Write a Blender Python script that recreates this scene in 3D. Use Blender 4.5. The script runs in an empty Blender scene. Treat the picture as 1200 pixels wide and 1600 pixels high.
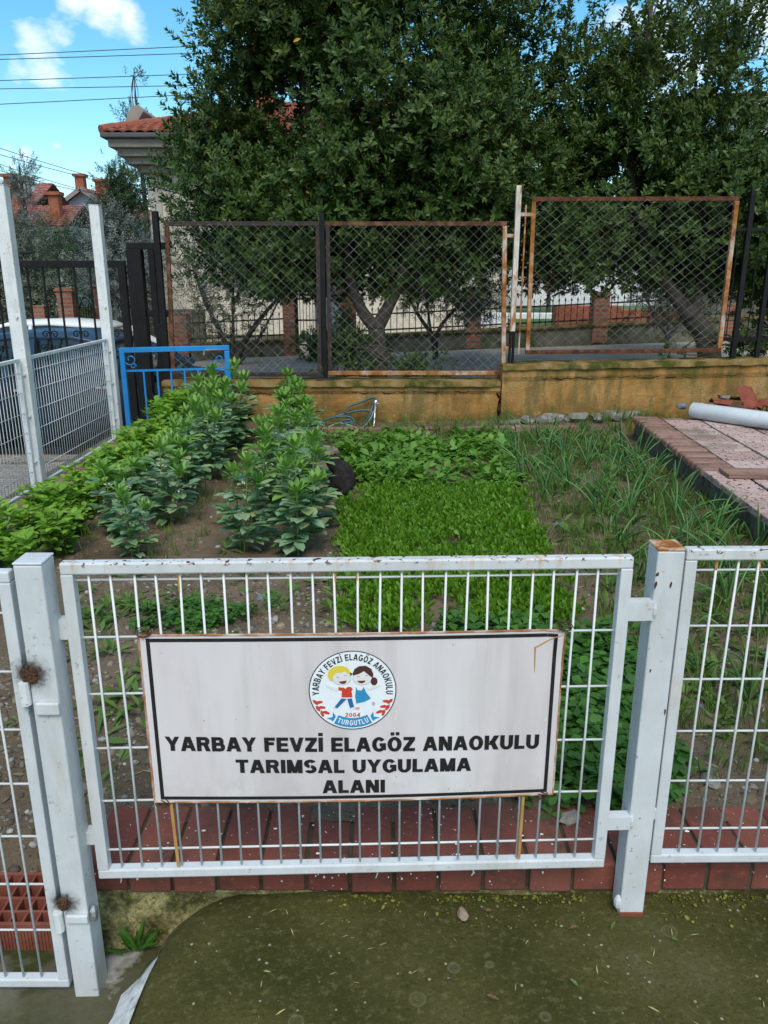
import bpy, bmesh, math, random
import numpy as np
from mathutils import Vector, Matrix, noise as mnoise

random.seed(11)
rng = np.random.default_rng(11)
SC = bpy.context.scene
COL = SC.collection
PI = math.pi
WP = {}


# ------------------------------------------------------------------ mesh builder
class MB:
    """Collects vertices and faces; build() links them as one mesh object."""

    def __init__(self, xf=None):
        self.v = []
        self.f = []
        self.xf = xf

    def add(self, vs, fs):
        b = len(self.v)
        if self.xf:
            vs = [self.xf(*p) for p in vs]
        self.v += [tuple(p) for p in vs]
        self.f += [tuple(i + b for i in f) for f in fs]

    def box(self, x0, x1, y0, y1, z0, z1):
        self.add([(x0, y0, z0), (x1, y0, z0), (x1, y1, z0), (x0, y1, z0),
                  (x0, y0, z1), (x1, y0, z1), (x1, y1, z1), (x0, y1, z1)],
                 [(0, 3, 2, 1), (4, 5, 6, 7), (0, 1, 5, 4), (1, 2, 6, 5), (2, 3, 7, 6), (3, 0, 4, 7)])

    def bar(self, p0, p1, w, h=None, up=(0, 0, 1)):
        h = w if h is None else h
        p0, p1 = Vector(p0), Vector(p1)
        d = (p1 - p0).normalized()
        u = Vector(up)
        if abs(d.dot(u)) > .98:
            u = Vector((0, 1, 0))
        s = d.cross(u).normalized()
        t = s.cross(d).normalized()
        q = []
        for p in (p0, p1):
            for a, b in ((-1, -1), (1, -1), (1, 1), (-1, 1)):
                q.append(p + s * (a * w / 2) + t * (b * h / 2))
        self.add(q, [(3, 2, 1, 0), (4, 5, 6, 7), (0, 1, 5, 4), (1, 2, 6, 5), (2, 3, 7, 6), (3, 0, 4, 7)])

    def tube(self, pts, r, n=6, cap=True):
        pts = [Vector(p) for p in pts]
        m = len(pts)
        rr = r if isinstance(r, (list, tuple)) else [r] * m
        vs, fs = [], []
        ref = None
        for i, p in enumerate(pts):
            d = (pts[min(i + 1, m - 1)] - pts[max(i - 1, 0)])
            d = d.normalized() if d.length > 1e-9 else Vector((0, 0, 1))
            if ref is None:
                ref = Vector((0, 0, 1)) if abs(d.z) < .9 else Vector((1, 0, 0))
            s = d.cross(ref)
            if s.length < 1e-4:
                s = d.cross(Vector((0, 1, 0)))
            s.normalize()
            t = s.cross(d).normalized()
            ref = t
            for k in range(n):
                a = 2 * PI * k / n
                vs.append(p + (s * math.cos(a) + t * math.sin(a)) * rr[i])
        for i in range(m - 1):
            for k in range(n):
                k2 = (k + 1) % n
                fs.append((i * n + k, i * n + k2, (i + 1) * n + k2, (i + 1) * n + k))
        if cap:
            fs.append(tuple(range(n - 1, -1, -1)))
            fs.append(tuple(range((m - 1) * n, m * n)))
        self.add(vs, fs)

    def loft(self, rings, cap=True):
        n = len(rings[0])
        vs = [p for r in rings for p in r]
        fs = []
        for i in range(len(rings) - 1):
            for k in range(n):
                k2 = (k + 1) % n
                fs.append((i * n + k, i * n + k2, (i + 1) * n + k2, (i + 1) * n + k))
        if cap:
            fs.append(tuple(range(n - 1, -1, -1)))
            fs.append(tuple(range((len(rings) - 1) * n, len(rings) * n)))
        self.add(vs, fs)

    def prism(self, poly, z0, z1, fn=None):
        """Extrude a 2-D outline between z0 and z1; fn maps (a, b, c) to a point."""
        fn = fn or (lambda a, b, c: (a, b, c))
        n = len(poly)
        vs = [fn(a, b, z0) for a, b in poly] + [fn(a, b, z1) for a, b in poly]
        fs = [tuple(range(n - 1, -1, -1)), tuple(range(n, 2 * n))]
        fs += [(i, (i + 1) % n, n + (i + 1) % n, n + i) for i in range(n)]
        self.add(vs, fs)

    def poly(self, pts):
        self.add(pts, [tuple(range(len(pts)))])

    def ball(self, c, rx, ry=None, rz=None, nu=10, nv=7):
        ry = rx if ry is None else ry
        rz = rx if rz is None else rz
        rings = []
        for j in range(nv + 1):
            a = -PI / 2 + PI * (j + .001) / (nv + .002)
            rings.append([(c[0] + rx * math.cos(a) * math.cos(2 * PI * k / nu),
                           c[1] + ry * math.cos(a) * math.sin(2 * PI * k / nu),
                           c[2] + rz * math.sin(a)) for k in range(nu)])
        self.loft(rings)

    def build(self, name, mat, parent=None, smooth=False, bevel=0, origin=None, fix=True, segs=2):
        if parent is not None:
            o0 = WP[parent.name]
        else:
            o0 = Vector(origin) if origin is not None else Vector((0, 0, 0))
        me = bpy.data.meshes.new(name)
        me.from_pydata([(p[0] - o0.x, p[1] - o0.y, p[2] - o0.z) for p in self.v], [], self.f)
        if fix:
            bm = bmesh.new()
            bm.from_mesh(me)
            bmesh.ops.recalc_face_normals(bm, faces=bm.faces)
            bm.to_mesh(me)
            bm.free()
        return link(name, me, mat, parent, o0, smooth, bevel, segs)


def link(name, me, mat, parent, o0, smooth=False, bevel=0, segs=2):
    me.materials.append(mat)
    if smooth:
        me.polygons.foreach_set('use_smooth', [True] * len(me.polygons))
    o = bpy.data.objects.new(name, me)
    COL.objects.link(o)
    if parent is not None:
        o.parent = parent
    else:
        o.location = o0
    WP[o.name] = Vector(o0)
    if bevel:
        b = o.modifiers.new('bevel', 'BEVEL')
        b.width = bevel
        b.segments = segs
        b.limit_method = 'ANGLE'
        b.angle_limit = math.radians(40)
    return o


def np_mesh(name, V, F, mat, parent=None, origin=(0, 0, 0), smooth=False):
    """V (n,3) vertices, F (m,k) faces, quick path for masses of leaves."""
    o0 = WP[parent.name] if parent is not None else Vector(origin)
    V = V - np.array(o0[:])
    me = bpy.data.meshes.new(name)
    k = F.shape[1]
    me.vertices.add(len(V))
    me.vertices.foreach_set('co', V.astype(np.float32).ravel())
    me.loops.add(F.size)
    me.loops.foreach_set('vertex_index', F.astype(np.int32).ravel())
    me.polygons.add(len(F))
    me.polygons.foreach_set('loop_start', np.arange(0, F.size, k, dtype=np.int32))
    me.polygons.foreach_set('loop_total', np.full(len(F), k, dtype=np.int32))
    me.update(calc_edges=True)
    me.validate()
    return link(name, me, mat, parent, o0, smooth)


def tag(o, label=None, cat=None, group=None, kind=None):
    if label:
        o['label'] = label
    if cat:
        o['category'] = cat
    if group:
        o['group'] = group
    if kind:
        o['kind'] = kind
    return o


def thing(name, label, cat, loc=(0, 0, 0), group=None):
    o = bpy.data.objects.new(name, None)
    COL.objects.link(o)
    o.location = loc
    o.empty_display_size = .1
    WP[o.name] = Vector(loc)
    return tag(o, label, cat, group)


def dup(root, loc, rz=0, s=1, label=None, group=None, tilt=(0, 0)):
    def rec(o, parent):
        c = o.copy()
        COL.objects.link(c)
        if parent is not None:
            c.parent = parent
        WP[c.name] = Vector(loc)
        for ch in o.children:
            rec(ch, c)
        return c
    r = rec(root, None)
    r.location = loc
    r.rotation_euler = (tilt[0], tilt[1], rz)
    r.scale = (s, s, s)
    if label:
        r['label'] = label
    if group:
        r['group'] = group
    return r


# ------------------------------------------------------------------ materials
def smooth_path(pts, sub=6):
    out = []
    n = len(pts)
    for i in range(n - 1):
        p0, p1, p2, p3 = pts[max(0, i - 1)], pts[i], pts[i + 1], pts[min(n - 1, i + 2)]
        for k in range(sub):
            t_ = k / sub
            out.append(.5 * ((2 * p1) + (p2 - p0) * t_ + (2 * p0 - 5 * p1 + 4 * p2 - p3) * t_ ** 2 + (3 * p1 - p0 - 3 * p2 + p3) * t_ ** 3))
    out.append(pts[-1])
    return out


class NT:
    def __init__(self, name):
        self.m = bpy.data.materials.new(name)
        self.m.use_nodes = True
        self.t = self.m.node_tree
        self.b = self.t.nodes['Principled BSDF']
        self.out = self.t.nodes['Material Output']
        self._pos = None

    def n(self, typ, **kw):
        nd = self.t.nodes.new(typ)
        for k, v in kw.items():
            setattr(nd, k, v)
        return nd

    def l(self, a, b):
        self.t.links.new(a, b)

    def pos(self, stretch=None, coord='Position'):
        if coord == 'Position':
            p = self.n('ShaderNodeNewGeometry').outputs['Position']
        else:
            p = self.n('ShaderNodeTexCoord').outputs[coord]
        if stretch:
            mp = self.n('ShaderNodeMapping')
            mp.inputs['Scale'].default_value = stretch
            self.l(p, mp.inputs['Vector'])
            p = mp.outputs['Vector']
        return p

    def noise(self, scale, detail=4, rough=.6, stretch=None, coord='Position', dist=0):
        nd = self.n('ShaderNodeTexNoise')
        nd.inputs['Scale'].default_value = scale
        nd.inputs['Detail'].default_value = detail
        nd.inputs['Roughness'].default_value = rough
        nd.inputs['Distortion'].default_value = dist
        self.l(self.pos(stretch, coord), nd.inputs['Vector'])
        return nd.outputs['Fac']

    def voro(self, scale, feature='F1', out='Distance', stretch=None, coord='Position'):
        nd = self.n('ShaderNodeTexVoronoi', feature=feature)
        nd.inputs['Scale'].default_value = scale
        self.l(self.pos(stretch, coord), nd.inputs['Vector'])
        return nd.outputs[out]

    def ramp(self, fac, stops, interp='LINEAR'):
        r = self.n('ShaderNodeValToRGB')
        r.color_ramp.interpolation = interp
        el = r.color_ramp.elements
        while len(el) < len(stops):
            el.new(.5)
        for e, (p, c) in zip(el, stops):
            e.position = p
            e.color = (c, c, c, 1) if isinstance(c, (int, float)) else (*c, 1)
        self.l(fac, r.inputs['Fac'])
        return r.outputs['Color']

    def mix(self, fac, a, b, mode='MIX'):
        m = self.n('ShaderNodeMix', data_type='RGBA', blend_type=mode)
        for sock, val in ((m.inputs[0], fac), (m.inputs[6], a), (m.inputs[7], b)):
            if isinstance(val, (int, float)):
                sock.default_value = val
            elif isinstance(val, tuple):
                sock.default_value = (*val, 1)
            else:
                self.l(val, sock)
        return m.outputs[2]

    def math(self, op, a, b=0.):
        m = self.n('ShaderNodeMath', operation=op)
        for sock, val in ((m.inputs[0], a), (m.inputs[1], b)):
            if isinstance(val, (int, float)):
                sock.default_value = val
            else:
                self.l(val, sock)
        return m.outputs[0]

    def zmask(self, z0, z1):
        """0 at height z0, 1 at z1 (world)."""
        s = self.n('ShaderNodeSeparateXYZ')
        self.l(self.pos(), s.inputs[0])
        mr = self.n('ShaderNodeMapRange')
        mr.inputs['From Min'].default_value = z0
        mr.inputs['From Max'].default_value = z1
        self.l(s.outputs['Z'], mr.inputs['Value'])
        return mr.outputs[0]

    def bump(self, h, strength=.3, dist=.01):
        b = self.n('ShaderNodeBump')
        b.inputs['Strength'].default_value = strength
        b.inputs['Distance'].default_value = dist
        self.l(h, b.inputs['Height'])
        self.l(b.outputs['Normal'], self.b.inputs['Normal'])

    def col(self, c):
        if isinstance(c, tuple):
            self.b.inputs['Base Color'].default_value = (*c, 1)
        else:
            self.l(c, self.b.inputs['Base Color'])

    def set(self, rough=.6, spec=.4, metal=0.):
        self.b.inputs['Roughness'].default_value = rough
        self.b.inputs['Specular IOR Level'].default_value = spec
        self.b.inputs['Metallic'].default_value = metal
        return self.m


def pmat(name, cols, scale=6, rough=.7, spec=.3, bump=.2, bscale=40, bdist=.005, metal=0, stains=(), detail=5, coord='Position'):
    """Mottled surface: ramp over noise, then stains (colour, scale, low, high, stretch)."""
    k = NT(name)
    n = len(cols)
    c = k.ramp(k.noise(scale, detail, coord=coord), [(.3 + .4 * i / max(1, n - 1), cc) for i, cc in enumerate(cols)])
    for s in stains:
        col, sc, lo, hi = s[:4]
        st = s[4] if len(s) > 4 else None
        mk = k.ramp(k.noise(sc, 5, .65, st, coord), [(lo, 0.), (hi, 1.)])
        if len(s) > 5:
            mk = k.math('MULTIPLY', mk, k.zmask(*s[5]))
        c = k.mix(mk, c, col)
    k.col(c)
    if bump:
        k.bump(k.noise(bscale, 4, coord=coord), bump, bdist)
    return k.set(rough, spec, metal)


def leafmat(name, cols, rough=.45, spec=.45, trans=.25, tcol=None, nscale=3.):
    k = NT(name)
    g = k.n('ShaderNodeNewGeometry')
    f = k.math('ADD', k.math('MULTIPLY', g.outputs['Random Per Island'], .65), k.math('MULTIPLY', k.noise(nscale, 2), .35))
    n = len(cols)
    c = k.ramp(f, [(.12 + .76 * i / max(1, n - 1), cc) for i, cc in enumerate(cols)])
    k.col(c)
    k.set(rough, spec)
    if trans:
        t = k.n('ShaderNodeBsdfTranslucent')
        k.l(k.mix(1., c, tcol or (1.6, 1.7, .6), 'MULTIPLY'), t.inputs['Color'])
        ms = k.n('ShaderNodeMixShader')
        ms.inputs[0].default_value = trans
        k.l(k.b.outputs[0], ms.inputs[1])
        k.l(t.outputs[0], ms.inputs[2])
        k.l(ms.outputs[0], k.out.inputs['Surface'])
    return k.m


RUST = (.20, .065, .018)
RUSTD = (.07, .026, .014)


def white_paint(name, base, amount, topz=None, soot=(), edge=None):
    """Old white gloss paint, grey scuffs, rust flecks and rust runs."""
    k = NT(name)
    c = k.ramp(k.noise(9, 5), [(.3, tuple(x * .86 for x in base)), (.65, base)])
    c = k.mix(k.ramp(k.noise(26, 6, .7, (3, 3, .6)), [(.60, 0.), (.74, .45)]), c, (.42, .44, .46))
    c = k.mix(k.ramp(k.noise(5.5, 6, .72, (1.6, 1.6, .5)), [(.50, 0.), (.70, .42)]), c, (.40, .40, .36))
    run = k.ramp(k.noise(34, 4, .6, (1, 1, .16)), [(.56, 0.), (.74, 1.)])
    if topz:
        run = k.math('MULTIPLY', run, k.zmask(*topz))
    c = k.mix(k.math('MULTIPLY', run, amount), c, (.50, .25, .07))
    fl = k.ramp(k.noise(58, 3, .55), [(.66 - .03 * amount, 0.), (.70 - .03 * amount, 1.)])
    if edge:
        fl = k.math('MULTIPLY', k.ramp(k.noise(62, 4, .62, (1, 1, 1.6)), [(.575, 0.), (.625, 1.)]), k.zmask(*edge))
    c = k.mix(k.math('MULTIPLY', fl, min(1., amount * 1.2)), c, RUSTD)
    for (sx, sy, sz, sr) in soot:
        vm = k.n('ShaderNodeVectorMath', operation='DISTANCE')
        k.l(k.pos(), vm.inputs[0])
        vm.inputs[1].default_value = (sx, sy, sz)
        dd = k.math('ADD', vm.outputs['Value'], k.math('MULTIPLY', k.noise(85, 4, .7), sr * .9))
        c = k.mix(k.ramp(k.math('MULTIPLY', dd, 1 / (sr * 2.2)), [(.42, .97), (.50, .75), (.60, .28), (.80, 0.)]), c, (.035, .022, .016))
    k.col(c)
    k.bump(k.noise(70, 4), .12, .002)
    return k.set(.42, .45)


M = {}
M['white'] = white_paint('white_gate_paint', (.60, .615, .63), .25)
M['white_gate'] = white_paint('scorched_gate_paint', (.60, .615, .63), .25, None, ((-.783, 1.56, .752, .042), (-.783, 1.56, .128, .038)))
M['white_top'] = white_paint('white_rusty_paint', (.61, .615, .62), .9, (.962, .992), (), (.984, .993))
M['white_streak'] = white_paint('white_rust_streaked_paint', (.61, .615, .62), 1.25, (.965, .995), (), (.990, .999))
M['white_post'] = white_paint('white_post_paint', (.60, .612, .628), .35, (.9, 1.02))
M['white_fence'] = white_paint('white_far_paint', (.70, .71, .71), .45)
M['white_wire'] = pmat('white_wire_paint', [(.58, .58, .57), (.68, .68, .68)], 20, .45, .4, 0, stains=[((.30, .15, .07), 24, .66, .74)])
M['rusty_wire'] = pmat('rusty_wire', [(.40, .20, .06), (.52, .30, .10)], 30, .7, .3, 0)
M['rust_cap'] = pmat('rusted_cap', [(.16, .055, .018), (.34, .13, .03), (.62, .56, .50)], 30, .8, .2, .4, 80, .003)
M['burn'] = pmat('burnt_weld', [(.03, .016, .010), (.10, .05, .025)], 60, .8, .3, .8, 90, .004)
M['rust_frame'] = pmat('rusted_frame_paint', [(.10, .035, .014), (.34, .13, .035), (.50, .38, .28)], 7, .8, .2, .3, 60, .003, stains=[((.50, .42, .36), 5, .53, .64, (1, 1, .5)), ((.40, .16, .035), 9, .54, .66, (1, 1, .4))])
M['dark_frame'] = pmat('dark_frame_paint', [(.018, .016, .017), (.05, .028, .022)], 9, .6, .3, .2, 60, .003, stains=[((.12, .05, .02), 10, .6, .68)])
M['rust_top'] = pmat('rusted_top_rail', [(.05, .018, .010), (.16, .055, .02)], 12, .8, .2, .3, 60, .003)
M['pale_post'] = pmat('pale_rusty_post', [(.46, .40, .36), (.66, .58, .52)], 8, .7, .3, .2, 60, .003, stains=[((.33, .13, .035), 7, .54, .62, (1, 1, .35))])
M['black'] = pmat('black_iron', [(.006, .006, .006), (.014, .013, .013)], 9, .55, .18, .1, 60, .002)
M['chain'] = pmat('chain_link_wire', [(.11, .10, .09), (.22, .21, .20), (.42, .41, .39)], 5, .55, .4, 0, metal=.3)
M['rust_brown'] = pmat('dark_rust_paint', [(.035, .020, .015), (.10, .04, .018), (.20, .10, .06)], 12, .8, .2, .3, 60, .003)
M['blue'] = pmat('blue_gate_paint', [(.006, .17, .45), (.012, .24, .58)], 8, .4, .5, .1, 60, .002)
M['text'] = pmat('black_lettering', [(.012, .011, .012), (.022, .02, .022)], 40, .55, .3, 0)


def mat_sign():
    k = NT('sign_sheet')
    c = k.ramp(k.noise(3.2, 4, stretch=(1.6, 1, .35)), [(.32, (.585, .52, .525)), (.5, (.655, .60, .605)), (.7, (.70, .665, .67))])
    c = k.mix(k.ramp(k.noise(60, 3, .7, (1, 1, .5)), [(.67, 0.), (.74, .8)]), c, (.74, .73, .74))
    c = k.mix(k.ramp(k.noise(80, 3, .6), [(.715, 0.), (.74, .9)]), c, (.22, .17, .15))
    c = k.mix(k.ramp(k.noise(16, 4, .6, (1, 1, .10)), [(.52, 0.), (.72, .35)]), c, (.40, .36, .33))
    c = k.mix(k.math('MULTIPLY', k.ramp(k.noise(9, 5, .7), [(.44, 0.), (.66, .55)]), k.zmask(.50, .39)), c, (.44, .40, .36))
    k.col(c)
    k.bump(k.noise(5, 3), .16, .012)
    return k.set(.38, .45)


M['sign'] = mat_sign()
M['sign_rust'] = pmat('sign_rusty_rim', [(.62, .48, .42), (.36, .17, .08), (.20, .07, .02)], 16, .8, .2, .2)


def mat_soil():
    k = NT('garden_soil')
    c = k.ramp(k.noise(2.2, 6, .65), [(.30, (.095, .067, .043)), (.5, (.165, .121, .082)), (.72, (.225, .176, .128))])
    c = k.mix(k.ramp(k.noise(1.1, 4), [(.52, 0.), (.68, .55)]), c, (.045, .052, .018))
    vd = k.voro(95)
    vc = k.voro(95, out='Color')
    sp = k.n('ShaderNodeSeparateColor')
    k.l(vc, sp.inputs[0])
    big = k.math('MULTIPLY', k.math('GREATER_THAN', sp.outputs[0], .70), k.ramp(k.noise(3.5, 3), [(.42, .15), (.60, .9)]))
    st = k.math('MULTIPLY', k.ramp(vd, [(.30, 1.), (.42, 0.)]), big)
    sc = k.ramp(sp.outputs[1], [(.1, (.075, .060, .048)), (.5, (.17, .145, .115)), (.93, (.34, .31, .26))])
    c = k.mix(st, c, sc)
    k.col(c)
    h = k.math('ADD', k.math('MULTIPLY', st, .8), k.noise(34, 6, .7))
    k.bump(h, .9, .018)
    return k.set(.95, .12)


M['soil'] = mat_soil()


def mat_slab():
    k = NT('mossy_concrete')
    c = k.ramp(k.noise(2.1, 8, .64), [(.30, (.031, .031, .007)), (.44, (.050, .049, .012)), (.56, (.072, .067, .020)), (.68, (.094, .086, .035)), (.80, (.115, .108, .058))])
    c = k.mix(k.ramp(k.noise(2.3, 4, stretch=(1, 2, 1)), [(.56, 0.), (.72, .6)]), c, (.030, .036, .006))
    c = k.mix(k.ramp(k.noise(3.1, 3), [(.64, 0.), (.76, .45)]), c, (.085, .040, .018))
    c = k.mix(k.ramp(k.noise(46, 5, .75), [(.52, 0.), (.70, .75)]), c, (.150, .138, .060))
    c = k.mix(k.ramp(k.noise(30, 5, .75), [(.28, .6), (.40, 0.)]), c, (.020, .021, .006))
    c = k.mix(k.ramp(k.noise(130, 4, .7), [(.38, .45), (.46, 0.)]), c, (.022, .022, .006))
    rc = k.n('ShaderNodeSeparateColor')
    k.l(k.voro(11, out='Color'), rc.inputs[0])
    ring = k.math('MULTIPLY', k.ramp(k.voro(11), [(.10, .25), (.17, .35), (.20, 1.), (.235, 0.)]), k.math('GREATER_THAN', rc.outputs[0], .80))
    c = k.mix(k.math('MULTIPLY', ring, .40), c, (.20, .185, .11))
    vd = k.voro(46)
    vc = k.n('ShaderNodeSeparateColor')
    k.l(k.voro(46, out='Color'), vc.inputs[0])
    m = k.math('MULTIPLY', k.ramp(vd, [(.13, 1.), (.2, 0.)]), k.math('GREATER_THAN', vc.outputs[0], .86))
    c = k.mix(m, c, (.30, .28, .20))
    sl_ = k.math('MULTIPLY', k.zmask(-.004, -.060), k.ramp(k.noise(9, 5, .7), [(.30, .35), (.60, 1.)]))
    c = k.mix(sl_, c, k.ramp(k.noise(26, 5, .7), [(.34, (.040, .040, .012)), (.5, (.115, .105, .045)), (.66, (.21, .185, .095))]))
    k.col(c)
    k.bump(k.math('ADD', k.noise(60, 6, .75), k.noise(7, 4)), .8, .008)
    return k.set(.85, .12)


M['slab'] = mat_slab()


def mat_mosswall():
    k = NT('lichen_concrete')
    c = k.ramp(k.noise(5, 5, .65), [(.3, (.045, .045, .012)), (.46, (.095, .088, .030)), (.60, (.19, .16, .075)), (.74, (.30, .25, .13))])
    c = k.mix(k.ramp(k.noise(95, 4, .7), [(.52, 0.), (.62, .85)]), c, (.40, .38, .15))
    sx = k.n('ShaderNodeSeparateXYZ')
    k.l(k.pos(), sx.inputs[0])
    mr = k.n('ShaderNodeMapRange')
    mr.inputs['From Min'].default_value = -.16
    mr.inputs['From Max'].default_value = -.46
    k.l(sx.outputs['X'], mr.inputs['Value'])
    pale = k.math('MULTIPLY', k.ramp(k.noise(7, 4, .65), [(.40, 0.), (.55, .9)]), mr.outputs[0])
    c = k.mix(k.ramp(k.noise(3, 3), [(.44, .85), (.56, 0.)]), c, (.040, .042, .012))
    c = k.mix(k.math('MULTIPLY', pale, k.ramp(k.noise(80, 4, .7), [(.38, .25), (.60, 1.)])), c, (.46, .40, .19))
    k.col(c)
    k.bump(k.noise(70, 6, .75), .9, .008)
    return k.set(.95, .1)


M['mosswall'] = mat_mosswall()


def mat_brick(name, cols, paint=True, sc=14):
    k = NT(name)
    g = k.n('ShaderNodeNewGeometry')
    c = k.ramp(k.math('ADD', k.math('MULTIPLY', g.outputs['Random Per Island'], .6), k.math('MULTIPLY', k.noise(sc, 5, .7), .4)),
               [(.15, cols[0]), (.5, cols[1]), (.85, cols[2])])
    c = k.mix(k.ramp(k.noise(7, 5, .7), [(.50, 0.), (.68, .7)]), c, (.048, .036, .024))
    c = k.mix(k.ramp(k.noise(45, 5, .75), [(.56, 0.), (.72, .5)]), c, tuple(min(1, x * 1.9 + .03) for x in cols[1]))
    if paint:
        c = k.mix(k.ramp(k.noise(95, 2, .5), [(.715, 0.), (.735, 1.)]), c, (.62, .62, .62))
    k.col(c)
    k.bump(k.noise(80, 5, .7), .4, .004)
    return k.set(.8, .25)


M['brick'] = mat_brick('dark_red_paver', [(.135, .036, .026), (.180, .052, .036), (.215, .075, .052)])
M['brick_pale'] = mat_brick('weathered_paver', [(.185, .100, .078), (.245, .140, .108), (.30, .19, .15)], False)
M['mortar'] = pmat('mossy_mortar', [(.035, .036, .016), (.09, .085, .060)], 22, .95, .1, .6, 60)
M['paint_drop'] = pmat('white_paint_drops', [(.70, .70, .70), (.80, .80, .80)], 30, .5, .4, 0)
M['hollow'] = pmat('hollow_clay_block', [(.17, .050, .032), (.26, .085, .055)], 14, .85, .2, .3, 70)


def mat_wall():
    k = NT('ochre_render')
    c = k.ramp(k.noise(2.0, 6, .68), [(.28, (.21, .125, .045)), (.44, (.36, .175, .050)), (.56, (.40, .23, .085)), (.72, (.30, .225, .12))])
    c = k.mix(k.ramp(k.noise(4.5, 5, .7, (1.6, 1, .4)), [(.47, 0.), (.60, .75)]), c, (.150, .112, .040))
    c = k.mix(k.ramp(k.noise(17, 5, .7), [(.60, 0.), (.70, .6)]), c, (.55, .42, .26))
    c = k.mix(k.math('MULTIPLY', k.ramp(k.noise(3.4, 5, .7, (1, 1, .25)), [(.40, 0.), (.60, 1.)]), k.zmask(.38, .68)), c, (.085, .076, .016))
    c = k.mix(k.math('MULTIPLY', k.ramp(k.noise(4.4, 5, .7), [(.36, 0.), (.56, 1.)]), k.zmask(.36, .10)), c, (.11, .085, .022))
    k.col(c)
    k.bump(k.math('ADD', k.noise(11, 6, .7), k.noise(60, 4, .6)), .6, .016)
    return k.set(.92, .12)


M['wall'] = mat_wall()
M['coping'] = pmat('mossy_coping', [(.10, .070, .022), (.20, .125, .045), (.24, .18, .10)], 6, .95, .1, .6, 40, .01, stains=[((.050, .055, .012), 4, .44, .58)])
M['crack'] = pmat('dark_crack', [(.010, .008, .005), (.022, .016, .008)], 30, 1., 0, 0)
M['rubble'] = pmat('pale_rubble', [(.085, .076, .058), (.19, .175, .15), (.30, .285, .26)], 7, .9, .15, .6, 40, .008)
M['stone_tan'] = pmat('tan_stone', [(.20, .145, .095), (.33, .26, .185)], 20, .85, .2, .4, 60)
M['stone_grey'] = pmat('blue_grey_stone', [(.10, .115, .135), (.19, .205, .225)], 20, .8, .25, .4, 60)


def mat_pebble():
    k = NT('pebbles')
    g = k.n('ShaderNodeNewGeometry')
    k.col(k.ramp(g.outputs['Random Per Island'], [(.0, (.065, .050, .038)), (.35, (.125, .098, .072)), (.7, (.205, .175, .135)), (.9, (.17, .175, .175)), (1., (.44, .42, .37))]))
    k.bump(k.noise(90, 3), .3, .004)
    return k.set(.85, .25)


M['pebble'] = mat_pebble()


def mat_paver(name, c1, c2, mort, sc, bw=.5, rh=.25, off=.5, coord='Position', bump=.6):
    k = NT(name)
    b = k.n('ShaderNodeTexBrick')
    b.offset = off
    b.inputs['Scale'].default_value = sc
    b.inputs['Mortar Size'].default_value = .018
    b.inputs['Brick Width'].default_value = bw
    b.inputs['Row Height'].default_value = rh
    b.inputs['Color1'].default_value = (*c1, 1)
    b.inputs['Color2'].default_value = (*c2, 1)
    b.inputs['Mortar'].default_value = (*mort, 1)
    k.l(k.pos(None, coord), b.inputs['Vector'])
    c = k.mix(k.ramp(k.noise(2.2, 5), [(.42, 0.), (.7, .5)]), b.outputs['Color'], tuple(x * .6 for x in c1))
    k.col(c)
    k.bump(k.math('ADD', k.math('MULTIPLY', b.outputs['Fac'], -1.), k.math('MULTIPLY', k.noise(40, 5), .4)), bump, .01)
    return k.set(.88, .2)


M['street'] = mat_paver('interlocking_pavers', (.34, .30, .25), (.42, .375, .32), (.07, .068, .055), 2.6)
M['yard'] = mat_paver('yard_pavers', (.25, .235, .21), (.33, .31, .28), (.10, .095, .08), 3.2)


def mat_slabtile():
    """Pink-grey paving slab with small dark relief ticks."""
    k = NT('pink_paving_slab')
    g = k.n('ShaderNodeNewGeometry')
    c = k.ramp(k.math('ADD', k.math('MULTIPLY', g.outputs['Random Per Island'], .6), k.math('MULTIPLY', k.noise(2.2, 5), .4)),
               [(.2, (.33, .225, .20)), (.45, (.45, .31, .28)), (.8, (.50, .38, .345))])
    t = k.ramp(k.noise(40, 2, .5, (1, .5, 1), dist=1.2), [(.57, 0.), (.62, .95)])
    c = k.mix(t, c, (.12, .075, .062))
    c = k.mix(k.ramp(k.noise(1.6, 5), [(.5, 0.), (.66, .75)]), c, (.155, .128, .092))
    k.col(c)
    k.bump(k.math('ADD', t, k.noise(70, 4)), .4, .006)
    return k.set(.85, .2)


M['slabtile'] = mat_slabtile()
M['conc'] = pmat('grey_concrete', [(.095, .088, .07), (.17, .16, .135)], 6, .95, .1, .5, 40, .008, stains=[((.055, .060, .028), 5, .52, .66)])
M['pvc'] = pmat('pale_plastic_pipe', [(.50, .54, .57), (.60, .64, .66)], 6, .35, .45, .05, 40)
M['tile'] = pmat('broken_roof_tile', [(.15, .038, .024), (.27, .075, .045)], 9, .8, .2, .3, 50)
M['tile_dark'] = pmat('sooty_roof_tile', [(.06, .030, .022), (.12, .05, .035)], 9, .85, .2, .3, 50)
M['hose'] = pmat('green_garden_hose', [(.030, .075, .085), (.055, .115, .125)], 12, .45, .45, 0)
M['hose_pale'] = pmat('pale_hose', [(.34, .35, .24), (.42, .43, .32)], 12, .5, .4, 0)
M['chrome'] = pmat('steel_fitting', [(.45, .45, .45), (.62, .62, .62)], 30, .3, .5, 0, metal=.8)
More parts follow.
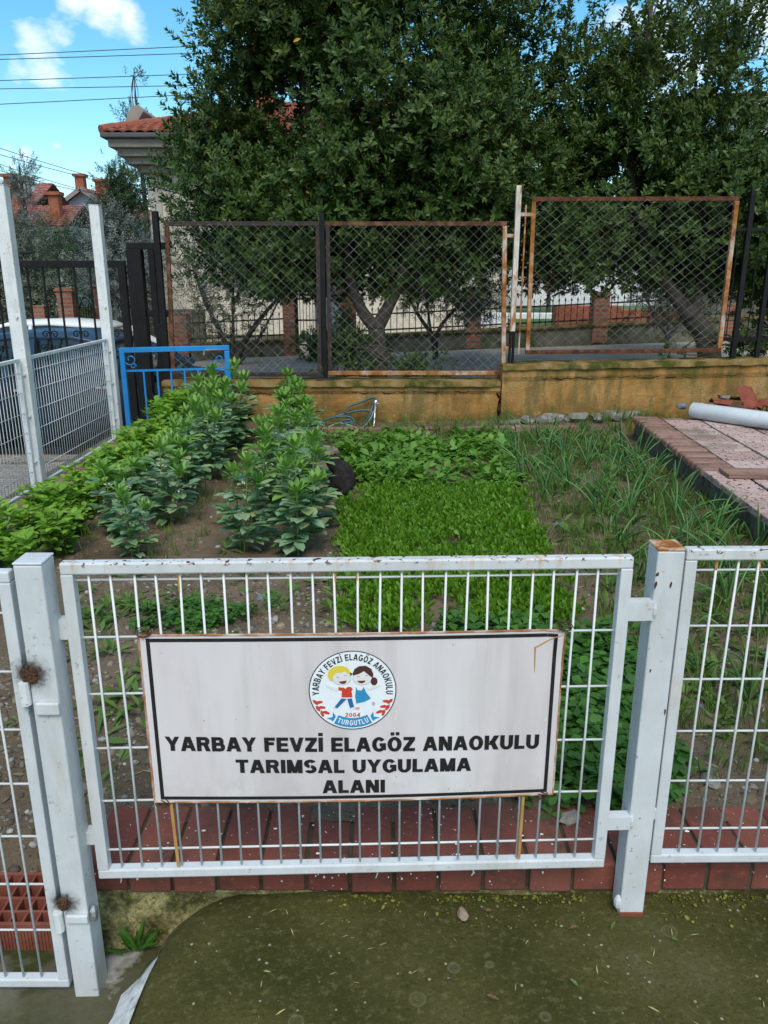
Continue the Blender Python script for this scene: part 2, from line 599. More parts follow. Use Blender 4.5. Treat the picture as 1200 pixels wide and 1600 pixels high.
# foliage
M['bean'] = leafmat('broad_bean_leaf', [(.080, .170, .068), (.130, .245, .108), (.185, .310, .165), (.26, .37, .24), (.30, .32, .10)], .5, .35, .22, (1.2, 1.5, .5))
M['bean_tip'] = leafmat('young_bean_leaf', [(.105, .225, .040), (.165, .315, .060), (.23, .385, .095)], .5, .35, .3, (1.3, 1.4, .4))
M['pea'] = leafmat('pea_leaf', [(.112, .250, .022), (.175, .340, .034), (.255, .43, .060)], .5, .35, .32, (1.3, 1.4, .4))
M['pea_dark'] = leafmat('old_pea_leaf', [(.080, .175, .025), (.135, .26, .042)], .5, .35, .25, (1.3, 1.4, .4))
M['stem'] = leafmat('pale_green_stem', [(.10, .16, .035), (.17, .23, .06)], .55, .3, 0)
M['flower'] = pmat('white_bean_flower', [(.66, .66, .62), (.78, .78, .75)], 60, .6, .3, 0)
M['flower_dark'] = pmat('black_petal_spot', [(.015, .010, .014), (.03, .02, .028)], 60, .6, .3, 0)
M['cress'] = leafmat('cress_leaf', [(.055, .138, .009), (.100, .228, .014), (.165, .32, .028)], .5, .35, .3, (1.3, 1.4, .3))
M['rocket'] = leafmat('rocket_leaf', [(.055, .145, .016), (.100, .228, .028), (.165, .31, .055)], .5, .35, .28, (1.3, 1.4, .35))
M['clover'] = leafmat('clover_leaf', [(.028, .085, .012), (.048, .135, .018), (.085, .205, .030)], .5, .35, .25, (1.3, 1.4, .35))
M['weed'] = leafmat('weed_leaf', [(.050, .110, .018), (.090, .170, .030), (.14, .22, .05)], .55, .3, .25, (1.3, 1.4, .4))
M['grass'] = leafmat('grass_blade', [(.050, .105, .015), (.095, .165, .025), (.17, .20, .06)], .55, .3, .25, (1.3, 1.4, .4))
M['onion'] = leafmat('onion_leaf', [(.030, .098, .022), (.056, .156, .035), (.108, .228, .052)], .38, .45, .12, (1.1, 1.4, .5))
M['laurel'] = leafmat('laurel_leaf', [(.014, .037, .008), (.032, .069, .011), (.060, .108, .018), (.112, .152, .030)], .45, .32, .14, (1.3, 1.5, .3), .9)
M['laurel2'] = leafmat('sparse_laurel_leaf', [(.022, .044, .011), (.044, .080, .016), (.080, .122, .024), (.13, .155, .036)], .48, .3, .22, (1.3, 1.5, .3), .9)
M['yellow_leaf'] = leafmat('yellow_leaf', [(.42, .25, .015), (.55, .33, .03)], .5, .3, .2)
M['olive'] = leafmat('olive_leaf', [(.050, .066, .040), (.090, .108, .070), (.145, .165, .118)], .5, .35, .12, (1.1, 1.2, .7))
M['pine'] = leafmat('pine_needles', [(.014, .036, .014), (.030, .062, .022), (.055, .092, .034)], .6, .25, .05)
M['grey_conifer'] = leafmat('grey_conifer_twigs', [(.085, .100, .092), (.145, .165, .150), (.22, .24, .225)], .7, .2, .05)
M['bark'] = pmat('grey_bark', [(.050, .042, .034), (.10, .085, .070)], 9, .95, .1, .9, 45, .012)
M['bark_pale'] = pmat('pale_olive_bark', [(.12, .11, .095), (.20, .185, .165)], 9, .95, .1, .8, 45, .01)
# houses, cars
M['cream'] = pmat('cream_render', [(.60, .53, .42), (.68, .61, .50)], .8, .9, .15, .15, 30, stains=[((.44, .38, .29), 1.4, .56, .72, (1, 1, .4))])
M['eave'] = pmat('grey_eave_moulding', [(.21, .18, .155), (.30, .265, .23)], 2, .85, .2, .1, 30)
M['pilaster'] = pmat('pale_pilaster', [(.42, .385, .335), (.52, .48, .42)], 2, .85, .2, .1, 30)
M['gutter'] = pmat('dark_gutter', [(.05, .052, .055), (.09, .09, .095)], 3, .5, .4, 0)
M['rooftile'] = pmat('orange_roof_tiles', [(.25, .075, .050), (.34, .112, .075)], 4, .85, .2, .3, 30, stains=[((.16, .06, .045), 5, .54, .66)])
M['rooftile_far'] = pmat('faded_red_roof_tiles', [(.27, .105, .085), (.35, .145, .115)], 1.4, .85, .2, .3, 20)
M['white_wall'] = pmat('white_house_render', [(.66, .67, .68), (.74, .75, .76)], .6, .9, .15, .1, 20)
M['blue_wall'] = pmat('pale_blue_render', [(.45, .53, .62), (.52, .60, .68)], .6, .9, .15, .1, 20)
M['beige_wall'] = pmat('beige_render', [(.52, .47, .36), (.60, .55, .44)], .6, .9, .15, .1, 20)
M['door_grey'] = pmat('blue_grey_door', [(.095, .115, .150), (.13, .155, .195)], 3, .5, .4, .1, 30)
M['window'] = pmat('dark_window_glass', [(.015, .018, .022), (.03, .035, .042)], 2, .08, .6, 0)


def mat_courses(name, c1, c2, mort, sc, bw, rh):
    k = NT(name)
    tc = k.n('ShaderNodeTexCoord')
    s = k.n('ShaderNodeSeparateXYZ')
    k.l(tc.outputs['Object'], s.inputs[0])
    cm = k.n('ShaderNodeCombineXYZ')
    k.l(k.math('ADD', s.outputs['X'], s.outputs['Y']), cm.inputs['X'])
    k.l(s.outputs['Z'], cm.inputs['Y'])
    b = k.n('ShaderNodeTexBrick')
    b.inputs['Scale'].default_value = sc
    b.inputs['Mortar Size'].default_value = .02
    b.inputs['Brick Width'].default_value = bw
    b.inputs['Row Height'].default_value = rh
    b.inputs['Color1'].default_value = (*c1, 1)
    b.inputs['Color2'].default_value = (*c2, 1)
    b.inputs['Mortar'].default_value = (*mort, 1)
    k.l(cm.outputs[0], b.inputs['Vector'])
    k.col(k.mix(k.ramp(k.noise(6, 5), [(.45, 0.), (.72, .55)]), b.outputs['Color'], tuple(x * .5 for x in c1)))
    k.bump(k.math('ADD', k.math('MULTIPLY', b.outputs['Fac'], -1.), k.noise(40, 4)), .6, .012)
    return k.set(.88, .15)


M['pillar'] = mat_courses('red_brickwork', (.26, .070, .038), (.35, .105, .055), (.20, .155, .12), 1, .24, .078)
M['lowwall'] = pmat('mossy_grey_wall', [(.085, .080, .058), (.16, .15, .115)], 3, .95, .1, .5, 30, .01, stains=[((.050, .062, .022), 2.4, .48, .64)])
M['terracotta'] = pmat('terracotta_wall', [(.24, .070, .038), (.33, .12, .07)], 4, .9, .15, .2, 30)


def mat_car(name, c):
    k = NT(name)
    k.col(c)
    k.b.inputs['Coat Weight'].default_value = .0
    k.b.inputs['Coat Roughness'].default_value = .05
    return k.set(.30, .22, .0)


M['car_blue'] = mat_car('dark_blue_car_paint', (.028, .058, .105))
M['car_blue_shaded'] = pmat('shaded_blue_car_paint', [(.010, .017, .030), (.014, .024, .040)], 2, .4, .12, 0)  # same blue car's body paint, shade on its sides put into the colour
M['car_white'] = mat_car('white_car_paint', (.70, .70, .70))
M['car_grey'] = mat_car('silver_car_paint', (.30, .32, .34))
M['car_glass'] = pmat('car_glass', [(.010, .012, .014), (.016, .018, .020)], 2, .04, .7, 0)
M['tyre'] = pmat('tyre_rubber', [(.012, .012, .012), (.022, .022, .022)], 20, .85, .2, 0)
M['rim'] = pmat('alloy_rim', [(.35, .36, .37), (.45, .46, .47)], 20, .3, .5, 0, metal=.7)
M['red_lamp'] = pmat('red_tail_lamp', [(.30, .008, .010), (.40, .012, .015)], 20, .15, .6, 0)
M['lamp'] = pmat('clear_lamp', [(.50, .52, .54), (.62, .64, .66)], 20, .1, .6, 0)
M['moss'] = leafmat('moss_cushion', [(.060, .066, .010), (.115, .115, .020), (.24, .22, .06)], .9, .1, 0, None, 20)
M['clod'] = pmat('soil_clods', [(.075, .052, .034), (.13, .095, .065), (.19, .148, .108)], 9, .97, .08, .6, 60)
M['cable'] = pmat('cable_sheath', [(.035, .042, .055), (.05, .058, .07)], 3, .6, .3, 0)
M['fur_dark'] = pmat('dark_brown_fur', [(.010, .008, .008), (.022, .017, .016), (.042, .032, .028)], 26, .8, .2, .9, 160, .01)
M['fur_tan'] = pmat('tan_grey_fur', [(.08, .065, .055), (.22, .17, .125), (.32, .26, .20)], 18, .85, .2, .9, 160, .01)
M['dry_leaf'] = pmat('dry_leaf', [(.10, .055, .03), (.20, .12, .07)], 40, .8, .2, 0)
M['dry_straw'] = pmat('dry_straw', [(.34, .28, .11), (.46, .40, .18)], 40, .8, .2, 0)


def fbm(x, y, s, o=4):
    return mnoise.fractal(Vector((x * s, y * s, 3.7)), .9, 2.1, o)


# ------------------------------------------------------------------ ground and setting
def soil_z(x, y):
    z = .088 + .020 * fbm(x, y, 1.3) + .012 * fbm(x, y, 5)
    if x < -.80 and y < 2.6:                      # the bed drops away behind the gate
        t = max(0., min(1., (2.6 - y) / .75)) * max(0., min(1., (-.80 - x) / .12))
        z -= .20 * t
    if y > 7.6:
        z += .10 * min(1., (y - 7.6) / .8) * max(0., min(1., (x - .9) / 1.0))
    return z


def street_z(x, y):
    near = -.50 + max(0., min(1., (x + 4.) / 5.)) * .68
    far = .17 + .035 * (x + 1.3) if x > -3 else .11 - .11 * min(5.5, (-3 - x))
    t = max(0., min(1., (y - 10.6) / 2.2))
    t = t * t * (3 - 2 * t)
    return near * (1 - t) + far * t


def grid_mesh(name, xs, ys, zf, mat, kind='structure', smooth=True):
    nx, ny = len(xs), len(ys)
    V = np.array([(x, y, zf(x, y)) for y in ys for x in xs])
    F = np.array([(j * nx + i, j * nx + i + 1, (j + 1) * nx + i + 1, (j + 1) * nx + i) for j in range(ny - 1) for i in range(nx - 1)])
    o = np_mesh(name, V, F, mat, smooth=smooth)
    return tag(o, kind=kind)


grid_mesh('ground', np.linspace(-400, 400, 21), np.linspace(-60, 740, 21), lambda x, y: -1.3, pmat('far_ground', [(.05, .06, .03), (.10, .10, .06)], .3, .95, .1, 0))
grid_mesh('garden_soil', np.linspace(-2.6, 2.45, 150), np.linspace(1.90, 8.42, 190), soil_z, M['soil'])
grid_mesh('street', np.concatenate([np.linspace(-30, -8, 8), np.linspace(-7, 9, 50), np.linspace(10, 40, 10)]), np.linspace(8.62, 18.9, 40), street_z, M['street'])
grid_mesh('yard_paving', np.linspace(-9, -2.78, 12), np.linspace(-2, 8.62, 16), lambda x, y: -.46, M['yard'], smooth=False)
grid_mesh('field', np.linspace(-60, 60, 25), np.linspace(18.9, 90, 20), lambda x, y: (-.30 if x < -6 else .25) + .02 * (y - 18.9), pmat('field_grass', [(.03, .06, .012), (.06, .10, .02)], 1., .95, .1, 0))
grid_mesh('lower_step', np.linspace(-2.7, .2, 30), np.linspace(-2.5, 2.25, 40), lambda x, y: -.158 + .012 * fbm(x, y, 2.3),
          pmat('grey_mossy_floor', [(.045, .045, .018), (.085, .080, .045), (.16, .155, .125)], 3.2, .85, .25, .5, 60, .006, stains=[((.30, .29, .27), 5, .60, .68), ((.040, .046, .010), 4, .55, .66)]))

# mossy slab: its left corner is worn to a rounded slope
edge = [(-.30, 1.742), (-.37, 1.715), (-.425, 1.67), (-.468, 1.60), (-.50, 1.52), (-.52, 1.40), (-.54, 1.1), (-.56, .6), (-.58, -2.5)]
edge = [(p.x, p.y) for p in smooth_path([Vector((x, y)) for x, y in edge], 5)]
edge = [(x + .016 * fbm(x * 2, y * 3, 3.) * (y < 1.735), y + .010 * fbm(x * 3, y, 4.) * (1.3 < y < 1.735)) for x, y in edge]
edge = [e for i, e in enumerate(edge) if i == 0 or e[1] < edge[i - 1][1] - 1e-5]
sl = MB()
rings = []
for off, z in ((.0, .0), (.025, -.005), (.055, -.020), (.085, -.046), (.112, -.080), (.135, -.120), (.155, -.20)):
    r = []
    for i, (x, y) in enumerate(edge):
        a = edge[max(0, i - 1)]
        b = edge[min(len(edge) - 1, i + 1)]
        d = Vector((b[0] - a[0], b[1] - a[1]))
        d.normalize()
        nrm = Vector((d.y, -d.x)) if d.y < 0 else Vector((-d.y, d.x))
        if nrm.x > 0:
            nrm = -nrm
        w = 0.014 * fbm(x * 3, y * 3 + z * 6, 2)
        r.append((x + nrm.x * (off + w * (off > 0)), min(1.742, y + nrm.y * (off + w * (off > 0))), z))
    rings.append(r)
n = len(edge)
vs = [p for r in rings for p in r]
fs = [(i * n + k, i * n + k + 1, (i + 1) * n + k + 1, (i + 1) * n + k) for i in range(len(rings) - 1) for k in range(n - 1)]
sl.add(vs, fs)
nx = 60
ys = np.array(sorted(set([round(e[1], 4) for e in edge] + [round(float(v), 4) for v in np.linspace(1.742, 1.33, 46)] + [round(float(v), 4) for v in np.linspace(1.3, -2.5, 24)]), reverse=True))


def edge_x(y):
    for (x0, y0), (x1, y1) in zip(edge, edge[1:]):
        if y1 <= y <= y0:
            return x0 + (x1 - x0) * (y0 - y) / max(1e-6, y0 - y1)
    return edge[-1][0]


gv = [(edge_x(y) + (3.2 - edge_x(y)) * i / nx, y, .0 + (.005 * fbm(i * .1, y, 2.) if 0 < i else 0)) for y in ys for i in range(nx + 1)]
sl.add(gv, [(j * (nx + 1) + i, j * (nx + 1) + i + 1, (j + 1) * (nx + 1) + i + 1, (j + 1) * (nx + 1) + i) for j in range(len(ys) - 1) for i in range(nx)])
slab = tag(sl.build('concrete_slab', M['slab'], smooth=True), kind='structure')
st = MB()
ps = []
for t, w in ((0, .006), (.12, .024), (.3, .036), (.5, .034), (.75, .042), (1., .036)):
    y = 1.575 - .30 * t
    x = edge_x(y) - .085 - .012 * t
    ps.append((x, y, w))
vs = []
for x, y, w in ps:
    vs += [(x - w, y, -.075), (x + w * .2, y, -.036), (x + w, y, -.014)]
st.add(vs, [(i * 3 + k, i * 3 + k + 1, i * 3 + k + 4, i * 3 + k + 3) for i in range(len(ps) - 1) for k in range(2)])
WP[slab.name] = Vector((0, 0, 0))
st.build('paint_streak', pmat('flaking_white_paint', [(.22, .22, .21), (.52, .53, .53), (.66, .67, .68)], 34, .6, .4, .6, 60, .004), slab, smooth=True)

# front plinth wall under the pavers
ft = thing('plinth_wall', 'low lichen covered concrete plinth below the red paver kerb at the gate', 'wall', (0, 1.75, 0))
mb = MB()
nxw, nzw = 120, 10
vv = []
for j in range(nzw + 1):
    for i in range(nxw + 1):
        x = -.83 + 3.1 * i / nxw
        z = -.22 + .232 * j / nzw
        yb = 1.735 - .03 * max(0., min(1., (.0 - z) / .2)) + .009 * fbm(x, z * 3, 6)
        vv.append((x, yb, z))
mb.add(vv, [(j * (nxw + 1) + i, j * (nxw + 1) + i + 1, (j + 1) * (nxw + 1) + i + 1, (j + 1) * (nxw + 1) + i) for j in range(nzw) for i in range(nxw)])
mb.box(-.83, 2.27, 1.80, 1.92, -.22, .009)
mb.build('wall_body', M['mosswall'], ft, smooth=False)

ke = thing('brick_kerb', 'row of dark red pavers flecked with white paint under the sign gate', 'kerb', (0, 1.84, .04))
mb = MB()
x = -.80
i = 0
while x < 2.2:
    w = .1085 + .004 * random.random()
    z1 = .100 + .004 * random.uniform(-1, 1)
    y0 = 1.722 + .006 * random.uniform(-1, 1)
    mb.box(x, x + w, y0, 1.965 + .006 * random.uniform(-1, 1), .014, z1)
    x += w + .0085
kb = mb.build('paver', M['brick'], ke, bevel=.006)
mb = MB()
mb.box(-.795, 2.2, 1.733, 1.955, .010, .091)
mb.build('mortar', M['mortar'], ke)
mb = MB()
for (x, y, r, l) in ((-.655, 1.7165, .006, .035), (-.02, 1.7165, .0022, .03), (.235, 1.7165, .003, .022), (-.70, 1.7165, .003, .045)):
    mb.tube([(x, y, .094), (x + .003, y, .094 - l * .5), (x - .002, y, .094 - l)], [r, r * .75, r * .5], 6)
for q in range(46):
    x = rng.normal(.0, .35) if q % 3 else rng.uniform(-.7, 1.2)
    y = rng.uniform(1.73, 1.95)
    r = .0012 + .0035 * rng.random() ** 3
    mb.ball((x, y, .104), r * 1.6, r, .0012, 6, 4)
for q in range(22):
    x = rng.uniform(-.3, 1.0)
    r = .0012 + .0022 * rng.random() ** 2
    mb.ball((x, 1.7165, rng.uniform(.05, .095)), r, .001, r * 1.5, 6, 4)
tag(mb.build('paint_splashes', M['paint_drop'], ke), kind='stuff')

# left-hand brick edging and the base wall under the side fence
lb = thing('side_wall', 'low wall with weathered paver edging below the white side fence', 'wall', (-2.6, 5, -.46))
mb = MB()
mb.box(-2.76, -2.55, 2.1, 8.36, -.47, .052)
mb.build('wall_body', M['conc'], lb)
mb = MB()
y = 2.1
while y < 8.25:
    mb.box(-2.545 + random.uniform(-.006, .006), -2.34, y, y + .2, .02, .098 + random.uniform(-.01, .012))
    y += .212
mb.build('paver_edging', M['brick_pale'], lb, bevel=.008)

re = thing('rear_edging', 'row of pinkish pavers closing the bed before the ochre wall', 'kerb', (0, 7.78, .06))
mb = MB()
x = -1.05
while x < 1.95:
    mb.box(x, x + .205, 7.72 + random.uniform(-.012, .012), 7.82, .02, .135 + random.uniform(-.012, .008) + .03 * max(0, x) / 2)
    x += .215
mb.build('paver', M['brick_pale'], re, bevel=.008)

# ------------------------------------------------------------------ ochre rear wall with chain-link panels
rw = thing('rear_wall', 'cracked ochre rendered wall stained with moss along the rear of the bed', 'wall', (0, 8.45, 0))
WY = 8.36
for name, x0, x1, z1, yo in (('lower_section', -2.35, 1.235, .505, .0), ('higher_section', 1.245, 6.2, .675, -.03)):
    mb = MB()
    nxx, nzz = int((x1 - x0) / .05), 14
    vv = []
    for j in range(nzz + 1):
        for i in range(nxx + 1):
            x = x0 + (x1 - x0) * i / nxx
            zt = z1 + (.018 * (x - x0) if name[0] == 'h' else 0)
            z = -.05 + (zt + .05) * j / nzz
            y = WY + yo + .010 * fbm(x, z, 2.2) + .007 * fbm(x, z, 7) + (-.018 if .80 < j / nzz else 0) + .05 * (x - 1.2) * (name[0] == 'h') * .6
            vv.append((x, y, z))
    mb.add(vv, [(j * (nxx + 1) + i, j * (nxx + 1) + i + 1, (j + 1) * (nxx + 1) + i + 1, (j + 1) * (nxx + 1) + i) for j in range(nzz) for i in range(nxx)])
    # ends and back
    mb.box(x0 + .002, x1 - .002, WY + .03 + (.03 * (x1 - 1.2) if name[0] == 'h' else 0), 8.64 + (.1 if name[0] == 'h' else 0), -.05, z1 - .01)
    mb.add([(x0, WY + yo - .02, -.05), (x0, 8.6, -.05), (x0, 8.6, z1), (x0, WY + yo - .02, z1)], [(0, 1, 2, 3)])
    mb.build(name, M['wall'], rw)
    cp = MB()
    vv = []
    for j, yy in enumerate((-.045, -.028, .14, .285)):
        for i in range(nxx + 1):
            x = x0 + (x1 - x0) * i / nxx
            zt = z1 + (.018 * (x - x0) if name[0] == 'h' else 0)
            dy = .03 * (x - 1.2) if name[0] == 'h' else 0
            vv.append((x, WY + yo + yy + dy + .008 * fbm(x, j, 4), zt + (-.03, .022, .032, .028)[j] + .010 * fbm(x, j * 2, 5)))
    cp.add(vv, [(j * (nxx + 1) + i, j * (nxx + 1) + i + 1, (j + 1) * (nxx + 1) + i + 1, (j + 1) * (nxx + 1) + i) for j in range(3) for i in range(nxx)])
    cp.build('coping', M['coping'], rw, smooth=True)
mb = MB()


def crack(p0, p1, y0, y1, amp, n, r, seed):
    rr = random.Random(seed)
    pts = []
    for i in range(n + 1):
        t = i / n
        pts.append((p0[0] + (p1[0] - p0[0]) * t + rr.uniform(-amp, amp) * (p0[0] == p1[0] or abs(p1[1] - p0[1]) > .3),
                    y0 + (y1 - y0) * t, p0[1] + (p1[1] - p0[1]) * t + rr.uniform(-amp, amp) * (abs(p1[1] - p0[1]) < .3)))
    mb.tube(pts, [r * rr.uniform(.5, 1.3) for _ in pts], 5)


crack((1.225, .50), (1.21, .08), WY - .006, WY - .006, .022, 14, .011, 3)
crack((-.45, .405), (1.1, .425), WY - .010, WY - .010, .016, 34, .0035, 5)
crack((1.30, .545), (4.6, .60), WY - .035, WY + .062, .016, 52, .0035, 6)
crack((-2.3, .375), (-.75, .40), WY - .010, WY - .010, .016, 30, .0045, 8)
mb.build('crack', M['crack'], rw)

# ------------------------------------------------------------------ front fence
L0 = Vector((-.712, 1.62, 0))
DU = Vector((1.27, .04, 0)).normalized()
DV = Vector((DU.y, -DU.x, 0))


def fp(u, v, z):
    return L0 + DU * u + DV * v + Vector((0, 0, z))


def mesh_panel(root, u0, u1, z0, z1, xf, fw, step, hz, wire=.0034, mats=('white_top', 'white_wire', 'white'), zf=None, first=None, bevel=.004):
    """Welded wire panel: a square-tube frame and the wires inside it."""
    f = MB(xf)
    h = fw / 2
    f.box(u0, u1, -h, h, z1 - fw, z1)
    f.build('top_rail', M[mats[0]], root, bevel=bevel)
    f = MB(xf)
    f.box(u0, u1, -h, h, z0, z0 + fw * .95)
    f.build('bottom_rail', M[mats[2]], root, bevel=bevel)
    for a, b in ((u0, u0 + fw), (u1 - fw, u1)):
        f = MB(xf)
        f.box(a, b, -h, h, z0 + fw * .95, z1 - fw)
        f.build('stile', M[mats[2]], root, bevel=bevel * .6)
    w = MB(xf)
    u = first if first is not None else u0 + fw + step * .72
    while u < u1 - fw - .008:
        j = random.uniform(-.003, .003)
        w.tube([(u, wire, z0 + fw * .8), (u + j, wire, (z0 + z1) / 2), (u - j, wire, z1 - fw * .8)], wire, 6)
        u += step
    for z in hz:
        w.tube([(u0 + fw * .8, -wire, z), ((u0 + u1) / 2, -wire, z + random.uniform(-.002, .002)), (u1 - fw * .8, -wire, z)], wire, 6)
    return w.build('wire_grid', M[mats[1]], root, smooth=True)


HZ = [.952, .812, .667, .522, .375, .233]
pn = thing('wire_fence', 'white wire mesh fence panel with rust dotted top rail carrying the school sign', 'fence', fp(.635, 0, .158), 'white front fence panels')
mesh_panel(pn, 0, 1.272, .158, .997, fp, .0275, .0495, HZ, .0029, first=.058)
for ua, ub in ((.195, .199), (1.055, 1.053)):
    rw_ = MB(fp)
    rw_.tube([(ua, .008, .372), (ub, .008, .19)], .0042, 6)
    rw_.build('rusted_wire', M['rusty_wire'], pn)
for uu in (.058 + .0495 * 11, .058 + .0495 * 12, .058 + .0495 * 20, .058 + .0495 * 4):
    rw_ = MB(fp)
    R3 = random.Random(int(uu * 1e4))
    rw_.tube([(uu, .0029, .972), (uu + .0004, .0032, .972 - R3.uniform(.012, .05))], [.0036, .0031], 6)
    rw_.build('rusted_wire', M['rusty_wire'], pn)
for u0, u1, z0, z1 in ((-.022, .002, .815, .862), (1.27, 1.330, .842, .888), (-.022, .002, .262, .298), (1.27, 1.330, .272, .308)):
    b = MB(fp)
    b.box(u0, u1, -.014, .014, z0, z1)
    b.ball((u0 if u0 < 0 else u1, .008, (z0 + z1) / 2), .008, .010, .022, 7, 5)
    b.build('bracket', M['white'], pn, bevel=.003)


def post(name, label, x0, x1, y0, y1, z0, z1, mat, cap, group):
    t = thing(name, label, 'fence post', ((x0 + x1) / 2, (y0 + y1) / 2, z0), group)
    p = MB()
    p.box(x0, x1, y0, y1, z0, z1)
    p.build('shaft', mat, t, bevel=.004, segs=3)
    c = MB()
    c.box(x0 - .001, x1 + .001, y0 - .001, y1 + .001, z1 + .0005, z1 + .006)
    c.build('cap', cap, t, bevel=.003)
    return t


GP = 'white square front fence posts'
rp = post('fence_post', 'white square post with rusty orange cap right of the sign', .614, .676, 1.655, 1.722, -.01, 1.008, M['white_post'], M['rust_cap'], GP)
b = MB()
b.ball((.611, 1.664, .035), .012, .012, .022, 8, 6)
b.build('weld_lump', M['white'], rp)
b = MB()
b.box(.613, .677, 1.6535, 1.66, -.008, .012)
b.build('rusty_foot', M['tile'], rp, bevel=.004)
for x, z, rx, rz in ((.650, .925, .0035, .009), (.6175, .955, .003, .006), (.6165, .93, .003, .011), (.626, .71, .0022, .004), (.671, .60, .0022, .010), (.640, .30, .0016, .002), (.628, .21, .0016, .002)):
    b = MB()
    R7 = random.Random(int(z * 100))
    for q in range(5):
        b.ball((x + R7.uniform(-.6, .6) * rx, 1.6548, z + R7.uniform(-.6, .6) * rz), rx * .6, .0008, rz * .6, 7, 5)
    b.build('rust_chip', M['burn'], rp)
lp = post('fence_post', 'white square gate post with scorched lock weld left of the sign', -.789, -.728, 1.56, 1.627, -.17, 1.010, M['white_gate'], M['white'], GP)
for z0, z1 in ((.655, .685), (.075, .098)):
    b = MB()
    b.box(-.780, -.727, 1.550, 1.5595, z0, z1)
    b.build('strap', M['white'], lp, bevel=.003)
b = MB()
b.ball((-.718, 1.572, .088), .011, .014, .024, 8, 6)
b.build('bolt', M['chrome'], lp)
for z, s in ((.752, 1.), (.128, .8)):
    b = MB()
    random.seed(int(z * 1000))
    for q in range(46):
        a, r = random.uniform(0, 2 * PI), .017 * s * random.random() ** .6
        b.ball((-.785 + r * math.cos(a), 1.560 - .002 * random.random(), z + r * 1.2 * math.sin(a)), .0055 * s, .004, .006 * s, 6, 4)
    b.build('scorched_weld', M['burn'], lp)

gt = thing('wire_gate', 'white wire mesh gate cut off at the left edge beside the scorched post', 'gate', (-1.2, 1.575, -.14), None)
gxf = lambda u, v, z: Vector((-.801 - u, 1.575 - v, z))
mesh_panel(gt, 0, .95, -.138, .995, gxf, .0265, .046, [.893, .75, .602, .457, .31, .17, .03], .0029, mats=('white', 'white_wire', 'white_gate'), first=.072)
for z in (.725, .095):
    b = MB()
    b.tube([(-.800, 1.556, z - .045), (-.800, 1.556, z + .01)], .0115, 10)
    b.build('hinge', M['white_fence'], gt)

pr = thing('wire_fence', 'white wire mesh fence panel with bare garden behind it right of the rusty capped post', 'fence panel', (1.3, 1.68, .15), 'white front fence panels')
rxf = lambda u, v, z: Vector((.684 + u, 1.682 - v + .01 * u, z))
mesh_panel(pr, 0, 1.24, .152, 1.008, rxf, .0275, .0495, [.952, .812, .672, .530, .388, .246], .0029, mats=('white_streak', 'white_wire', 'white'), first=.075)
for uu in (.075, .075 + .0495 * 2):
    b = MB(rxf)
    b.tube([(uu, .0029, .982), (uu + .0004, .0032, .955)], [.0036, .0031], 6)
    b.build('rusted_wire', M['rusty_wire'], pr)
b = MB(rxf)
b.box(-.012, .002, -.014, .014, .285, .318)
b.build('bracket', M['white'], pr, bevel=.003)

# ------------------------------------------------------------------ white side fence
SX = -2.60
GS = 'tall white posts of the side fence'
for y, lab, zt, dx in ((3.95, 'tall white side fence post nearest the street corner out of the left edge', 2.18, 0), (5.72, 'tall white side fence post nearest the camera at the left edge', 2.18, 0), (7.55, 'tall white side fence post beside the blue gate', 2.20, 0)):
    if y < 5:
        continue
    t = thing('tall_fence_post', lab, 'fence post', (SX, y, .02), GS)
    p = MB()
    p.box(SX - .045, SX + .045, y - .045, y + .045, .02, zt)
    p.build('shaft', M['white_fence'], t, bevel=.006)
    p = MB()
    p.box(SX - .047, SX + .047, y - .047, y + .047, zt + .001, zt + .006)
    p.build('cap', M['white_fence'], t, bevel=.003)
    for z in (.28, .62, .92, 1.32):
        p = MB()
        p.tube([(SX + .02, y - .045, z), (SX + .02, y - .062, z)], .010, 8)
        p.build('bolt', M['white_fence'], t)
for y0, y1, lab in ((3.55, 5.655, 'white wire mesh side fence panel at the left edge before the nearer tall post'), (5.785, 7.49, 'white wire mesh side fence panel between the two tall posts')):
    t = thing('wire_fence', lab, 'fence panel', (SX, (y0 + y1) / 2, .07), 'white side fence panels')
    sxf = lambda u, v, z, y0=y0: Vector((SX - v, y0 + u, z))
    mesh_panel(t, 0, y1 - y0, .075, 1.035, sxf, .026, .048, [.93, .79, .645, .50, .355, .21], .0028, ('white_fence', 'white_wire', 'white_fence'), first=.06)

# ------------------------------------------------------------------ blue gate
bg = thing('blue_gate', 'blue painted iron gate with thin bars leaning near the ochre wall', 'gate', (-2.1, 8.0, .05))
b = MB()
b.bar((-2.63, 8.0, .04), (-2.63, 8.0, .86), .05, .04, (0, 1, 0))
b.bar((-1.575, 8.0, .04), (-1.575, 8.0, .875), .05, .04, (0, 1, 0))
b.bar((-2.655, 8.0, .88), (-1.55, 8.0, .905), .04, .05)
b.build('frame', M['blue'], bg, bevel=.004)
b = MB()
b.bar((-2.605, 8.0, .675), (-1.60, 8.0, .700), .012, .020)
b.build('mid_rail', M['blue'], bg)
b = MB()
b.bar((-2.605, 8.0, .10), (-1.60, 8.0, .12), .012, .020)
b.build('low_rail', M['blue'], bg)
b = MB()
for i in range(7):
    x = -2.43 + i * .138
    b.bar((x, 8.0, .11), (x, 8.0, .685), .016, .016, (0, 1, 0))
b.build('bars', M['blue'], bg)
b = MB()


def curl(mb, c, r, a0, turns, t, dirn=1, plane='xz', nseg=18):
    pts = []
    for i in range(nseg + 1):
        a = a0 + dirn * turns * 2 * PI * i / nseg
        rr = r * (1 - .75 * i / nseg)
        pts.append((c[0] + rr * math.cos(a), c[1], c[2] + rr * math.sin(a)))
    mb.tube(pts, t, 5)


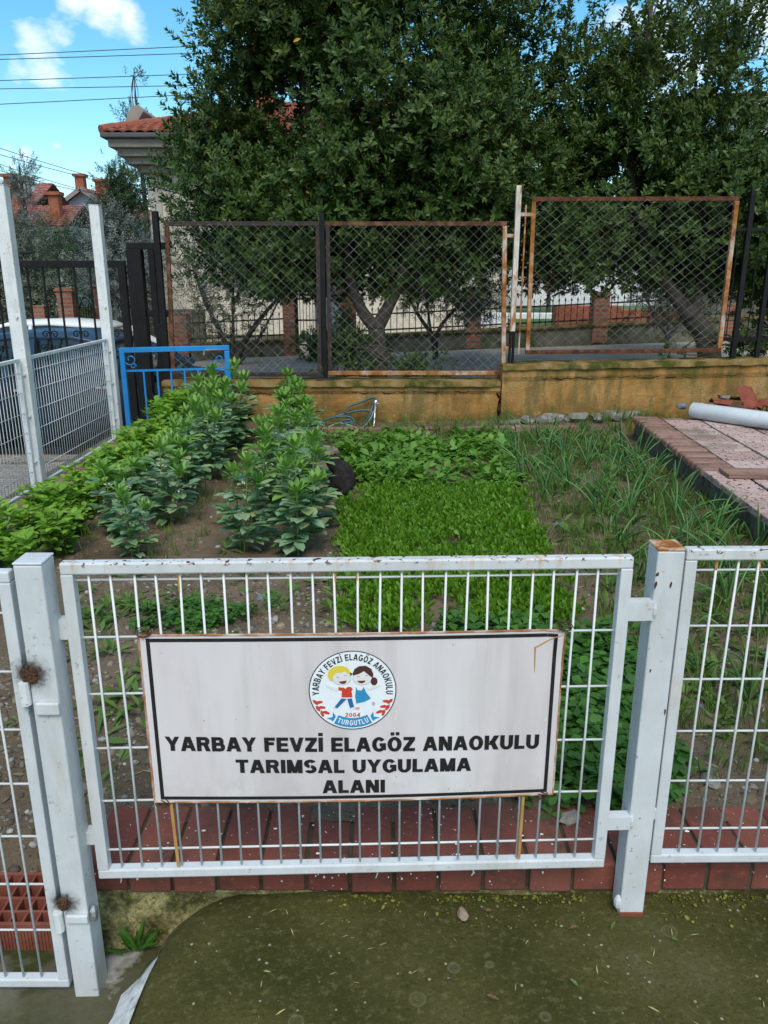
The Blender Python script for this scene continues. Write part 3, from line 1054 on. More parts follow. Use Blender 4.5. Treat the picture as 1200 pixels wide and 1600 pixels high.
curl(b, (-2.555, 8.0, .79), .065, PI, 1.1, .006, 1)
curl(b, (-2.53, 8.0, .72), .03, 0, 1.1, .006, 1)
b.build('scrollwork', M['blue'], bg)
b = MB()
curl(b, (-1.65, 8.0, .79), .065, 0, 1.1, .006, -1)
curl(b, (-1.72, 8.0, .735), .03, PI, 1.1, .006, -1)
b.build('scrollwork', M['blue'], bg)
b = MB()
b.tube([(-1.80, 7.975, .872), (-1.78, 7.965, .885), (-1.62, 7.965, .888)], .008, 6)
b.tube([(-1.80, 7.975, .872), (-1.805, 7.972, .84)], .008, 6)
b.build('latch', M['chain'], bg)

# ------------------------------------------------------------------ chain-link panels on the rear wall
FY = 8.46


def chain_panel(label, c00, c10, c11, c01, y, mats, rods=()):
    """Framed chain-link panel; corners given as (x, z) from bottom left round to top left."""
    t = thing('chain_link_fence', label, 'fence panel', ((c00[0] + c10[0]) / 2, y, c00[1]), 'chain-link panels on the rear wall')
    P = lambda a, b: (a * (1 - b) * 0, 0)
    cor = [Vector((c[0], y, c[1])) for c in (c00, c10, c11, c01)]

    def at(s, q):
        lo = cor[0].lerp(cor[1], s)
        hi = cor[3].lerp(cor[2], s)
        return lo.lerp(hi, q)
    for nm, a, b_, mk, w in (('top_rail', 3, 2, mats[0], .042), ('bottom_rail', 0, 1, mats[1], .042), ('stile', 0, 3, mats[2], .042), ('stile', 1, 2, mats[3], .045)):
        f = MB()
        p, q = cor[a].copy(), cor[b_].copy()
        if nm == 'stile':
            p.z += .022
            q.z -= .022
        else:
            p.x -= .021
            q.x += .021
        f.bar(p, q, w, w)
        f.build(nm, M[mk], t, bevel=.004)
    W = (cor[1] - cor[0]).length
    H = (cor[3] - cor[0]).length
    nx_ = int(round(W / .112))
    nz_ = int(round(H / .098))
    c = MB()
    yo = -.028
    for d in (1, -1):
        for k in range(-nz_, nx_ + nz_ + 1):
            # one zigzag strand as a straight diagonal, clipped to the frame
            a0 = max(0., (-k if d == 1 else 0))
            pts = []
            for j in range(nz_ + 1):
                i = k + j if d == 1 else k - j
                if 0 <= i <= nx_:
                    p = at(i / nx_, j / nz_)
                    pts.append((p.x, p.y + yo + (.006 if (i + j) % 2 else -.006) * d, p.z))
            if len(pts) > 1:
                c.tube(pts, .00125, 4, cap=False)
    c.build('chain_mesh', M['chain'], t)
    return t


chain_panel('dark framed chain-link panel with brown left stile left of the black post', (-2.25, .585), (-.685, .585), (-.672, 2.10), (-2.205, 2.10), FY, ('dark_frame', 'dark_frame', 'rust_brown', 'dark_frame'))
chain_panel('chain-link panel with orange rusted right stile in front of the forked trunk', (-.575, .60), (1.275, .60), (1.225, 2.10), (-.572, 2.10), FY, ('rust_brown', 'rust_frame', 'dark_frame', 'rust_frame'))
t3 = chain_panel('taller chain-link panel with rusty frame on the higher wall section', (1.53, .815), (3.57, .835), (3.565, 2.34), (1.515, 2.335), FY + .04, ('rust_top', 'rust_top', 'rust_frame', 'rust_frame'))
b = MB()
for z in (2.19,):
    b.bar((1.375, FY + .03, z), (1.50, FY + .035, z), .03, .035)
b.build('bracket', M['rust_frame'], t3, bevel=.003)
b = MB()
b.tube([(1.435, FY + .03, .79), (1.437, FY + .03, 2.28)], .009, 6)
b.build('tie_rod', M['rust_frame'], t3)

GR = 'posts of the rear chain-link fence'
t = thing('steel_post', 'black steel post between the two lower chain-link panels', 'fence post', (-.63, FY, .52), GR)
b = MB()
b.box(-.655, -.605, FY - .03, FY + .03, .545, 2.20)
b.build('shaft', M['black'], t, bevel=.003)
b = MB()
b.box(-.72, -.54, FY - .09, FY + .06, .528, .548)
b.build('base_plate', M['dark_frame'], t, bevel=.004)
t = thing('steel_post', 'pale rust streaked post rising above the step in the ochre wall', 'fence post', (1.35, FY, .68), GR)
b = MB()
b.box(1.325, 1.378, FY - .03, FY + .03, 1.035, 2.46)
b.build('shaft', M['pale_post'], t, bevel=.004)
b = MB()
b.box(1.324, 1.343, FY - .032, FY + .032, .70, 1.034)
b.box(1.358, 1.379, FY - .032, FY + .032, .70, 1.034)
b.build('foot', M['black'], t, bevel=.003)
b = MB()
b.bar((1.25, FY, 1.985), (1.324, FY, 1.985), .03, .035)
b.build('bracket', M['rust_frame'], t, bevel=.003)
b = MB()
b.bar((1.27, FY, .86), (1.32, FY, .86), .03, .035)
b.build('bracket', M['rust_frame'], t, bevel=.003)
t = thing('railing', 'black iron railing with two posts at the right end of the rear wall', 'railing', (3.8, FY + .1, .75), None)
for x, z1, w in ((3.735, 2.42, .05), (3.99, 2.35, .045)):
    b = MB()
    b.box(x - w / 2, x + w / 2, FY + .04, FY + .09, .74, z1)
    b.build('post', M['black'], t, bevel=.003)
b = MB()
b.bar((3.60, FY + .065, .95), (4.7, FY + .065, .95), .03, .04)
b.build('rail', M['black'], t)
b = MB()
b.bar((3.60, FY + .065, 2.05), (4.7, FY + .065, 2.05), .02, .03)
b.build('rail', M['black'], t)
b = MB()
for x in (3.64, 3.86, 4.12, 4.28, 4.44, 4.6):
    b.tube([(x, FY + .065, .93), (x, FY + .065, 2.06)], .006, 5)
b.build('bars', M['black'], t)

# black sliding gate and its guide posts, left of the ochre wall
GY = 8.8
sg = thing('sliding_gate', 'black iron sliding gate with curled ornaments before the parked cars', 'gate', (-3.9, GY, -.42))
b = MB()
b.bar((-5.6, GY, 1.715), (-2.765, GY, 1.715), .045, .075)
b.bar((-5.6, GY, -.33), (-2.765, GY, -.33), .045, .07)
b.box(-2.85, -2.77, GY - .03, GY + .03, -.42, 1.68)
b.build('frame', M['black'], sg, bevel=.004)
b = MB()
xx = -2.99
nb = 0
while xx > -5.6:
    b.box(xx - .009, xx + .009, GY - .009, GY + .009, -.30, 1.68)
    xx -= .168
b.build('bars', M['black'], sg)
xx = -2.99
i = 0
while xx > -5.5:
    if i % 2 == 0:
        for s in (1, -1):
            for zz_, dn in ((.98, -s), (.83, s)):
                b = MB()
                curl(b, (xx + s * .050, GY, zz_), .042, PI if s > 0 else 0, 1.2, .007, dn)
                b.build('scroll', M['black'], sg)
    xx -= .168
    i += 1
gp = thing('gate_guide', 'thick black guide post with ladder frame at the end of the sliding gate', 'gate post', (-2.6, 8.72, -.46))
b = MB()
b.box(-2.71, -2.555, 8.66, 8.78, -.46, 1.86)
b.build('thick_post', M['black'], gp, bevel=.004)
b = MB()
b.box(-2.49, -2.425, 8.69, 8.75, .98, 1.86)
b.build('thin_post', M['black'], gp, bevel=.004)
b = MB()
b.box(-2.455, -2.385, 8.62, 8.68, .42, 1.10)
b.build('thin_post', M['black'], gp, bevel=.004)
for bb in ((-2.71, -2.29, 8.685, 8.755, 1.862, 1.93), (-2.554, -2.29, 8.70, 8.74, 1.17, 1.235)):
    b = MB()
    b.box(*bb)
    b.build('cross_bar', M['black'], gp, bevel=.004)
t = thing('steel_post', 'tall black steel post left of the brown stiled chain-link panel', 'fence post', (-2.31, FY, .45), GR)
b = MB()
b.box(-2.345, -2.285, FY - .03, FY + .03, .35, 2.22)
b.build('shaft', M['black'], t, bevel=.003)
b = MB()
b.box(-2.345, -2.20, FY - .012, FY + .012, .80, .83)
b.build('bracket', M['black'], t)

# ------------------------------------------------------------------ school sign
SW, SH = .968, .441
SU, SZ = .158, .382
sn = thing('sign', 'pinkish white metal sign with black lettering and children emblem wired to the fence', 'sign', fp(SU + SW / 2, .012, SZ))


def sfp(a, b, c):
    """Sign surface; the sheet is slightly bowed and its lower edge sags a little."""
    bow = .007 * math.sin(PI * min(1, max(0, a / SW))) + (.010 * ((a - .93) / .04) * max(0, b / SH - .86) * 7 if a > .93 else 0)
    return fp(SU + a, .013 + bow + c, SZ + b - .003 * math.sin(PI * a / SW) * (1 - b / SH))


NXS, NYS = 60, 16
mb = MB()
for c, flip in ((.0, 0), (.0014, 1)):
    base = len(mb.v)
    mb.add([sfp(SW * i / NXS, SH * j / NYS, c) for j in range(NYS + 1) for i in range(NXS + 1)],
           [(j * (NXS + 1) + i, j * (NXS + 1) + i + 1, (j + 1) * (NXS + 1) + i + 1, (j + 1) * (NXS + 1) + i) for j in range(NYS) for i in range(NXS)])
mb.build('sheet', M['sign'], sn, smooth=True, fix=False)
mb = MB()
for pa, pb in (((0, 0), (SW, 0)), ((SW, 0), (SW, SH)), ((SW, SH), (0, SH)), ((0, SH), (0, 0))):
    pts = []
    for i in range(41):
        s = i / 40
        a, b = pa[0] + (pb[0] - pa[0]) * s, pa[1] + (pb[1] - pa[1]) * s
        pts.append(sfp(a, b, .0008))
    mb.tube(pts, [.0022 + .0012 * random.random() for _ in pts], 5)
mb.build('rusty_rim', M['sign_rust'], sn)


def flat(mb, pts, layer, z0=.0022):
    """A flat printed polygon on the sheet (a, b), finely stacked above it."""
    mb.poly([sfp(a, b, z0 + layer * .00012) for a, b in pts])


bd = MB()
ins, inb, th = .0155, .0075, .0088
N = 40
for side in range(4):
    for i in range(N):
        s0, s1 = i / N, (i + 1) / N
        if side in (0, 2):
            b0 = inb if side == 0 else SH - inb - th
            xa, xb = ins + (SW - 2 * ins) * s0, ins + (SW - 2 * ins) * s1
            flat(bd, [(xa, b0), (xb, b0), (xb, b0 + th), (xa, b0 + th)], 0)
        else:
            a0 = ins if side == 3 else SW - ins - th
            ya, yb = inb + th + (SH - 2 * inb - 2 * th) * s0, inb + th + (SH - 2 * inb - 2 * th) * s1
            flat(bd, [(a0, ya), (a0 + th, ya), (a0 + th, yb), (a0, yb)], 0)
bd.build('border_line', M['text'], sn)


# stroke lettering: every letter is a list of polygons in a box W wide and 1 high
def glyph(ch, W, w, h):
    P = []
    V = lambda x, y0=0., y1=1.: P.append([(x, y0), (x + w, y0), (x + w, y1), (x, y1)])
    Hb = lambda x0, x1, y: P.append([(x0, y), (x1, y), (x1, y + h), (x0, y + h)])
    D = lambda xb, xt, y0=0., y1=1., ww=None: P.append([(xb, y0), (xb + (ww or w), y0), (xt + (ww or w), y1), (xt, y1)])

    def arc(cx, cy, rx, ry, a0, a1, n=18):
        for i in range(n):
            t0, t1 = [math.radians(a0 + (a1 - a0) * q / n) for q in (i, i + 1)]
            P.append([(cx + rx * math.cos(t0), cy + ry * math.sin(t0)), (cx + rx * math.cos(t1), cy + ry * math.sin(t1)),
                      (cx + (rx - w) * math.cos(t1), cy + (ry - h) * math.sin(t1)), (cx + (rx - w) * math.cos(t0), cy + (ry - h) * math.sin(t0))])

    def bowl(y0, y1, xr):
        r = (y1 - y0) / 2
        rx = min(r * .95, xr * .55)
        Hb(w * .9, xr - rx, y1 - h)
        Hb(w * .9, xr - rx, y0)
        arc(xr - rx, y0 + r, rx, r, -90, 90, 12)
    if ch == 'Y':
        V(W / 2 - w / 2, 0, .44)
        D(W / 2 - w / 2, -.02, .42, 1)
        D(W / 2 - w / 2, W - w + .02, .42, 1)
    elif ch == 'A':
        D(-.02, W / 2 - w * .62)
        D(W - w + .02, W / 2 - w * .38)
        Hb(W * .24, W * .76, .20)
    elif ch == 'R':
        V(0)
        bowl(.40, 1., W * .96)
        D(W - w * 1.02, W * .48, 0, .44, w * 1.04)
    elif ch == 'B':
        V(0)
        bowl(.50 - h / 2, 1., W * .92)
        bowl(0., .50 + h / 2, W)
    elif ch == 'F':
        V(0)
        Hb(w, W, 1 - h)
        Hb(w, W * .9, .45)
    elif ch == 'E':
        V(0)
        Hb(w, W, 1 - h)
        Hb(w, W * .94, .5 - h / 2)
        Hb(w, W, 0)
    elif ch == 'V':
        D(W / 2 - w / 2, -.02)
        D(W / 2 - w / 2, W - w + .02)
    elif ch == 'Z':
        Hb(0.02, W, 1 - h)
        Hb(0, W, 0)
        D(0, W - w * 1.25, h * .9, 1 - h * .9, w * 1.25)
    elif ch in 'Iİ':
        V(0)
        if ch == 'İ':
            P.append([(0, 1.10), (w, 1.10), (w, 1.10 + h), (0, 1.10 + h)])
    elif ch == 'L':
        V(0)
        Hb(w, W, 0)
    elif ch == 'G':
        arc(W / 2, .5, W / 2, .52, 38, 335, 26)
        Hb(W * .54, W, .36)
        P.append([(W - w * .9, .10), (W, .10), (W, .38), (W - w * .9, .38)])
    elif ch in 'OÖ0':
        arc(W / 2, .5, W / 2, .52, 0, 360, 30)
        if ch == 'Ö':
            for x in (W * .22, W * .58):
                P.append([(x, 1.12), (x + w * .8, 1.12), (x + w * .8, 1.12 + h), (x, 1.12 + h)])
    elif ch == 'N':
        V(0)
        V(W - w)
        D(W - w * 1.1, 0, 0, 1, w * 1.1)
    elif ch == 'K':
        V(0)
        D(w * .8, W - w * 1.1, .34, 1, w * 1.2)
        D(W - w * 1.2 + .02, w * 1.0, 0, .62, w * 1.2)
    elif ch == 'U':
        V(0, .36)
        V(W - w, .36)
        arc(W / 2, .38, W / 2, .40, 180, 360, 16)
    elif ch == 'T':
        V(W / 2 - w / 2, 0, 1 - h * .5)
        Hb(0, W, 1 - h)
    elif ch == 'M':
        V(0)
        V(W - w)
        D(W / 2 - w / 2, w * .1, .0, 1)
        D(W / 2 - w / 2, W - w * 1.1, .0, 1)
    elif ch == 'S':
        r = .5 + h / 2
        arc(W / 2, 1.01 - r / 2, W / 2, r / 2 + .01, 28, 262, 18)
        arc(W / 2, r / 2 - .01, W / 2, r / 2 + .01, -152, 82, 18)
    elif ch == '2':
        arc(W / 2, .70, W / 2, .32, -20, 165, 14)
        D(0, W - w * 1.3, h * .8, .66, w * 1.2)
        Hb(0, W, 0)
    elif ch == '4':
        V(W * .62, 0, 1)
        Hb(0, W, .20)
        D(0, W * .62, .25, 1)
    return P


WID = dict(zip('YARBFEVZİILGÖONKUTMS204 ', (.94, .98, .92, .90, .74, .80, .94, .82, .26, .26, .72, .96, .98, .98, .92, .98, .90, .86, 1.06, .86, .74, .76, .8, .36)))


def layout(text, gap, W=None, stem=.26):
    x, out = 0., []
    for ch in text:
        w = (W or WID)[ch] if ch not in 'Iİ' else stem
        out.append((ch, x, w))
        x += w + gap
    return out, x - gap


def line(mb, text, a0, a1, b0, b1, capb, gap=.10, stem=.31, bar=.225):
    """Straight line of lettering from a0 to a1; its foot runs from b0 to b1."""
    out, tot = layout(text, gap, None, stem)
    k = (a1 - a0) / tot
    n = 0
    for ch, x, w in out:
        for p in glyph(ch, w, stem, bar):
            n += 1
            pts = []
            for px, py in p:
                a = a0 + (x + px) * k
                pts.append((a, b0 + (b1 - b0) * (a - a0) / (a1 - a0) + py * capb))
            flat(mb, pts, 1 + (n % 5))


for args in (('YARBAY FEVZİ ELAGÖZ ANAOKULU', .039, .925, .1430, .1310, .0385), ('TARIMSAL UYGULAMA', .201, .763, .0825, .0755, .0365), ('ALANI', .406, .556, .0240, .0225, .0360)):
    tx = MB()
    line(tx, *args)
    tx.build('text_line', M['text'], sn, fix=False)

# emblem
EC, ER = (.481, .2985), .1015


def E2(px, py):
    return (EC[0] + (px - 618) / 463 * ER, EC[1] - (py - 522) / 415 * ER)


def ell(px, py, rx, ry, n=26, a0=0, a1=360):
    return [E2(px + rx * math.cos(math.radians(a0 + (a1 - a0) * i / n)), py - ry * math.sin(math.radians(a0 + (a1 - a0) * i / n))) for i in range(n + (a1 - a0 < 360))]


def flatmat(name, c):
    return pmat(name, [tuple(x * .92 for x in c), c], 60, .5, .35, 0)


EM = {k: flatmat('emblem_' + k, c) for k, c in dict(white=(.80, .83, .86), black=(.015, .014, .016), skin=(.76, .72, .70), line=(.42, .38, .37), yellow=(.74, .58, .06), brown=(.075, .030, .026), red=(.60, .055, .030), blue=(.035, .26, .50), jeans=(.03, .13, .36), mouth=(.16, .03, .03), pink=(.62, .40, .42)).items()}


def em(name, mk, shapes, layer, parent):
    m = MB()
    for i, s in enumerate(shapes):
        flat(m, s, layer + .3 * (i % 3))
    return m.build(name, EM[mk], parent, fix=False)


emb = em('emblem', 'white', [[(EC[0] + ER * .995 * math.cos(t * PI / 32), EC[1] + ER * .995 * math.sin(t * PI / 32)) for t in range(64)]], 1, sn)
ring = []
for i in range(96):
    t0, t1 = i * PI / 48, (i + 1) * PI / 48
    ring.append([(EC[0] + r * math.cos(t), EC[1] + r * math.sin(t)) for r, t in ((ER, t0), (ER, t1), (ER * .978, t1), (ER * .978, t0))])
em('ring', 'black', ring, 3, emb)
# lettering round the ring
m = MB()
txt = 'YARBAY FEVZİ ELAGÖZ ANAOKULU'
wl = {k: v * .86 for k, v in WID.items()}
wl[' '] = .30
out, tot = layout(txt, .17, wl, .22)
hcap = .0158
rb = ER * .765
A0, A1 = math.radians(187), math.radians(-7)
n = 0
for ch, x, w in out:
    tm = A0 + (A1 - A0) * (x + w / 2) / tot
    kk = abs(A1 - A0) * (rb + hcap * .4) / tot
    for p in glyph(ch, w, .22, .18):
        n += 1
        pts = []
        for px, py in p:
            dx = (px - w / 2) * kk
            r = rb + py * hcap
            pts.append((EC[0] + r * math.cos(tm) + dx * math.sin(tm), EC[1] + r * math.sin(tm) - dx * math.cos(tm)))
        flat(m, pts, 4 + n % 4)
m.build('ring_lettering', EM['black'], emb, fix=False)
# laurel leaves
lv = []
for sx in (1, -1):
    for (px, py, ang) in ((222, 640, 62), (262, 640, 118), (248, 705, 50), (290, 695, 105), (292, 760, 36), (335, 750, 88)):
        c = Vector(E2(px if sx > 0 else 1236 - px, py))
        a = math.radians(ang + 70 if sx > 0 else 110 - ang)
        d = Vector((math.cos(a), math.sin(a)))
        q = Vector((-d.y, d.x))
        lv.append([tuple(c + d * .0095), tuple(c + d * .003 + q * .0042), tuple(c - d * .006 + q * .0030), tuple(c - d * .0095), tuple(c - d * .006 - q * .0030), tuple(c + d * .003 - q * .0042)])
em('laurel', 'red', lv, 4, emb)
# year
m = MB()
out, tot = layout('2004', .16, {'2': .66, '0': .66, '4': .68, ' ': .3}, .2)
k = .0345 / tot
c0 = E2(536, 800)
n = 0
for ch, x, w in out:
    for p in glyph(ch, w, .21, .16):
        n += 1
        flat(m, [(c0[0] + (x + a) * k, c0[1] + b * .0105) for a, b in p], 5 + n % 4)
m.build('year', EM['red'], emb, fix=False)
# ribbon, as arcs round the emblem centre
rbm = []


def band(r0, r1, a0, a1, n=16):
    o = []
    for i in range(n):
        t0, t1 = [math.radians(a0 + (a1 - a0) * q / n) for q in (i, i + 1)]
        o.append([(EC[0] + r * math.cos(t), EC[1] + r * math.sin(t)) for r, t in ((r0, t0), (r0, t1), (r1, t1), (r1, t0))])
    return o


rbm += band(ER * .70, ER * .94, 242, 298)
tails = []
for s in (1, -1):
    pts = [(405, 745), (435, 790), (415, 860), (385, 830), (335, 812), (400, 800)]
    tails.append([E2(px if s > 0 else 1240 - px, py) for px, py in pts])
em('ribbon_tails', 'blue', tails, 4, emb)
em('ribbon_gap', 'white', band(ER * .67, ER * .96, 239.5, 242, 2) + band(ER * .67, ER * .96, 298, 300.5, 2), 5, emb)
em('ribbon', 'blue', rbm, 6, emb)
m = MB()
out, tot = layout('TURGUTLU', .20, wl, .2)
A0, A1 = math.radians(245), math.radians(295)
rb = ER * .755
n = 0
for ch, x, w in out:
    tm = A0 + (A1 - A0) * (x + w / 2) / tot
    kk = abs(A1 - A0) * (rb + .005) / tot
    for p in glyph(ch, w, .23, .18):
        n += 1
        pts = []
        for px, py in p:
            dx = (px - w / 2) * kk
            r = rb + (1 - py) * .0135
            pts.append((EC[0] + r * math.cos(tm) - dx * math.sin(tm), EC[1] + r * math.sin(tm) + dx * math.cos(tm)))
        flat(m, pts, 8 + n % 4)
m.build('ribbon_lettering', EM['white'], emb, fix=False)
# two running children
em('face', 'skin', [ell(505, 385, 95, 72)], 7, emb)
em('arm', 'skin', [[E2(*p) for p in ((470, 500), (345, 455), (335, 475), (455, 530))]], 7, emb)
em('foot', 'skin', [[E2(*p) for p in ((425, 690), (402, 680), (410, 705), (440, 712))]], 7, emb)
em('foot', 'skin', [[E2(*p) for p in ((585, 690), (590, 725), (650, 715), (630, 690))]], 7, emb)
em('face_outline', 'line', [ell(505, 385, 98, 75, 26), ], 6.5, emb)
em('hair', 'yellow', [[E2(*p) for p in ((355, 360), (375, 300), (430, 265), (510, 258), (570, 280), (600, 335), (575, 350), (540, 318), (500, 330), (450, 330), (415, 365), (405, 420), (380, 405))]], 9, emb)
em('shirt', 'red', [[E2(*p) for p in ((468, 480), (520, 488), (560, 480), (600, 480), (620, 505), (606, 522), (615, 590), (500, 588), (505, 520), (470, 512))]], 9, emb)
em('trousers', 'jeans', [[E2(*p) for p in ((498, 600), (555, 606), (452, 705), (425, 690))], [E2(*p) for p in ((560, 606), (608, 600), (632, 692), (588, 705))]], 9, emb)
em('collar', 'white', [[E2(*p) for p in ((518, 478), (540, 500), (566, 478), (545, 470))]], 10, emb)
em('smile', 'mouth', [ell(515, 418, 40, 30, 14, 190, 370), ], 10, emb)
em('eyes', 'line', [ell(465, 380, 16, 9, 10, 0, 180), ell(545, 365, 16, 9, 10, 0, 180)], 10, emb)
em('face', 'skin', [ell(722, 385, 98, 75)], 7, emb)
em('arm', 'skin', [[E2(*p) for p in ((770, 500), (890, 462), (920, 462), (912, 480), (790, 522))]], 7, emb)
em('face_outline', 'line', [ell(722, 385, 101, 78, 26)], 6.5, emb)
em('hair', 'brown', [[E2(*p) for p in ((618, 345), (640, 295), (690, 265), (760, 262), (815, 295), (838, 350), (832, 390), (800, 370), (740, 318), (690, 345), (628, 362))], ell(845, 425, 36, 42), [E2(*p) for p in ((590, 325), (618, 340), (600, 370))]], 9, emb)
em('dress', 'blue', [[E2(*p) for p in ((655, 480), (668, 515), (715, 520), (735, 482), (760, 540), (810, 605), (740, 640), (655, 655), (645, 580))]], 9, emb)
em('smile', 'mouth', [ell(712, 415, 42, 28, 14, 185, 360)], 10, emb)
em('eyes', 'line', [ell(680, 378, 16, 9, 10, 0, 180), ell(765, 368, 16, 9, 10, 0, 180)], 10, emb)
em('shoes', 'pink', [ell(668, 708, 26, 14), ell(836, 660, 16, 20)], 8, emb)
# stains, wire ties
m = MB()
for (a, b, l) in ((.035, .0, .0), ):
    pass
for pts in ([(.905, .40), (.935, .418), (.965, .432)], [(.902, .40), (.903, .36), (.9035, .335)]):
    m.tube([sfp(a, b, .0016) for a, b in pts], [.0022, .0016, .0008], 5)
m.build('rust_streak', M['rusty_wire'], sn)
for (a, b) in ((.012, SH + .004), (SW - .004, SH + .010), (.018, -.006), (SW - .03, -.002)):
    m = MB()
    random.seed(int(a * 999 + b * 77))
    for q in range(3):
        pts = []
        r = .010 + .004 * q
        for i in range(13):
            t = i / 12 * 2 * PI * 1.1
            pts.append(sfp(a + r * math.cos(t), b + r * .6 * math.sin(t) + .002 * q, .002 + .006 * math.sin(t * 1.3 + q)))
        m.tube(pts, .0012, 4)
    m.build('wire_tie', M['burn'], sn)

# ------------------------------------------------------------------ plants
def leaf(mb, base, d, up, L, W, fold=.18, curl=.25, mid=.42, tipw=.33):
    """Ovate leaf folded along its midrib and drooping to its tip."""
    d = Vector(d).normalized()
    up = Vector(up)
    s = d.cross(up)
    if s.length < 1e-3:
        s = d.cross(Vector((1, 0, 0)))
    s.normalize()
    n = s.cross(d).normalized()
    b = Vector(base)

    def P(t, w):
        return b + d * (L * t) - n * (L * curl * t * t) + s * (w * W) + n * (abs(w) * W * fold * 2)
    vs = [P(0, 0), P(mid, -.5), P(mid, 0), P(mid, .5), P(.80, -tipw), P(.80, 0), P(.80, tipw), P(1, 0)]
    mb.add(vs, [(0, 1, 2), (0, 2, 3), (1, 4, 5, 2), (2, 5, 6, 3), (4, 7, 5), (5, 7, 6)])


def rdir(a, e):
    return Vector((math.cos(a) * math.cos(e), math.sin(a) * math.cos(e), math.sin(e)))


def make_bean(seed, h, nst):
    R = random.Random(seed)
    root = thing('bean_plant', 'broad bean', 'bean plant', (0, 0, 0), 'broad bean plants in two rows')
    stem, old, tip, fl, fd = MB(), MB(), MB(), MB(), MB()
    for s in range(nst):
        a0 = 2 * PI * s / nst + R.uniform(-.5, .5)
        hh = h * (1 if s == 0 else R.uniform(.62, .98))
        lean = R.uniform(.02, .085) if s else .02
        pts = []
        for i in range(9):
            t = i / 8
            pts.append(Vector((math.cos(a0) * (.02 + lean * t ** 1.3 * 1.3), math.sin(a0) * (.02 + lean * t ** 1.3 * 1.3), hh * t - .03 * (i == 0))))
        stem.tube(pts, [.0065 - .0035 * i / 8 for i in range(9)], 5)
        nn = int(hh / .046)
        az = R.uniform(0, 6)
        for k in range(nn):
            t = .16 + .80 * k / nn
            i = min(7, int(t * 8))
            p = pts[i].lerp(pts[i + 1], t * 8 - i)
            az += PI * .82 + R.uniform(-.5, .5)
            young = t > .80
            el = R.uniform(.0, .5) if not young else R.uniform(.5, 1.05)
            pet = rdir(az, el)
            Lp = R.uniform(.045, .075) * (1 if not young else .5)
            q = p + pet * Lp
            stem.tube([p, p + pet * Lp * .5 + Vector((0, 0, .004)), q], .0018, 3, cap=False)
            tgt = tip if (young or (t > .66 and R.random() < .35)) else old
            np_ = 2 if young else R.choice((2, 2, 3))
            Ls = R.uniform(.082, .112) * (1.05 if t < .5 else .95) * (.78 if young else 1)
            side = pet.cross(Vector((0, 0, 1))).normalized()
            for m in range(np_):
                base = p + pet * (Lp * (.55 + .45 * m / max(1, np_ - 1)))
                for sg in (1, -1):
                    dd = (pet * (.75 + .3 * m) + side * sg * .8 + Vector((0, 0, R.uniform(-.1, .35)))).normalized()
                    leaf(tgt, base, dd, (0, 0, 1), Ls * R.uniform(.85, 1.1), Ls * R.uniform(.50, .62), .12, R.uniform(.05, .35), .46, .40)
            if young:
                leaf(tgt, p, rdir(az + 1.2, 1.15), (math.cos(az), math.sin(az), 0), .08, .032, .2, .1)
                leaf(tgt, p, rdir(az + 3., 1.0), (math.cos(az), math.sin(az), 0), .08, .032, .2, .15)
            if .36 < t < .80 and R.random() < .62:
                for q2 in range(R.choice((2, 3, 4))):
                    fa = az + R.uniform(-1.3, 1.3)
                    b0 = p + rdir(fa, R.uniform(-.2, .5)) * R.uniform(.014, .032)
                    leaf(fl, b0, rdir(fa, R.uniform(-.4, .7)), (0, 0, 1), R.uniform(.018, .026), .011, .3, .1)
                    leaf(fl, b0, rdir(fa + .5, R.uniform(0, .9)), (0, 0, 1), .017, .010, .3, .1)
                    if R.random() < .6:
                        leaf(fd, b0 + Vector((0, 0, .003)), rdir(fa, .3), (0, 0, 1), .009, .006, .1, 0)
        top = pts[-1]
        for k in range(9):
            a = 2.4 * k
            leaf(tip, top - Vector((0, 0, .012)), rdir(a, .55 + .07 * k), (math.cos(a), math.sin(a), .2), .07 + .015 * R.random(), .030, .2, -.05)
    for k in range(5):
        a = R.uniform(0, 6.28)
        leaf(old, rdir(a, .2) * .03 + Vector((0, 0, .03)), rdir(a, .25), (0, 0, 1), .07, .04, .1, .5)
    stem.build('stem', M['stem'], root, smooth=True, fix=False)
    old.build('leaves', M['bean'], root, fix=False)
    tip.build('young_leaves', M['bean_tip'], root, fix=False)
    f = fl.build('flowers', M['flower'], root, fix=False)
    tag(fd.build('petal_spots', M['flower_dark'], f, fix=False), kind='stuff')
    return root


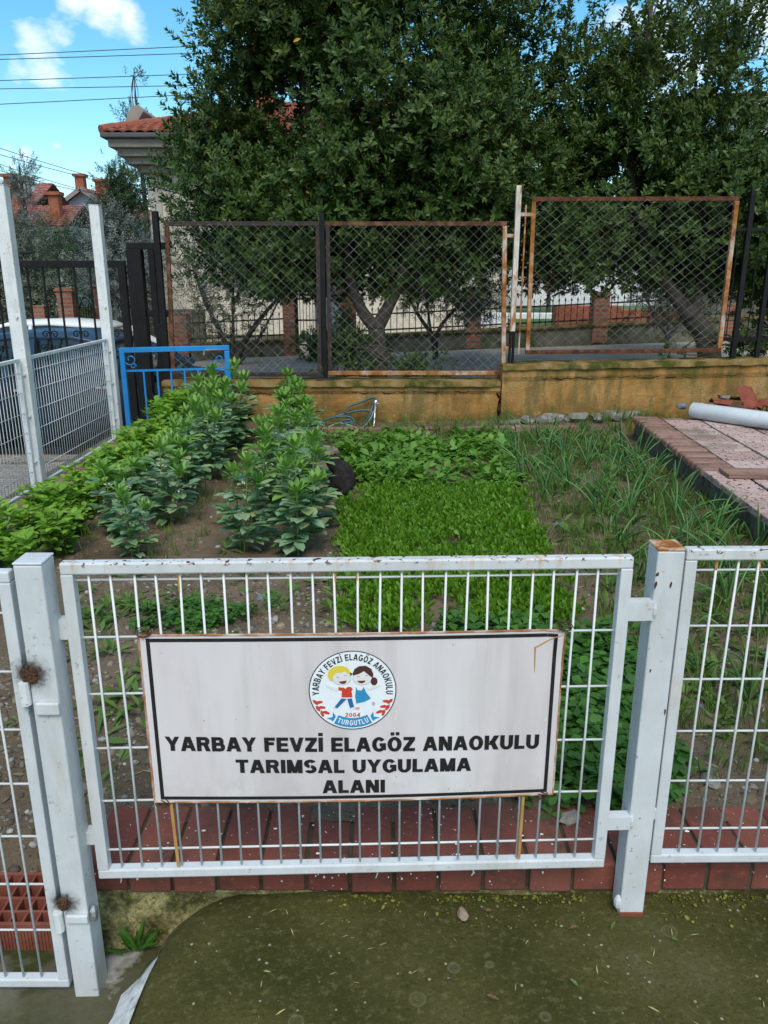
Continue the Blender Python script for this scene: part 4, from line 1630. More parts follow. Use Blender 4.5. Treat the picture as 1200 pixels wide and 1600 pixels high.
def make_pea(seed, h):
    R = random.Random(seed)
    root = thing('pea_plant', 'pea', 'pea plant', (0, 0, 0), 'pea plants along the side fence')
    stem, lv, dk = MB(), MB(), MB()
    for s in range(6):
        a0 = 2 * PI * s / 6 + R.uniform(-.4, .4)
        hh = h * R.uniform(.6, 1.05)
        out = R.uniform(.06, .22)
        pts = []
        wob = R.uniform(0, 6)
        for i in range(9):
            t = i / 8
            pts.append(Vector((math.cos(a0) * out * t ** .8 + .02 * math.sin(wob + 5 * t), math.sin(a0) * out * t ** .8 + .02 * math.cos(wob + 4 * t), hh * t - (.10 * hh * max(0, t - .75) * 4 if out > .15 else 0))))
        stem.tube(pts, [.0030 - .0012 * i / 8 for i in range(9)], 4)
        az = R.uniform(0, 6)
        nn = int(hh / .062) + 2
        for k in range(nn):
            t = .12 + .86 * k / nn
            i = min(7, int(t * 8))
            p = pts[i].lerp(pts[i + 1], t * 8 - i)
            az += PI + R.uniform(-.7, .7)
            pet = rdir(az, R.uniform(.1, .7))
            side = pet.cross(Vector((0, 0, 1))).normalized()
            tg = lv if t > .35 or R.random() < .35 else dk
            for sg in (1, -1):                      # clasping stipules
                leaf(tg, p, (pet * .5 + side * sg + Vector((0, 0, R.uniform(-.3, 1.3)))).normalized(), (0, 0, 1), R.uniform(.070, .095), R.uniform(.052, .068), .12, R.uniform(.0, .3), .46, .42)
            for m in range(2):
                base = p + pet * (.035 + .035 * m)
                for sg in (1, -1):
                    leaf(tg, base, (pet * .6 + side * sg * .9 + Vector((0, 0, R.uniform(-.4, .9)))).normalized(), (0, 0, 1), R.uniform(.056, .078), R.uniform(.042, .054), .12, R.uniform(0, .3), .46, .42)
            q = p + pet * .07
            stem.tube([p, q, q + pet * .03 + Vector((0, 0, .015)), q + pet * .045 + side * .012 + Vector((0, 0, .03))], .0011, 3, cap=False)
    stem.build('stem', M['stem'], root, smooth=True, fix=False)
    lv.build('leaves', M['pea'], root, fix=False)
    dk.build('lower_leaves', M['pea_dark'], root, fix=False)
    return root


def make_onion(seed, nl, h):
    R = random.Random(seed)
    root = thing('onion_tuft', 'onion', 'onion', (0, 0, 0), 'onion tufts planted by the terrace')
    lv, bs = MB(), MB()
    for k in range(nl):
        a = R.uniform(0, 2 * PI)
        L = h * R.uniform(.65, 1.15)
        e = R.uniform(.75, 1.45)
        bend = R.uniform(.1, 1.6)
        kink = R.uniform(.45, .8) if R.random() < .4 else 2
        p = rdir(R.uniform(0, 6.3), 0) * R.uniform(0, .018)
        pts, rs = [], []
        n = 9
        for i in range(n + 1):
            t = i / n
            pts.append(p.copy())
            rs.append(.0052 * (.75 + .5 * t) * (1 - t ** 4) + .0007)
            e2 = e - bend * t * t - (1.3 if t > kink else 0)
            p = p + rdir(a, e2) * (L / n)
        lv.tube(pts, rs, 5)
        bs.tube([pts[0] - Vector((0, 0, .02)), pts[0].lerp(pts[1], .8)], [.008, .006], 6)
    lv.build('leaves', M['onion'], root, smooth=True, fix=False)
    bs.build('base', M['stem'], root, smooth=True, fix=False)
    return root


ORD = ['first', 'second', 'third', 'fourth', 'fifth', 'sixth', 'seventh', 'eighth', 'ninth', 'tenth', 'eleventh', 'twelfth', 'thirteenth', 'fourteenth', 'fifteenth', 'sixteenth', 'seventeenth', 'eighteenth']


def spread(protos, places, label_fn, group, hs=1.0, sj=.12):
    used = set()
    for i, pl in enumerate(places):
        x, y = pl[:2]
        s = (pl[2] if len(pl) > 2 else 1.) * random.uniform(1 - sj, 1 + sj) * hs
        k = (i * 7 + i // 3) % len(protos)
        loc = (x, y, soil_z(x, y) - .005)
        rz = random.uniform(0, 6.28)
        if k not in used:
            used.add(k)
            o = protos[k]
            o.location = loc
            o.rotation_euler = (0, 0, rz)
            o.scale = (s, s, s)
            o['label'] = label_fn(i)
            o['group'] = group
        else:
            dup(protos[k], loc, rz, s, label_fn(i), group, (random.uniform(-.10, .10), random.uniform(-.10, .10)))
    for k, p in enumerate(protos):
        if k not in used:
            for ch in list(p.children):
                for g in list(ch.children):
                    bpy.data.objects.remove(g)
                bpy.data.objects.remove(ch)
            bpy.data.objects.remove(p)


random.seed(21)
bp = [make_bean(100 + i, .47 + .018 * i, (3, 4, 3, 4)[i % 4]) for i in range(7)]
rowA = [(-1.40, 4.15, .82), (-1.60, 4.52, .85), (-1.37, 4.75, .92), (-1.62, 5.05, .92), (-1.39, 5.32, .98), (-1.58, 5.62, .95), (-1.37, 5.9, 1.0), (-1.58, 6.2, 1.0), (-1.37, 6.5, 1.02), (-1.58, 6.8, 1.05), (-1.38, 7.05, 1.08), (-1.60, 7.3, 1.1), (-1.42, 7.52, 1.12), (-1.70, 7.6, 1.05)]
rowB = [(-.80, 4.22, .92), (-.49, 4.20, .97), (-.46, 4.62, .90), (-.74, 4.8, .96), (-.53, 5.05, .88), (-.77, 5.3, .96), (-.58, 5.6, .95), (-.80, 5.85, .98), (-.64, 6.2, .95), (-.86, 6.5, 1.0), (-.72, 6.85, 1.0), (-.92, 7.1, 1.05), (-.84, 7.45, 1.05)]
rows = rowA + rowB


def bean_label(i):
    if i < len(rowA):
        return '%s broad bean plant from the gate in the row next to the peas' % ORD[i]
    i -= len(rowA)
    return '%s broad bean plant from the gate in the row next to the cress bed' % ORD[i]


spread(bp, rows, bean_label, 'broad bean plants in two rows', 1.08, .12)
pp = [make_pea(200 + i, .34 + .03 * i) for i in range(4)]
peas = []
for i in range(15):
    t = i / 14
    peas.append((-2.10 - .04 * math.sin(i * 2.1) + .06 * t, 3.75 + 4.0 * t, .78 + .75 * max(0, t - .62)))
for i in range(12):
    t = i / 11
    peas.append((-1.88 + .05 * math.sin(i * 1.7) - .02 * t, 3.85 + 3.75 * t, .74 + .95 * max(0, t - .5)))
spread(pp, peas, lambda i: ('%s bright green pea plant from the gate along the white side fence' % ORD[i]) if i < 15 else ('%s bright green pea plant from the gate just left of the beans' % ORD[i - 15]), 'pea plants along the side fence', 1.0, .08)
op = [make_onion(300 + i, (5, 6, 7, 8, 6, 9)[i], (.27, .32, .36, .30, .38, .34)[i]) for i in range(6)]
onions = []
colsx = [(1.12, 5.2, 7.35, 8), (1.38, 4.3, 7.3, 11), (1.62, 3.15, 7.25, 15), (1.86, 3.0, 7.2, 15), (2.06, 3.6, 6.9, 12), (1.32, 2.55, 4.0, 6)]
olab = []
cn = ('beside the cress bed', 'in the second row from the cress bed', 'in the middle row', 'in the second row from the terrace', 'against the terrace kerb', 'just behind the rusty capped post')
for ci, (cx, y0, y1, nn) in enumerate(colsx):
    for i in range(nn):
        y = y0 + (y1 - y0) * i / (nn - 1) + random.uniform(-.06, .06)
        onions.append((cx + random.uniform(-.07, .07), y, .92 if y < 4 else 1.))
        olab.append('%s green onion tuft from the gate %s' % (ORD[i], cn[ci]))
spread(op, onions, lambda i: olab[i], 'onion tufts planted by the terrace', 1.0, .15)


# mass plants, vectorised
def template(builder, seed):
    mb = MB()
    builder(mb, random.Random(seed))
    V = np.array([tuple(v) for v in mb.v])
    F = []
    for f in mb.f:
        F.append(f if len(f) == 4 else (f[0], f[1], f[2], f[2]))
    return V, F


def scatter_mesh(name, temps, pts, scales, mat, parent=None, origin=(0, 0, 0), tilt=.15, dirs=None):
    """Merge many transformed copies of small leaf templates into one mesh."""
    tv, tf, tn = [], [], []
    base = 0
    faces3, faces4 = [], []
    n = len(pts)
    ks = rng.integers(0, len(temps), n)
    az = rng.uniform(0, 2 * PI, n)
    allv = []
    allf = []
    for k, (V, F) in enumerate(temps):
        idx = np.nonzero(ks == k)[0]
        if len(idx) == 0:
            continue
        a = az[idx]
        ca, sa = np.cos(a), np.sin(a)
        Rz = np.zeros((len(idx), 3, 3))
        Rz[:, 0, 0], Rz[:, 0, 1], Rz[:, 1, 0], Rz[:, 1, 1], Rz[:, 2, 2] = ca, -sa, sa, ca, 1
        if dirs is None:
            d = np.stack([rng.normal(0, tilt, len(idx)), rng.normal(0, tilt, len(idx)), np.ones(len(idx))], 1)
        else:
            d = dirs[idx]
        d = d / np.linalg.norm(d, axis=1, keepdims=True)
        ref = np.where(np.abs(d[:, 2:3]) < .95, np.array([[0, 0, 1.]]), np.array([[1., 0, 0]]))
        x = np.cross(ref, d)
        x /= np.linalg.norm(x, axis=1, keepdims=True)
        y = np.cross(d, x)
        B = np.stack([x, y, d], 2) @ Rz
        W = np.einsum('nij,vj->nvi', B, V) * scales[idx][:, None, None] + pts[idx][:, None, :]
        nv = len(V)
        Fa = np.array(F)
        FF = (Fa[None] + (np.arange(len(idx)) * nv)[:, None, None]).reshape(-1, 4) + base
        allv.append(W.reshape(-1, 3))
        allf.append(FF)
        base += nv * len(idx)
    V = np.concatenate(allv)
    F = np.concatenate(allf)
    o0 = WP[parent.name] if parent is not None else Vector(origin)
    tri = F[:, 2] == F[:, 3]
    me = bpy.data.meshes.new(name)
    Vl = V - np.array(o0[:])
    quads, tris = F[~tri], F[tri][:, :3]
    me.vertices.add(len(Vl))
    me.vertices.foreach_set('co', Vl.astype(np.float32).ravel())
    nl = quads.size + tris.size
    me.loops.add(nl)
    me.loops.foreach_set('vertex_index', np.concatenate([quads.ravel(), tris.ravel()]).astype(np.int32))
    me.polygons.add(len(quads) + len(tris))
    ls = np.concatenate([np.arange(len(quads)) * 4, quads.size + np.arange(len(tris)) * 3])
    lt = np.concatenate([np.full(len(quads), 4), np.full(len(tris), 3)])
    me.polygons.foreach_set('loop_start', ls.astype(np.int32))
    me.polygons.foreach_set('loop_total', lt.astype(np.int32))
    me.update(calc_edges=True)
    return link(name, me, mat, parent, o0)


def region(poly, n):
    """n random points inside a polygon (x, y)."""
    P = np.array(poly)
    out = []
    x0, y0 = P.min(0)
    x1, y1 = P.max(0)
    while len(out) < n:
        x, y = rng.uniform(x0, x1), rng.uniform(y0, y1)
        ins = False
        j = len(P) - 1
        for i in range(len(P)):
            if (P[i, 1] > y) != (P[j, 1] > y) and x < (P[j, 0] - P[i, 0]) * (y - P[i, 1]) / (P[j, 1] - P[i, 1]) + P[i, 0]:
                ins = not ins
            j = i
        if ins:
            out.append((x, y))
    return np.array(out)


def ground_pts(xy, dz=0.):
    return np.array([(x, y, soil_z(x, y) + dz) for x, y in xy])


def t_cress(mb, R):
    for k in range(7):
        a = R.uniform(0, 6.28)
        e = R.uniform(.55, 1.35)
        h = R.uniform(.015, .055)
        b = Vector((R.uniform(-.012, .012), R.uniform(-.012, .012), h))
        leaf(mb, b, rdir(a, e), (math.cos(a + 1.5), math.sin(a + 1.5), .4), R.uniform(.028, .045), R.uniform(.011, .016), .1, R.uniform(0, .3), .6, .4)


def t_rocket(mb, R):
    for k in range(8):
        a = 6.28 * k / 8 + R.uniform(-.3, .3)
        e = R.uniform(.15, 1.0)
        p = rdir(a, e) * R.uniform(.03, .06) + Vector((0, 0, R.uniform(0, .03)))
        leaf(mb, p, rdir(a, e - .4), (0, 0, 1), R.uniform(.045, .075), R.uniform(.026, .040), .12, R.uniform(.1, .5), .62)
        s = rdir(a + 1.57, 0)
        for sg in (1, -1):
            leaf(mb, p, (rdir(a, e) * .6 + s * sg).normalized(), (0, 0, 1), .022, .016, .1, .2, .6)


def t_clover(mb, R):
    for k in range(7):
        a = R.uniform(0, 6.28)
        q = rdir(a, R.uniform(.3, 1.2)) * R.uniform(.03, .085)
        for m in range(3):
            leaf(mb, q, rdir(a + 2.1 * m, R.uniform(-.1, .35)), (0, 0, 1), R.uniform(.026, .040), R.uniform(.022, .034), .08, .1, .62)


def t_weed(mb, R):
    for k in range(7):
        a = R.uniform(0, 6.28)
        e = R.uniform(.15, .9)
        leaf(mb, rdir(a, e) * .012, rdir(a, e), (0, 0, 1), R.uniform(.05, .11), R.uniform(.014, .028), .15, R.uniform(.1, .5), .55)


def t_grass(mb, R):
    for k in range(8):
        a = R.uniform(0, 6.28)
        e = R.uniform(.7, 1.5)
        b = Vector((R.uniform(-.02, .02), R.uniform(-.02, .02), -.004))
        L = R.uniform(.04, .10)
        leaf(mb, b, rdir(a, e), (math.cos(a), math.sin(a), .3), L, .0042, .1, R.uniform(.1, .6), .4)


def t_straw(mb, R):
    a = R.uniform(0, 6.28)
    leaf(mb, (0, 0, .004), rdir(a, .06), (0, 0, 1), R.uniform(.02, .05), .004, .1, .05)


TC = [template(t_cress, i) for i in range(6)]
TR = [template(t_rocket, i) for i in range(6)]
TCL = [template(t_clover, i) for i in range(6)]
TW = [template(t_weed, i) for i in range(6)]
TG = [template(t_grass, i) for i in range(6)]
TS = [template(t_straw, i) for i in range(4)]

xy = region([(-.28, 5.50), (.88, 5.52), (.94, 5.2), (.90, 4.3), (.86, 3.3), (.76, 3.12), (-.14, 3.12), (-.22, 4.2)], 5600)
xy = xy[[mnoise.noise(Vector((a * 2.2, b * 2.2, 4))) > -.42 for a, b in xy]]
xy += rng.normal(0, .045, xy.shape)
tag(scatter_mesh('cress', TC, ground_pts(xy), rng.uniform(.75, 1.25, len(xy)), M['cress'], tilt=.2), 'dense bright green bed of low cress in the middle of the garden', 'cress', kind='stuff')
xy = region([(-.42, 7.45), (1.05, 7.45), (1.08, 6.5), (1.0, 5.62), (-.20, 5.62), (-.32, 6.1)], 620)
xy = xy[[mnoise.noise(Vector((a * 2.6, b * 2.6, 1))) > -.22 for a, b in xy]]
xy += rng.normal(0, .06, xy.shape)
tag(scatter_mesh('rocket', TR, ground_pts(xy), rng.uniform(.6, 1.5, len(xy)) ** 1.2, M['rocket'], tilt=.3), 'loose bed of broad leaved rocket behind the cress', 'rocket', kind='stuff')
xy = region([(.28, 3.15), (.98, 3.15), (1.02, 2.6), (.92, 2.2), (.78, 1.96), (.40, 1.99), (.36, 2.4)], 640)
tag(scatter_mesh('clover', TCL, ground_pts(xy), rng.uniform(.8, 1.35, len(xy)), M['clover'], tilt=.25), 'dark green clover growing up to the paver kerb behind the sign', 'clover', kind='stuff')
# scattered seedlings and grass
xy = np.concatenate([region([(-2.3, 2.2), (-.25, 2.2), (-.3, 4.0), (-2.3, 4.0)], 60), rng.normal((-1.28, 3.25), (.10, .16), (26, 2)), rng.normal((-.98, 2.6), (.12, .22), (24, 2)), rng.normal((-.40, 3.4), (.10, .06), (6, 2)),
                     region([(1.0, 2.1), (2.3, 2.1), (2.2, 7.4), (1.2, 7.4)], 420), region([(-1.1, 4.2), (-.2, 4.2), (-.3, 7.4), (-1.1, 7.4)], 40), region([(-2.4, 7.3), (2.2, 7.3), (2.2, 7.75), (-2.4, 7.75)], 130)])
tag(scatter_mesh('seedlings', TW, ground_pts(xy), rng.uniform(.5, 1.2, len(xy)), M['weed'], tilt=.2), 'small weed seedlings scattered over the bare soil', 'weeds', kind='stuff')
xy = rng.normal((-.86, 3.28), (.13, .085), (60, 2))
tag(scatter_mesh('clover_patch', TCL, ground_pts(xy), rng.uniform(.5, .9, len(xy)), M['clover'], tilt=.25), 'patch of dark clover seen between the fence wires above the sign', 'clover', kind='stuff')
xy = np.concatenate([region([(1.0, 2.0), (2.3, 2.0), (2.25, 7.5), (1.0, 7.5)], 1500), region([(1.0, 7.3), (2.6, 7.3), (5.5, 7.65), (5.5, 8.28), (1.9, 8.0)], 620), region([(-2.3, 4.1), (-1.0, 4.1), (-1.0, 7.4), (-2.2, 7.4)], 240), region([(-1.1, 7.2), (1.4, 7.2), (1.4, 8.3), (-1.1, 8.3)], 260)])
zz = ground_pts(xy)
zz[:, 2] += np.where((zz[:, 0] > 2.2) & (zz[:, 1] > 7.3), .06, 0)
tag(scatter_mesh('grass', TG, zz, rng.uniform(.5, 1.5, len(xy)), M['grass'], tilt=.25), 'thin grass tufts between the onions and along the ochre wall', 'grass', kind='stuff')
# tall thin weeds in front of the rear wall
for i, (x, y, h) in enumerate(((-.56, 7.6, .26), (.36, 7.62, .30), (.52, 7.55, .24), (1.02, 7.6, .30), (1.36, 7.45, .28), (1.62, 7.5, .34), (-.2, 7.58, .2), (.72, 7.6, .2))):
    R = random.Random(i)
    t = thing('tall_weed', '%s thin upright weed from the left before the ochre wall' % ORD[i], 'weed', (x, y, soil_z(x, y)), 'upright weeds before the rear wall')
    mb, lf = MB(), MB()
    mb.tube([(x, y, soil_z(x, y) - .02), (x + .01, y, .1 + h * .6), (x, y, .1 + h)], [.004, .003, .0015], 5)
    for k in range(int(h * 130)):
        tt = .15 + .85 * k / (h * 130)
        a = 2.4 * k
        leaf(lf, (x, y, .1 + h * tt), rdir(a, R.uniform(.3, .8)), (0, 0, 1), R.uniform(.03, .055) * (1.2 - .5 * tt), .008, .1, .3)
    mb.build('stem', M['stem'], t, fix=False)
    lf.build('leaves', M['clover'], t, fix=False)
t = thing('weed', 'leafy green weed growing from the gap beside the gate post', 'weed', (-.665, 1.70, -.15))
mb = MB()
R = random.Random(5)
for k in range(15):
    a = R.uniform(0, 6.28)
    e = R.uniform(.5, 1.3)
    leaf(mb, (-.668 + R.uniform(-.012, .012), 1.685, -.15), rdir(a, e), (math.cos(a + 1), math.sin(a + 1), .2), R.uniform(.055, .10), R.uniform(.012, .020), .2, R.uniform(.1, .4))
mb.build('leaves', M['clover'], t, fix=False)


# stones
def t_pebble(mb, R):
    bm = bmesh.new()
    bmesh.ops.create_icosphere(bm, subdivisions=1, radius=1)
    sx, sy, sz = R.uniform(.7, 1.3), R.uniform(.5, 1.0), R.uniform(.3, .65)
    vs = [Vector((v.co.x * sx, v.co.y * sy, v.co.z * sz)) * R.uniform(.8, 1.15) for v in bm.verts]
    fs = [tuple(v.index for v in f.verts) for f in bm.faces]
    bm.free()
    mb.add(vs, fs)


TP = [template(t_pebble, i) for i in range(8)]
xy = np.concatenate([region([(-2.4, 1.98), (2.3, 1.98), (2.3, 7.6), (-2.4, 7.6)], 4600), region([(-1.6, 1.98), (.5, 1.98), (.1, 4.0), (-1.5, 4.0)], 5200), region([(.9, 1.98), (2.2, 1.98), (2.2, 3.6), (.9, 3.6)], 1600), region([(-1.6, 1.9), (-.80, 1.9), (-.80, 2.8), (-1.6, 2.8)], 1400)])
r = .0026 + .019 * rng.random(len(xy)) ** 4.5
tag(scatter_mesh('gravel', TP, ground_pts(xy, .0015), r, M['pebble'], tilt=.35), 'small pale stones mixed into the brown soil', 'gravel', kind='stuff')
xy = region([(-2.4, 2.0), (2.25, 2.0), (2.3, 7.6), (-2.4, 7.6)], 2600)
tag(scatter_mesh('clods', TP, ground_pts(xy, -.003), .006 + .026 * rng.random(len(xy)) ** 3, M['clod'], tilt=.5), 'crumbly brown clods of soil all over the bed', 'soil clods', kind='stuff')
xy = np.concatenate([region([(-2.3, 2.1), (2.2, 2.1), (2.2, 7.4), (-2.3, 7.4)], 900)])
tag(scatter_mesh('straw', TS, ground_pts(xy, .004), rng.uniform(.6, 1.3, len(xy)), M['dry_straw'], tilt=.1), 'dry straw bits lying on the soil', 'straw', kind='stuff')


def rock(name, label, x, y, z, sx, sy, sz, mat, seed, rz=0., group=None):
    R = random.Random(seed)
    bm = bmesh.new()
    bmesh.ops.create_icosphere(bm, subdivisions=2, radius=1)
    mb = MB()
    vs = []
    off = Vector((seed * 3.1, seed, 0))
    for v in bm.verts:
        k = 1 + .48 * mnoise.noise(v.co * 1.3 + off) + .16 * mnoise.noise(v.co * 3.5 + off)
        q = Vector((v.co.x * sx, v.co.y * sy, v.co.z * sz)) * k
        q = Vector((round(q.x / (sx * .33)) * sx * .33 * .35 + q.x * .65, q.y, min(q.z, sz * .75)))
        c, s = math.cos(rz), math.sin(rz)
        vs.append((x + q.x * c - q.y * s, y + q.x * s + q.y * c, z + q.z))
    mb.add(vs, [tuple(v.index for v in f.verts) for f in bm.faces])
    bm.free()
    o = mb.build(name, mat, None, origin=(x, y, z))
    tag(o, label, 'stone', group)
    return o


for i, (lab, x, y, s, mk) in enumerate((
        ('angular tan stone on the soil between wires at the right of the bare patch', -.235, 3.24, (.032, .022, .016), 'stone_tan'),
        ('flat blue grey slate stone on the soil above the sign', -.60, 3.55, (.034, .022, .012), 'stone_grey'),
        ('rounded cream stone just above the top edge of the sign', -.46, 3.20, (.024, .017, .015), 'stone_tan'),
        ('long buff stone lying above the upper left sign corner', -.98, 3.05, (.045, .016, .014), 'stone_tan'),
        ('oval brown stone left of the sign by the gate post', -1.08, 2.52, (.034, .022, .018), 'stone_tan'),
        ('flat grey stone close to the pavers under the left sign corner', -.66, 2.14, (.052, .022, .018), 'stone_tan'),
        ('grey stone in the soil behind the lower right panel wires', 1.02, 2.10, (.050, .030, .022), 'rubble'),
        ('pale stone resting on the red pavers beside the rusty capped post', .535, 1.90, (.032, .022, .016), 'rubble'),
        ('slate fragment between cress bed and onions', 1.10, 4.70, (.040, .030, .014), 'stone_grey'),
        ('grey stone low behind the white gate by the post', -1.14, 2.28, (.030, .02, .016), 'stone_grey'),
        ('yellowish stone behind the white gate near the hollow block', -1.02, 2.06, (.024, .017, .015), 'stone_tan'))):
    z = soil_z(x, y) + .004 if y > 1.97 else .108
    rock('stone', lab, x, y, z, *s, M[mk], 40 + i, random.uniform(0, 3), 'stones on the bed')
rock('stone', 'pale pointed stone lying on the mossy slab below the kerb', .205, 1.648, .010, .013, .021, .010, M['stone_tan'], 71, .2)

# ------------------------------------------------------------------ pixel helper: a point of the photograph at a chosen real depth
FPX, PITCH, EYE = 1225., math.radians(16.8), 1.6


def at(px, py, Y):
    x, y = (px - 600) / FPX, -(py - 800) / FPX
    d = (x, math.cos(PITCH) + y * math.sin(PITCH), -math.sin(PITCH) + y * math.cos(PITCH))
    t = Y / d[1]
    return Vector((d[0] * t, Y, EYE + d[2] * t))


# ------------------------------------------------------------------ paved terrace on the right
TD = Vector((.075, .997, 0)).normalized()
TU = Vector((TD.y, -TD.x, 0))
TO = Vector((2.134, 4.158, 0))
txf = lambda u, w, z: TO + TU * u + TD * w + Vector((0, 0, z))
te = thing('terrace', 'raised terrace of pink paving slabs edged with brown bricks on the right', 'terrace', txf(1.5, 1.5, .05))
mb = MB(txf)
mb.box(.035, 4.2, -2.2, 3.32, -.1, .245)
nn = 80
vv = [(.030 + .014 * fbm(w, z * 3, 3) + .018 * (1 - z / .25), w, z) for z in np.linspace(-.05, .25, 7) for w in np.linspace(-2.2, 3.32, nn)]
mb.add(vv, [(j * nn + i, j * nn + i + 1, (j + 1) * nn + i + 1, (j + 1) * nn + i) for j in range(6) for i in range(nn - 1)])
mb.build('base', M['conc'], te)
mb = MB(txf)
w = -2.2
r = 0
while w < 3.1:
    u = .012 if w < .95 else .262
    c = 0
    while u < 4.1:
        uw = .238 if (c == 0 and w < .95) else .337
        dz = random.uniform(-.004, .004)
        mb.box(u, u + uw - .008, w, w + .318, .25, .298 + dz)
        u += uw + .012
        c += 1
    w += .338
    r += 1
mb.build('paving_slabs', M['slabtile'], te, bevel=.006)
mb = MB(txf)
w = 1.19
while w < 3.3:
    mb.box(.006 + random.uniform(-.006, .006), .250, w, w + .098, .235, .302 + random.uniform(-.003, .004))
    w += .104
u = .262
while u < 4.1:
    mb.box(u, u + .21, 3.20, 3.32, .22, .297 + random.uniform(-.004, .004))
    u += .218
mb.build('edging_bricks', M['brick_pale'], te, bevel=.022, segs=3)
mb = MB(txf)
mb.box(.262, 4.1, -2.1, 3.19, .244, .288)
mb.build('joint_fill', M['mortar'], te)

t = thing('ribbed_brick', 'loose brown ribbed brick lying on the terrace edge', 'brick', txf(.22, 1.02, .30))
mb = MB(txf)
mb.box(.10, .48, .93, 1.14, .3005, .318)
mb.build('body', M['brick_pale'], t, bevel=.003)
mb = MB(txf)
for k in range(4):
    mb.box(.10, .48, .937 + k * .053, .975 + k * .053, .3182, .328)
mb.build('ribs', M['brick_pale'], t, bevel=.004)

# pipe
t = thing('plastic_pipe', 'pale grey plastic pipe lying across the back corner of the terrace', 'pipe', (2.92, 7.38, .30))
p0, p1 = Vector((2.92, 7.38, .378)), Vector((4.3, 5.70, .378))
d = (p1 - p0).normalized()
s = d.cross(Vector((0, 0, 1)))
mb = MB()
rings = []
for (q, r) in ((p0 + d * .30, .066), (p0 + d * .004, .068), (p0, .072), (p0 + d * .006, .076), (p1, .076)):
    rings.append([q + s * (r * math.cos(2 * PI * k / 24)) + Vector((0, 0, r * math.sin(2 * PI * k / 24))) for k in range(24)])
mb.loft(rings)
mb.build('tube', M['pvc'], t, smooth=True)
mb = MB()
rings = []
for (q, r) in ((p0 + d * .9, .078), (p0 + d * .905, .082), (p0 + d * 1.0, .082), (p0 + d * 1.005, .078)):
    rings.append([q + s * (r * math.cos(2 * PI * k / 24)) + Vector((0, 0, r * math.sin(2 * PI * k / 24))) for k in range(24)])
mb.loft(rings, cap=False)
mb.build('collar', M['pvc'], t, smooth=True)


# broken roof tiles by the wall
def tile_piece(label, c, L, W, arc, rot, tilt, mat, seed):
    R = random.Random(seed)
    mb = MB()
    n, m = 12, 4
    Rm = Matrix.Rotation(rot, 3, 'Z') @ Matrix.Rotation(tilt[0], 3, 'X') @ Matrix.Rotation(tilt[1], 3, 'Y')
    rad = W / 2 / math.sin(min(arc, PI * .98) / 2)
    for th in (0, .014):
        vs = []
        for j in range(m + 1):
            for i in range(n + 1):
                a = -arc / 2 + arc * i / n
                y = L * (j / m - .5) + (R.uniform(-.02, .02) if j in (0, m) else 0)
                vs.append(Vector(c) + Rm @ Vector(((rad - th) * math.sin(a), y, (rad - th) * math.cos(a) - rad * math.cos(arc / 2))))
        b = len(mb.v)
        mb.add(vs, [(j * (n + 1) + i, j * (n + 1) + i + 1, (j + 1) * (n + 1) + i + 1, (j + 1) * (n + 1) + i) for j in range(m) for i in range(n)])
    N = (n + 1) * (m + 1)
    ed = [i for i in range(n + 1)] + [(j + 1) * (n + 1) - 1 for j in range(1, m + 1)] + [m * (n + 1) + i for i in range(n - 1, -1, -1)] + [j * (n + 1) for j in range(m - 1, 0, -1)]
    for a, b_ in zip(ed, ed[1:] + ed[:1]):
        mb.f.append((a, b_, b_ + N, a + N))
    o = mb.build('roof_tile', mat, None, origin=c)
    return tag(o, label, 'roof tile', 'broken roof tiles')


tile_piece('big red curved roof tile fragment standing tilted behind the plastic pipe', at(1170, 624, 8.12), .26, .24, 1.6, .25, (.85, .2), M['tile'], 1)
tile_piece('sooty dark roof tile slanting across the broken tile heap', at(1148, 622, 8.20), .30, .10, 1.2, 1.15, (.05, .35), M['tile_dark'], 2)
tile_piece('red roof tile lying flat at the left of the broken tile heap', at(1128, 630, 8.10), .20, .20, 1.5, 1.4, (.1, .05), M['tile'], 3)
tile_piece('small red tile shard in the grass beside the tile heap', at(1108, 638, 8.0), .09, .10, 1.2, .4, (.1, .1), M['tile'], 4)
tile_piece('red tile fragment at the right picture edge above the pipe', at(1196, 634, 8.05), .24, .2, 1.5, -.4, (.15, .1), M['tile'], 5)
tile_piece('dull red tile lying under the other broken tiles', at(1142, 634, 8.06), .22, .22, 1.4, .9, (-.1, -.05), M['tile_dark'], 6)
rock('stone', 'dark grey stone in the grass before the broken tile heap', *at(1066, 634, 7.95), .055, .04, .035, M['stone_grey'], 80)
rock('stone', 'pale angular stone leaning on the broken tile heap', *at(1133, 621, 8.2), .055, .04, .032, M['rubble'], 81)
rock('stone', 'small white stone shining in the grass along the ochre wall', *at(1096, 631, 8.05), .022, .016, .012, M['paint_drop'], 82)
k = 0
for (px, py, s) in ((792, 661, .05), (806, 659, .06), (824, 655, .075), (846, 657, .055), (862, 652, .09), (888, 655, .065), (905, 651, .10), (934, 652, .085), (962, 649, .10), (990, 647, .07), (700, 668, .05), (668, 670, .045), (640, 668, .06), (618, 671, .05)):
    p = at(px, py, 8.12 if px < 780 else 8.08)
    rock('rubble_stone', '%s pale rubble stone from the %s at the foot of the %s ochre wall' % (ORD[k if k < 10 else k - 10], 'left' if k < 10 else 'right', 'higher' if k < 10 else 'lower'), p.x, p.y, p.z - .005, s * 1.5, s * 1.0, s * .62, M['rubble'], 90 + k, k * .7, 'rubble stones along the rear wall')
    k += 1

# garden hose
t = thing('garden_hose', 'tangled blue green garden hose leaning on the ochre wall', 'hose', (-.4, 8.0, .12))


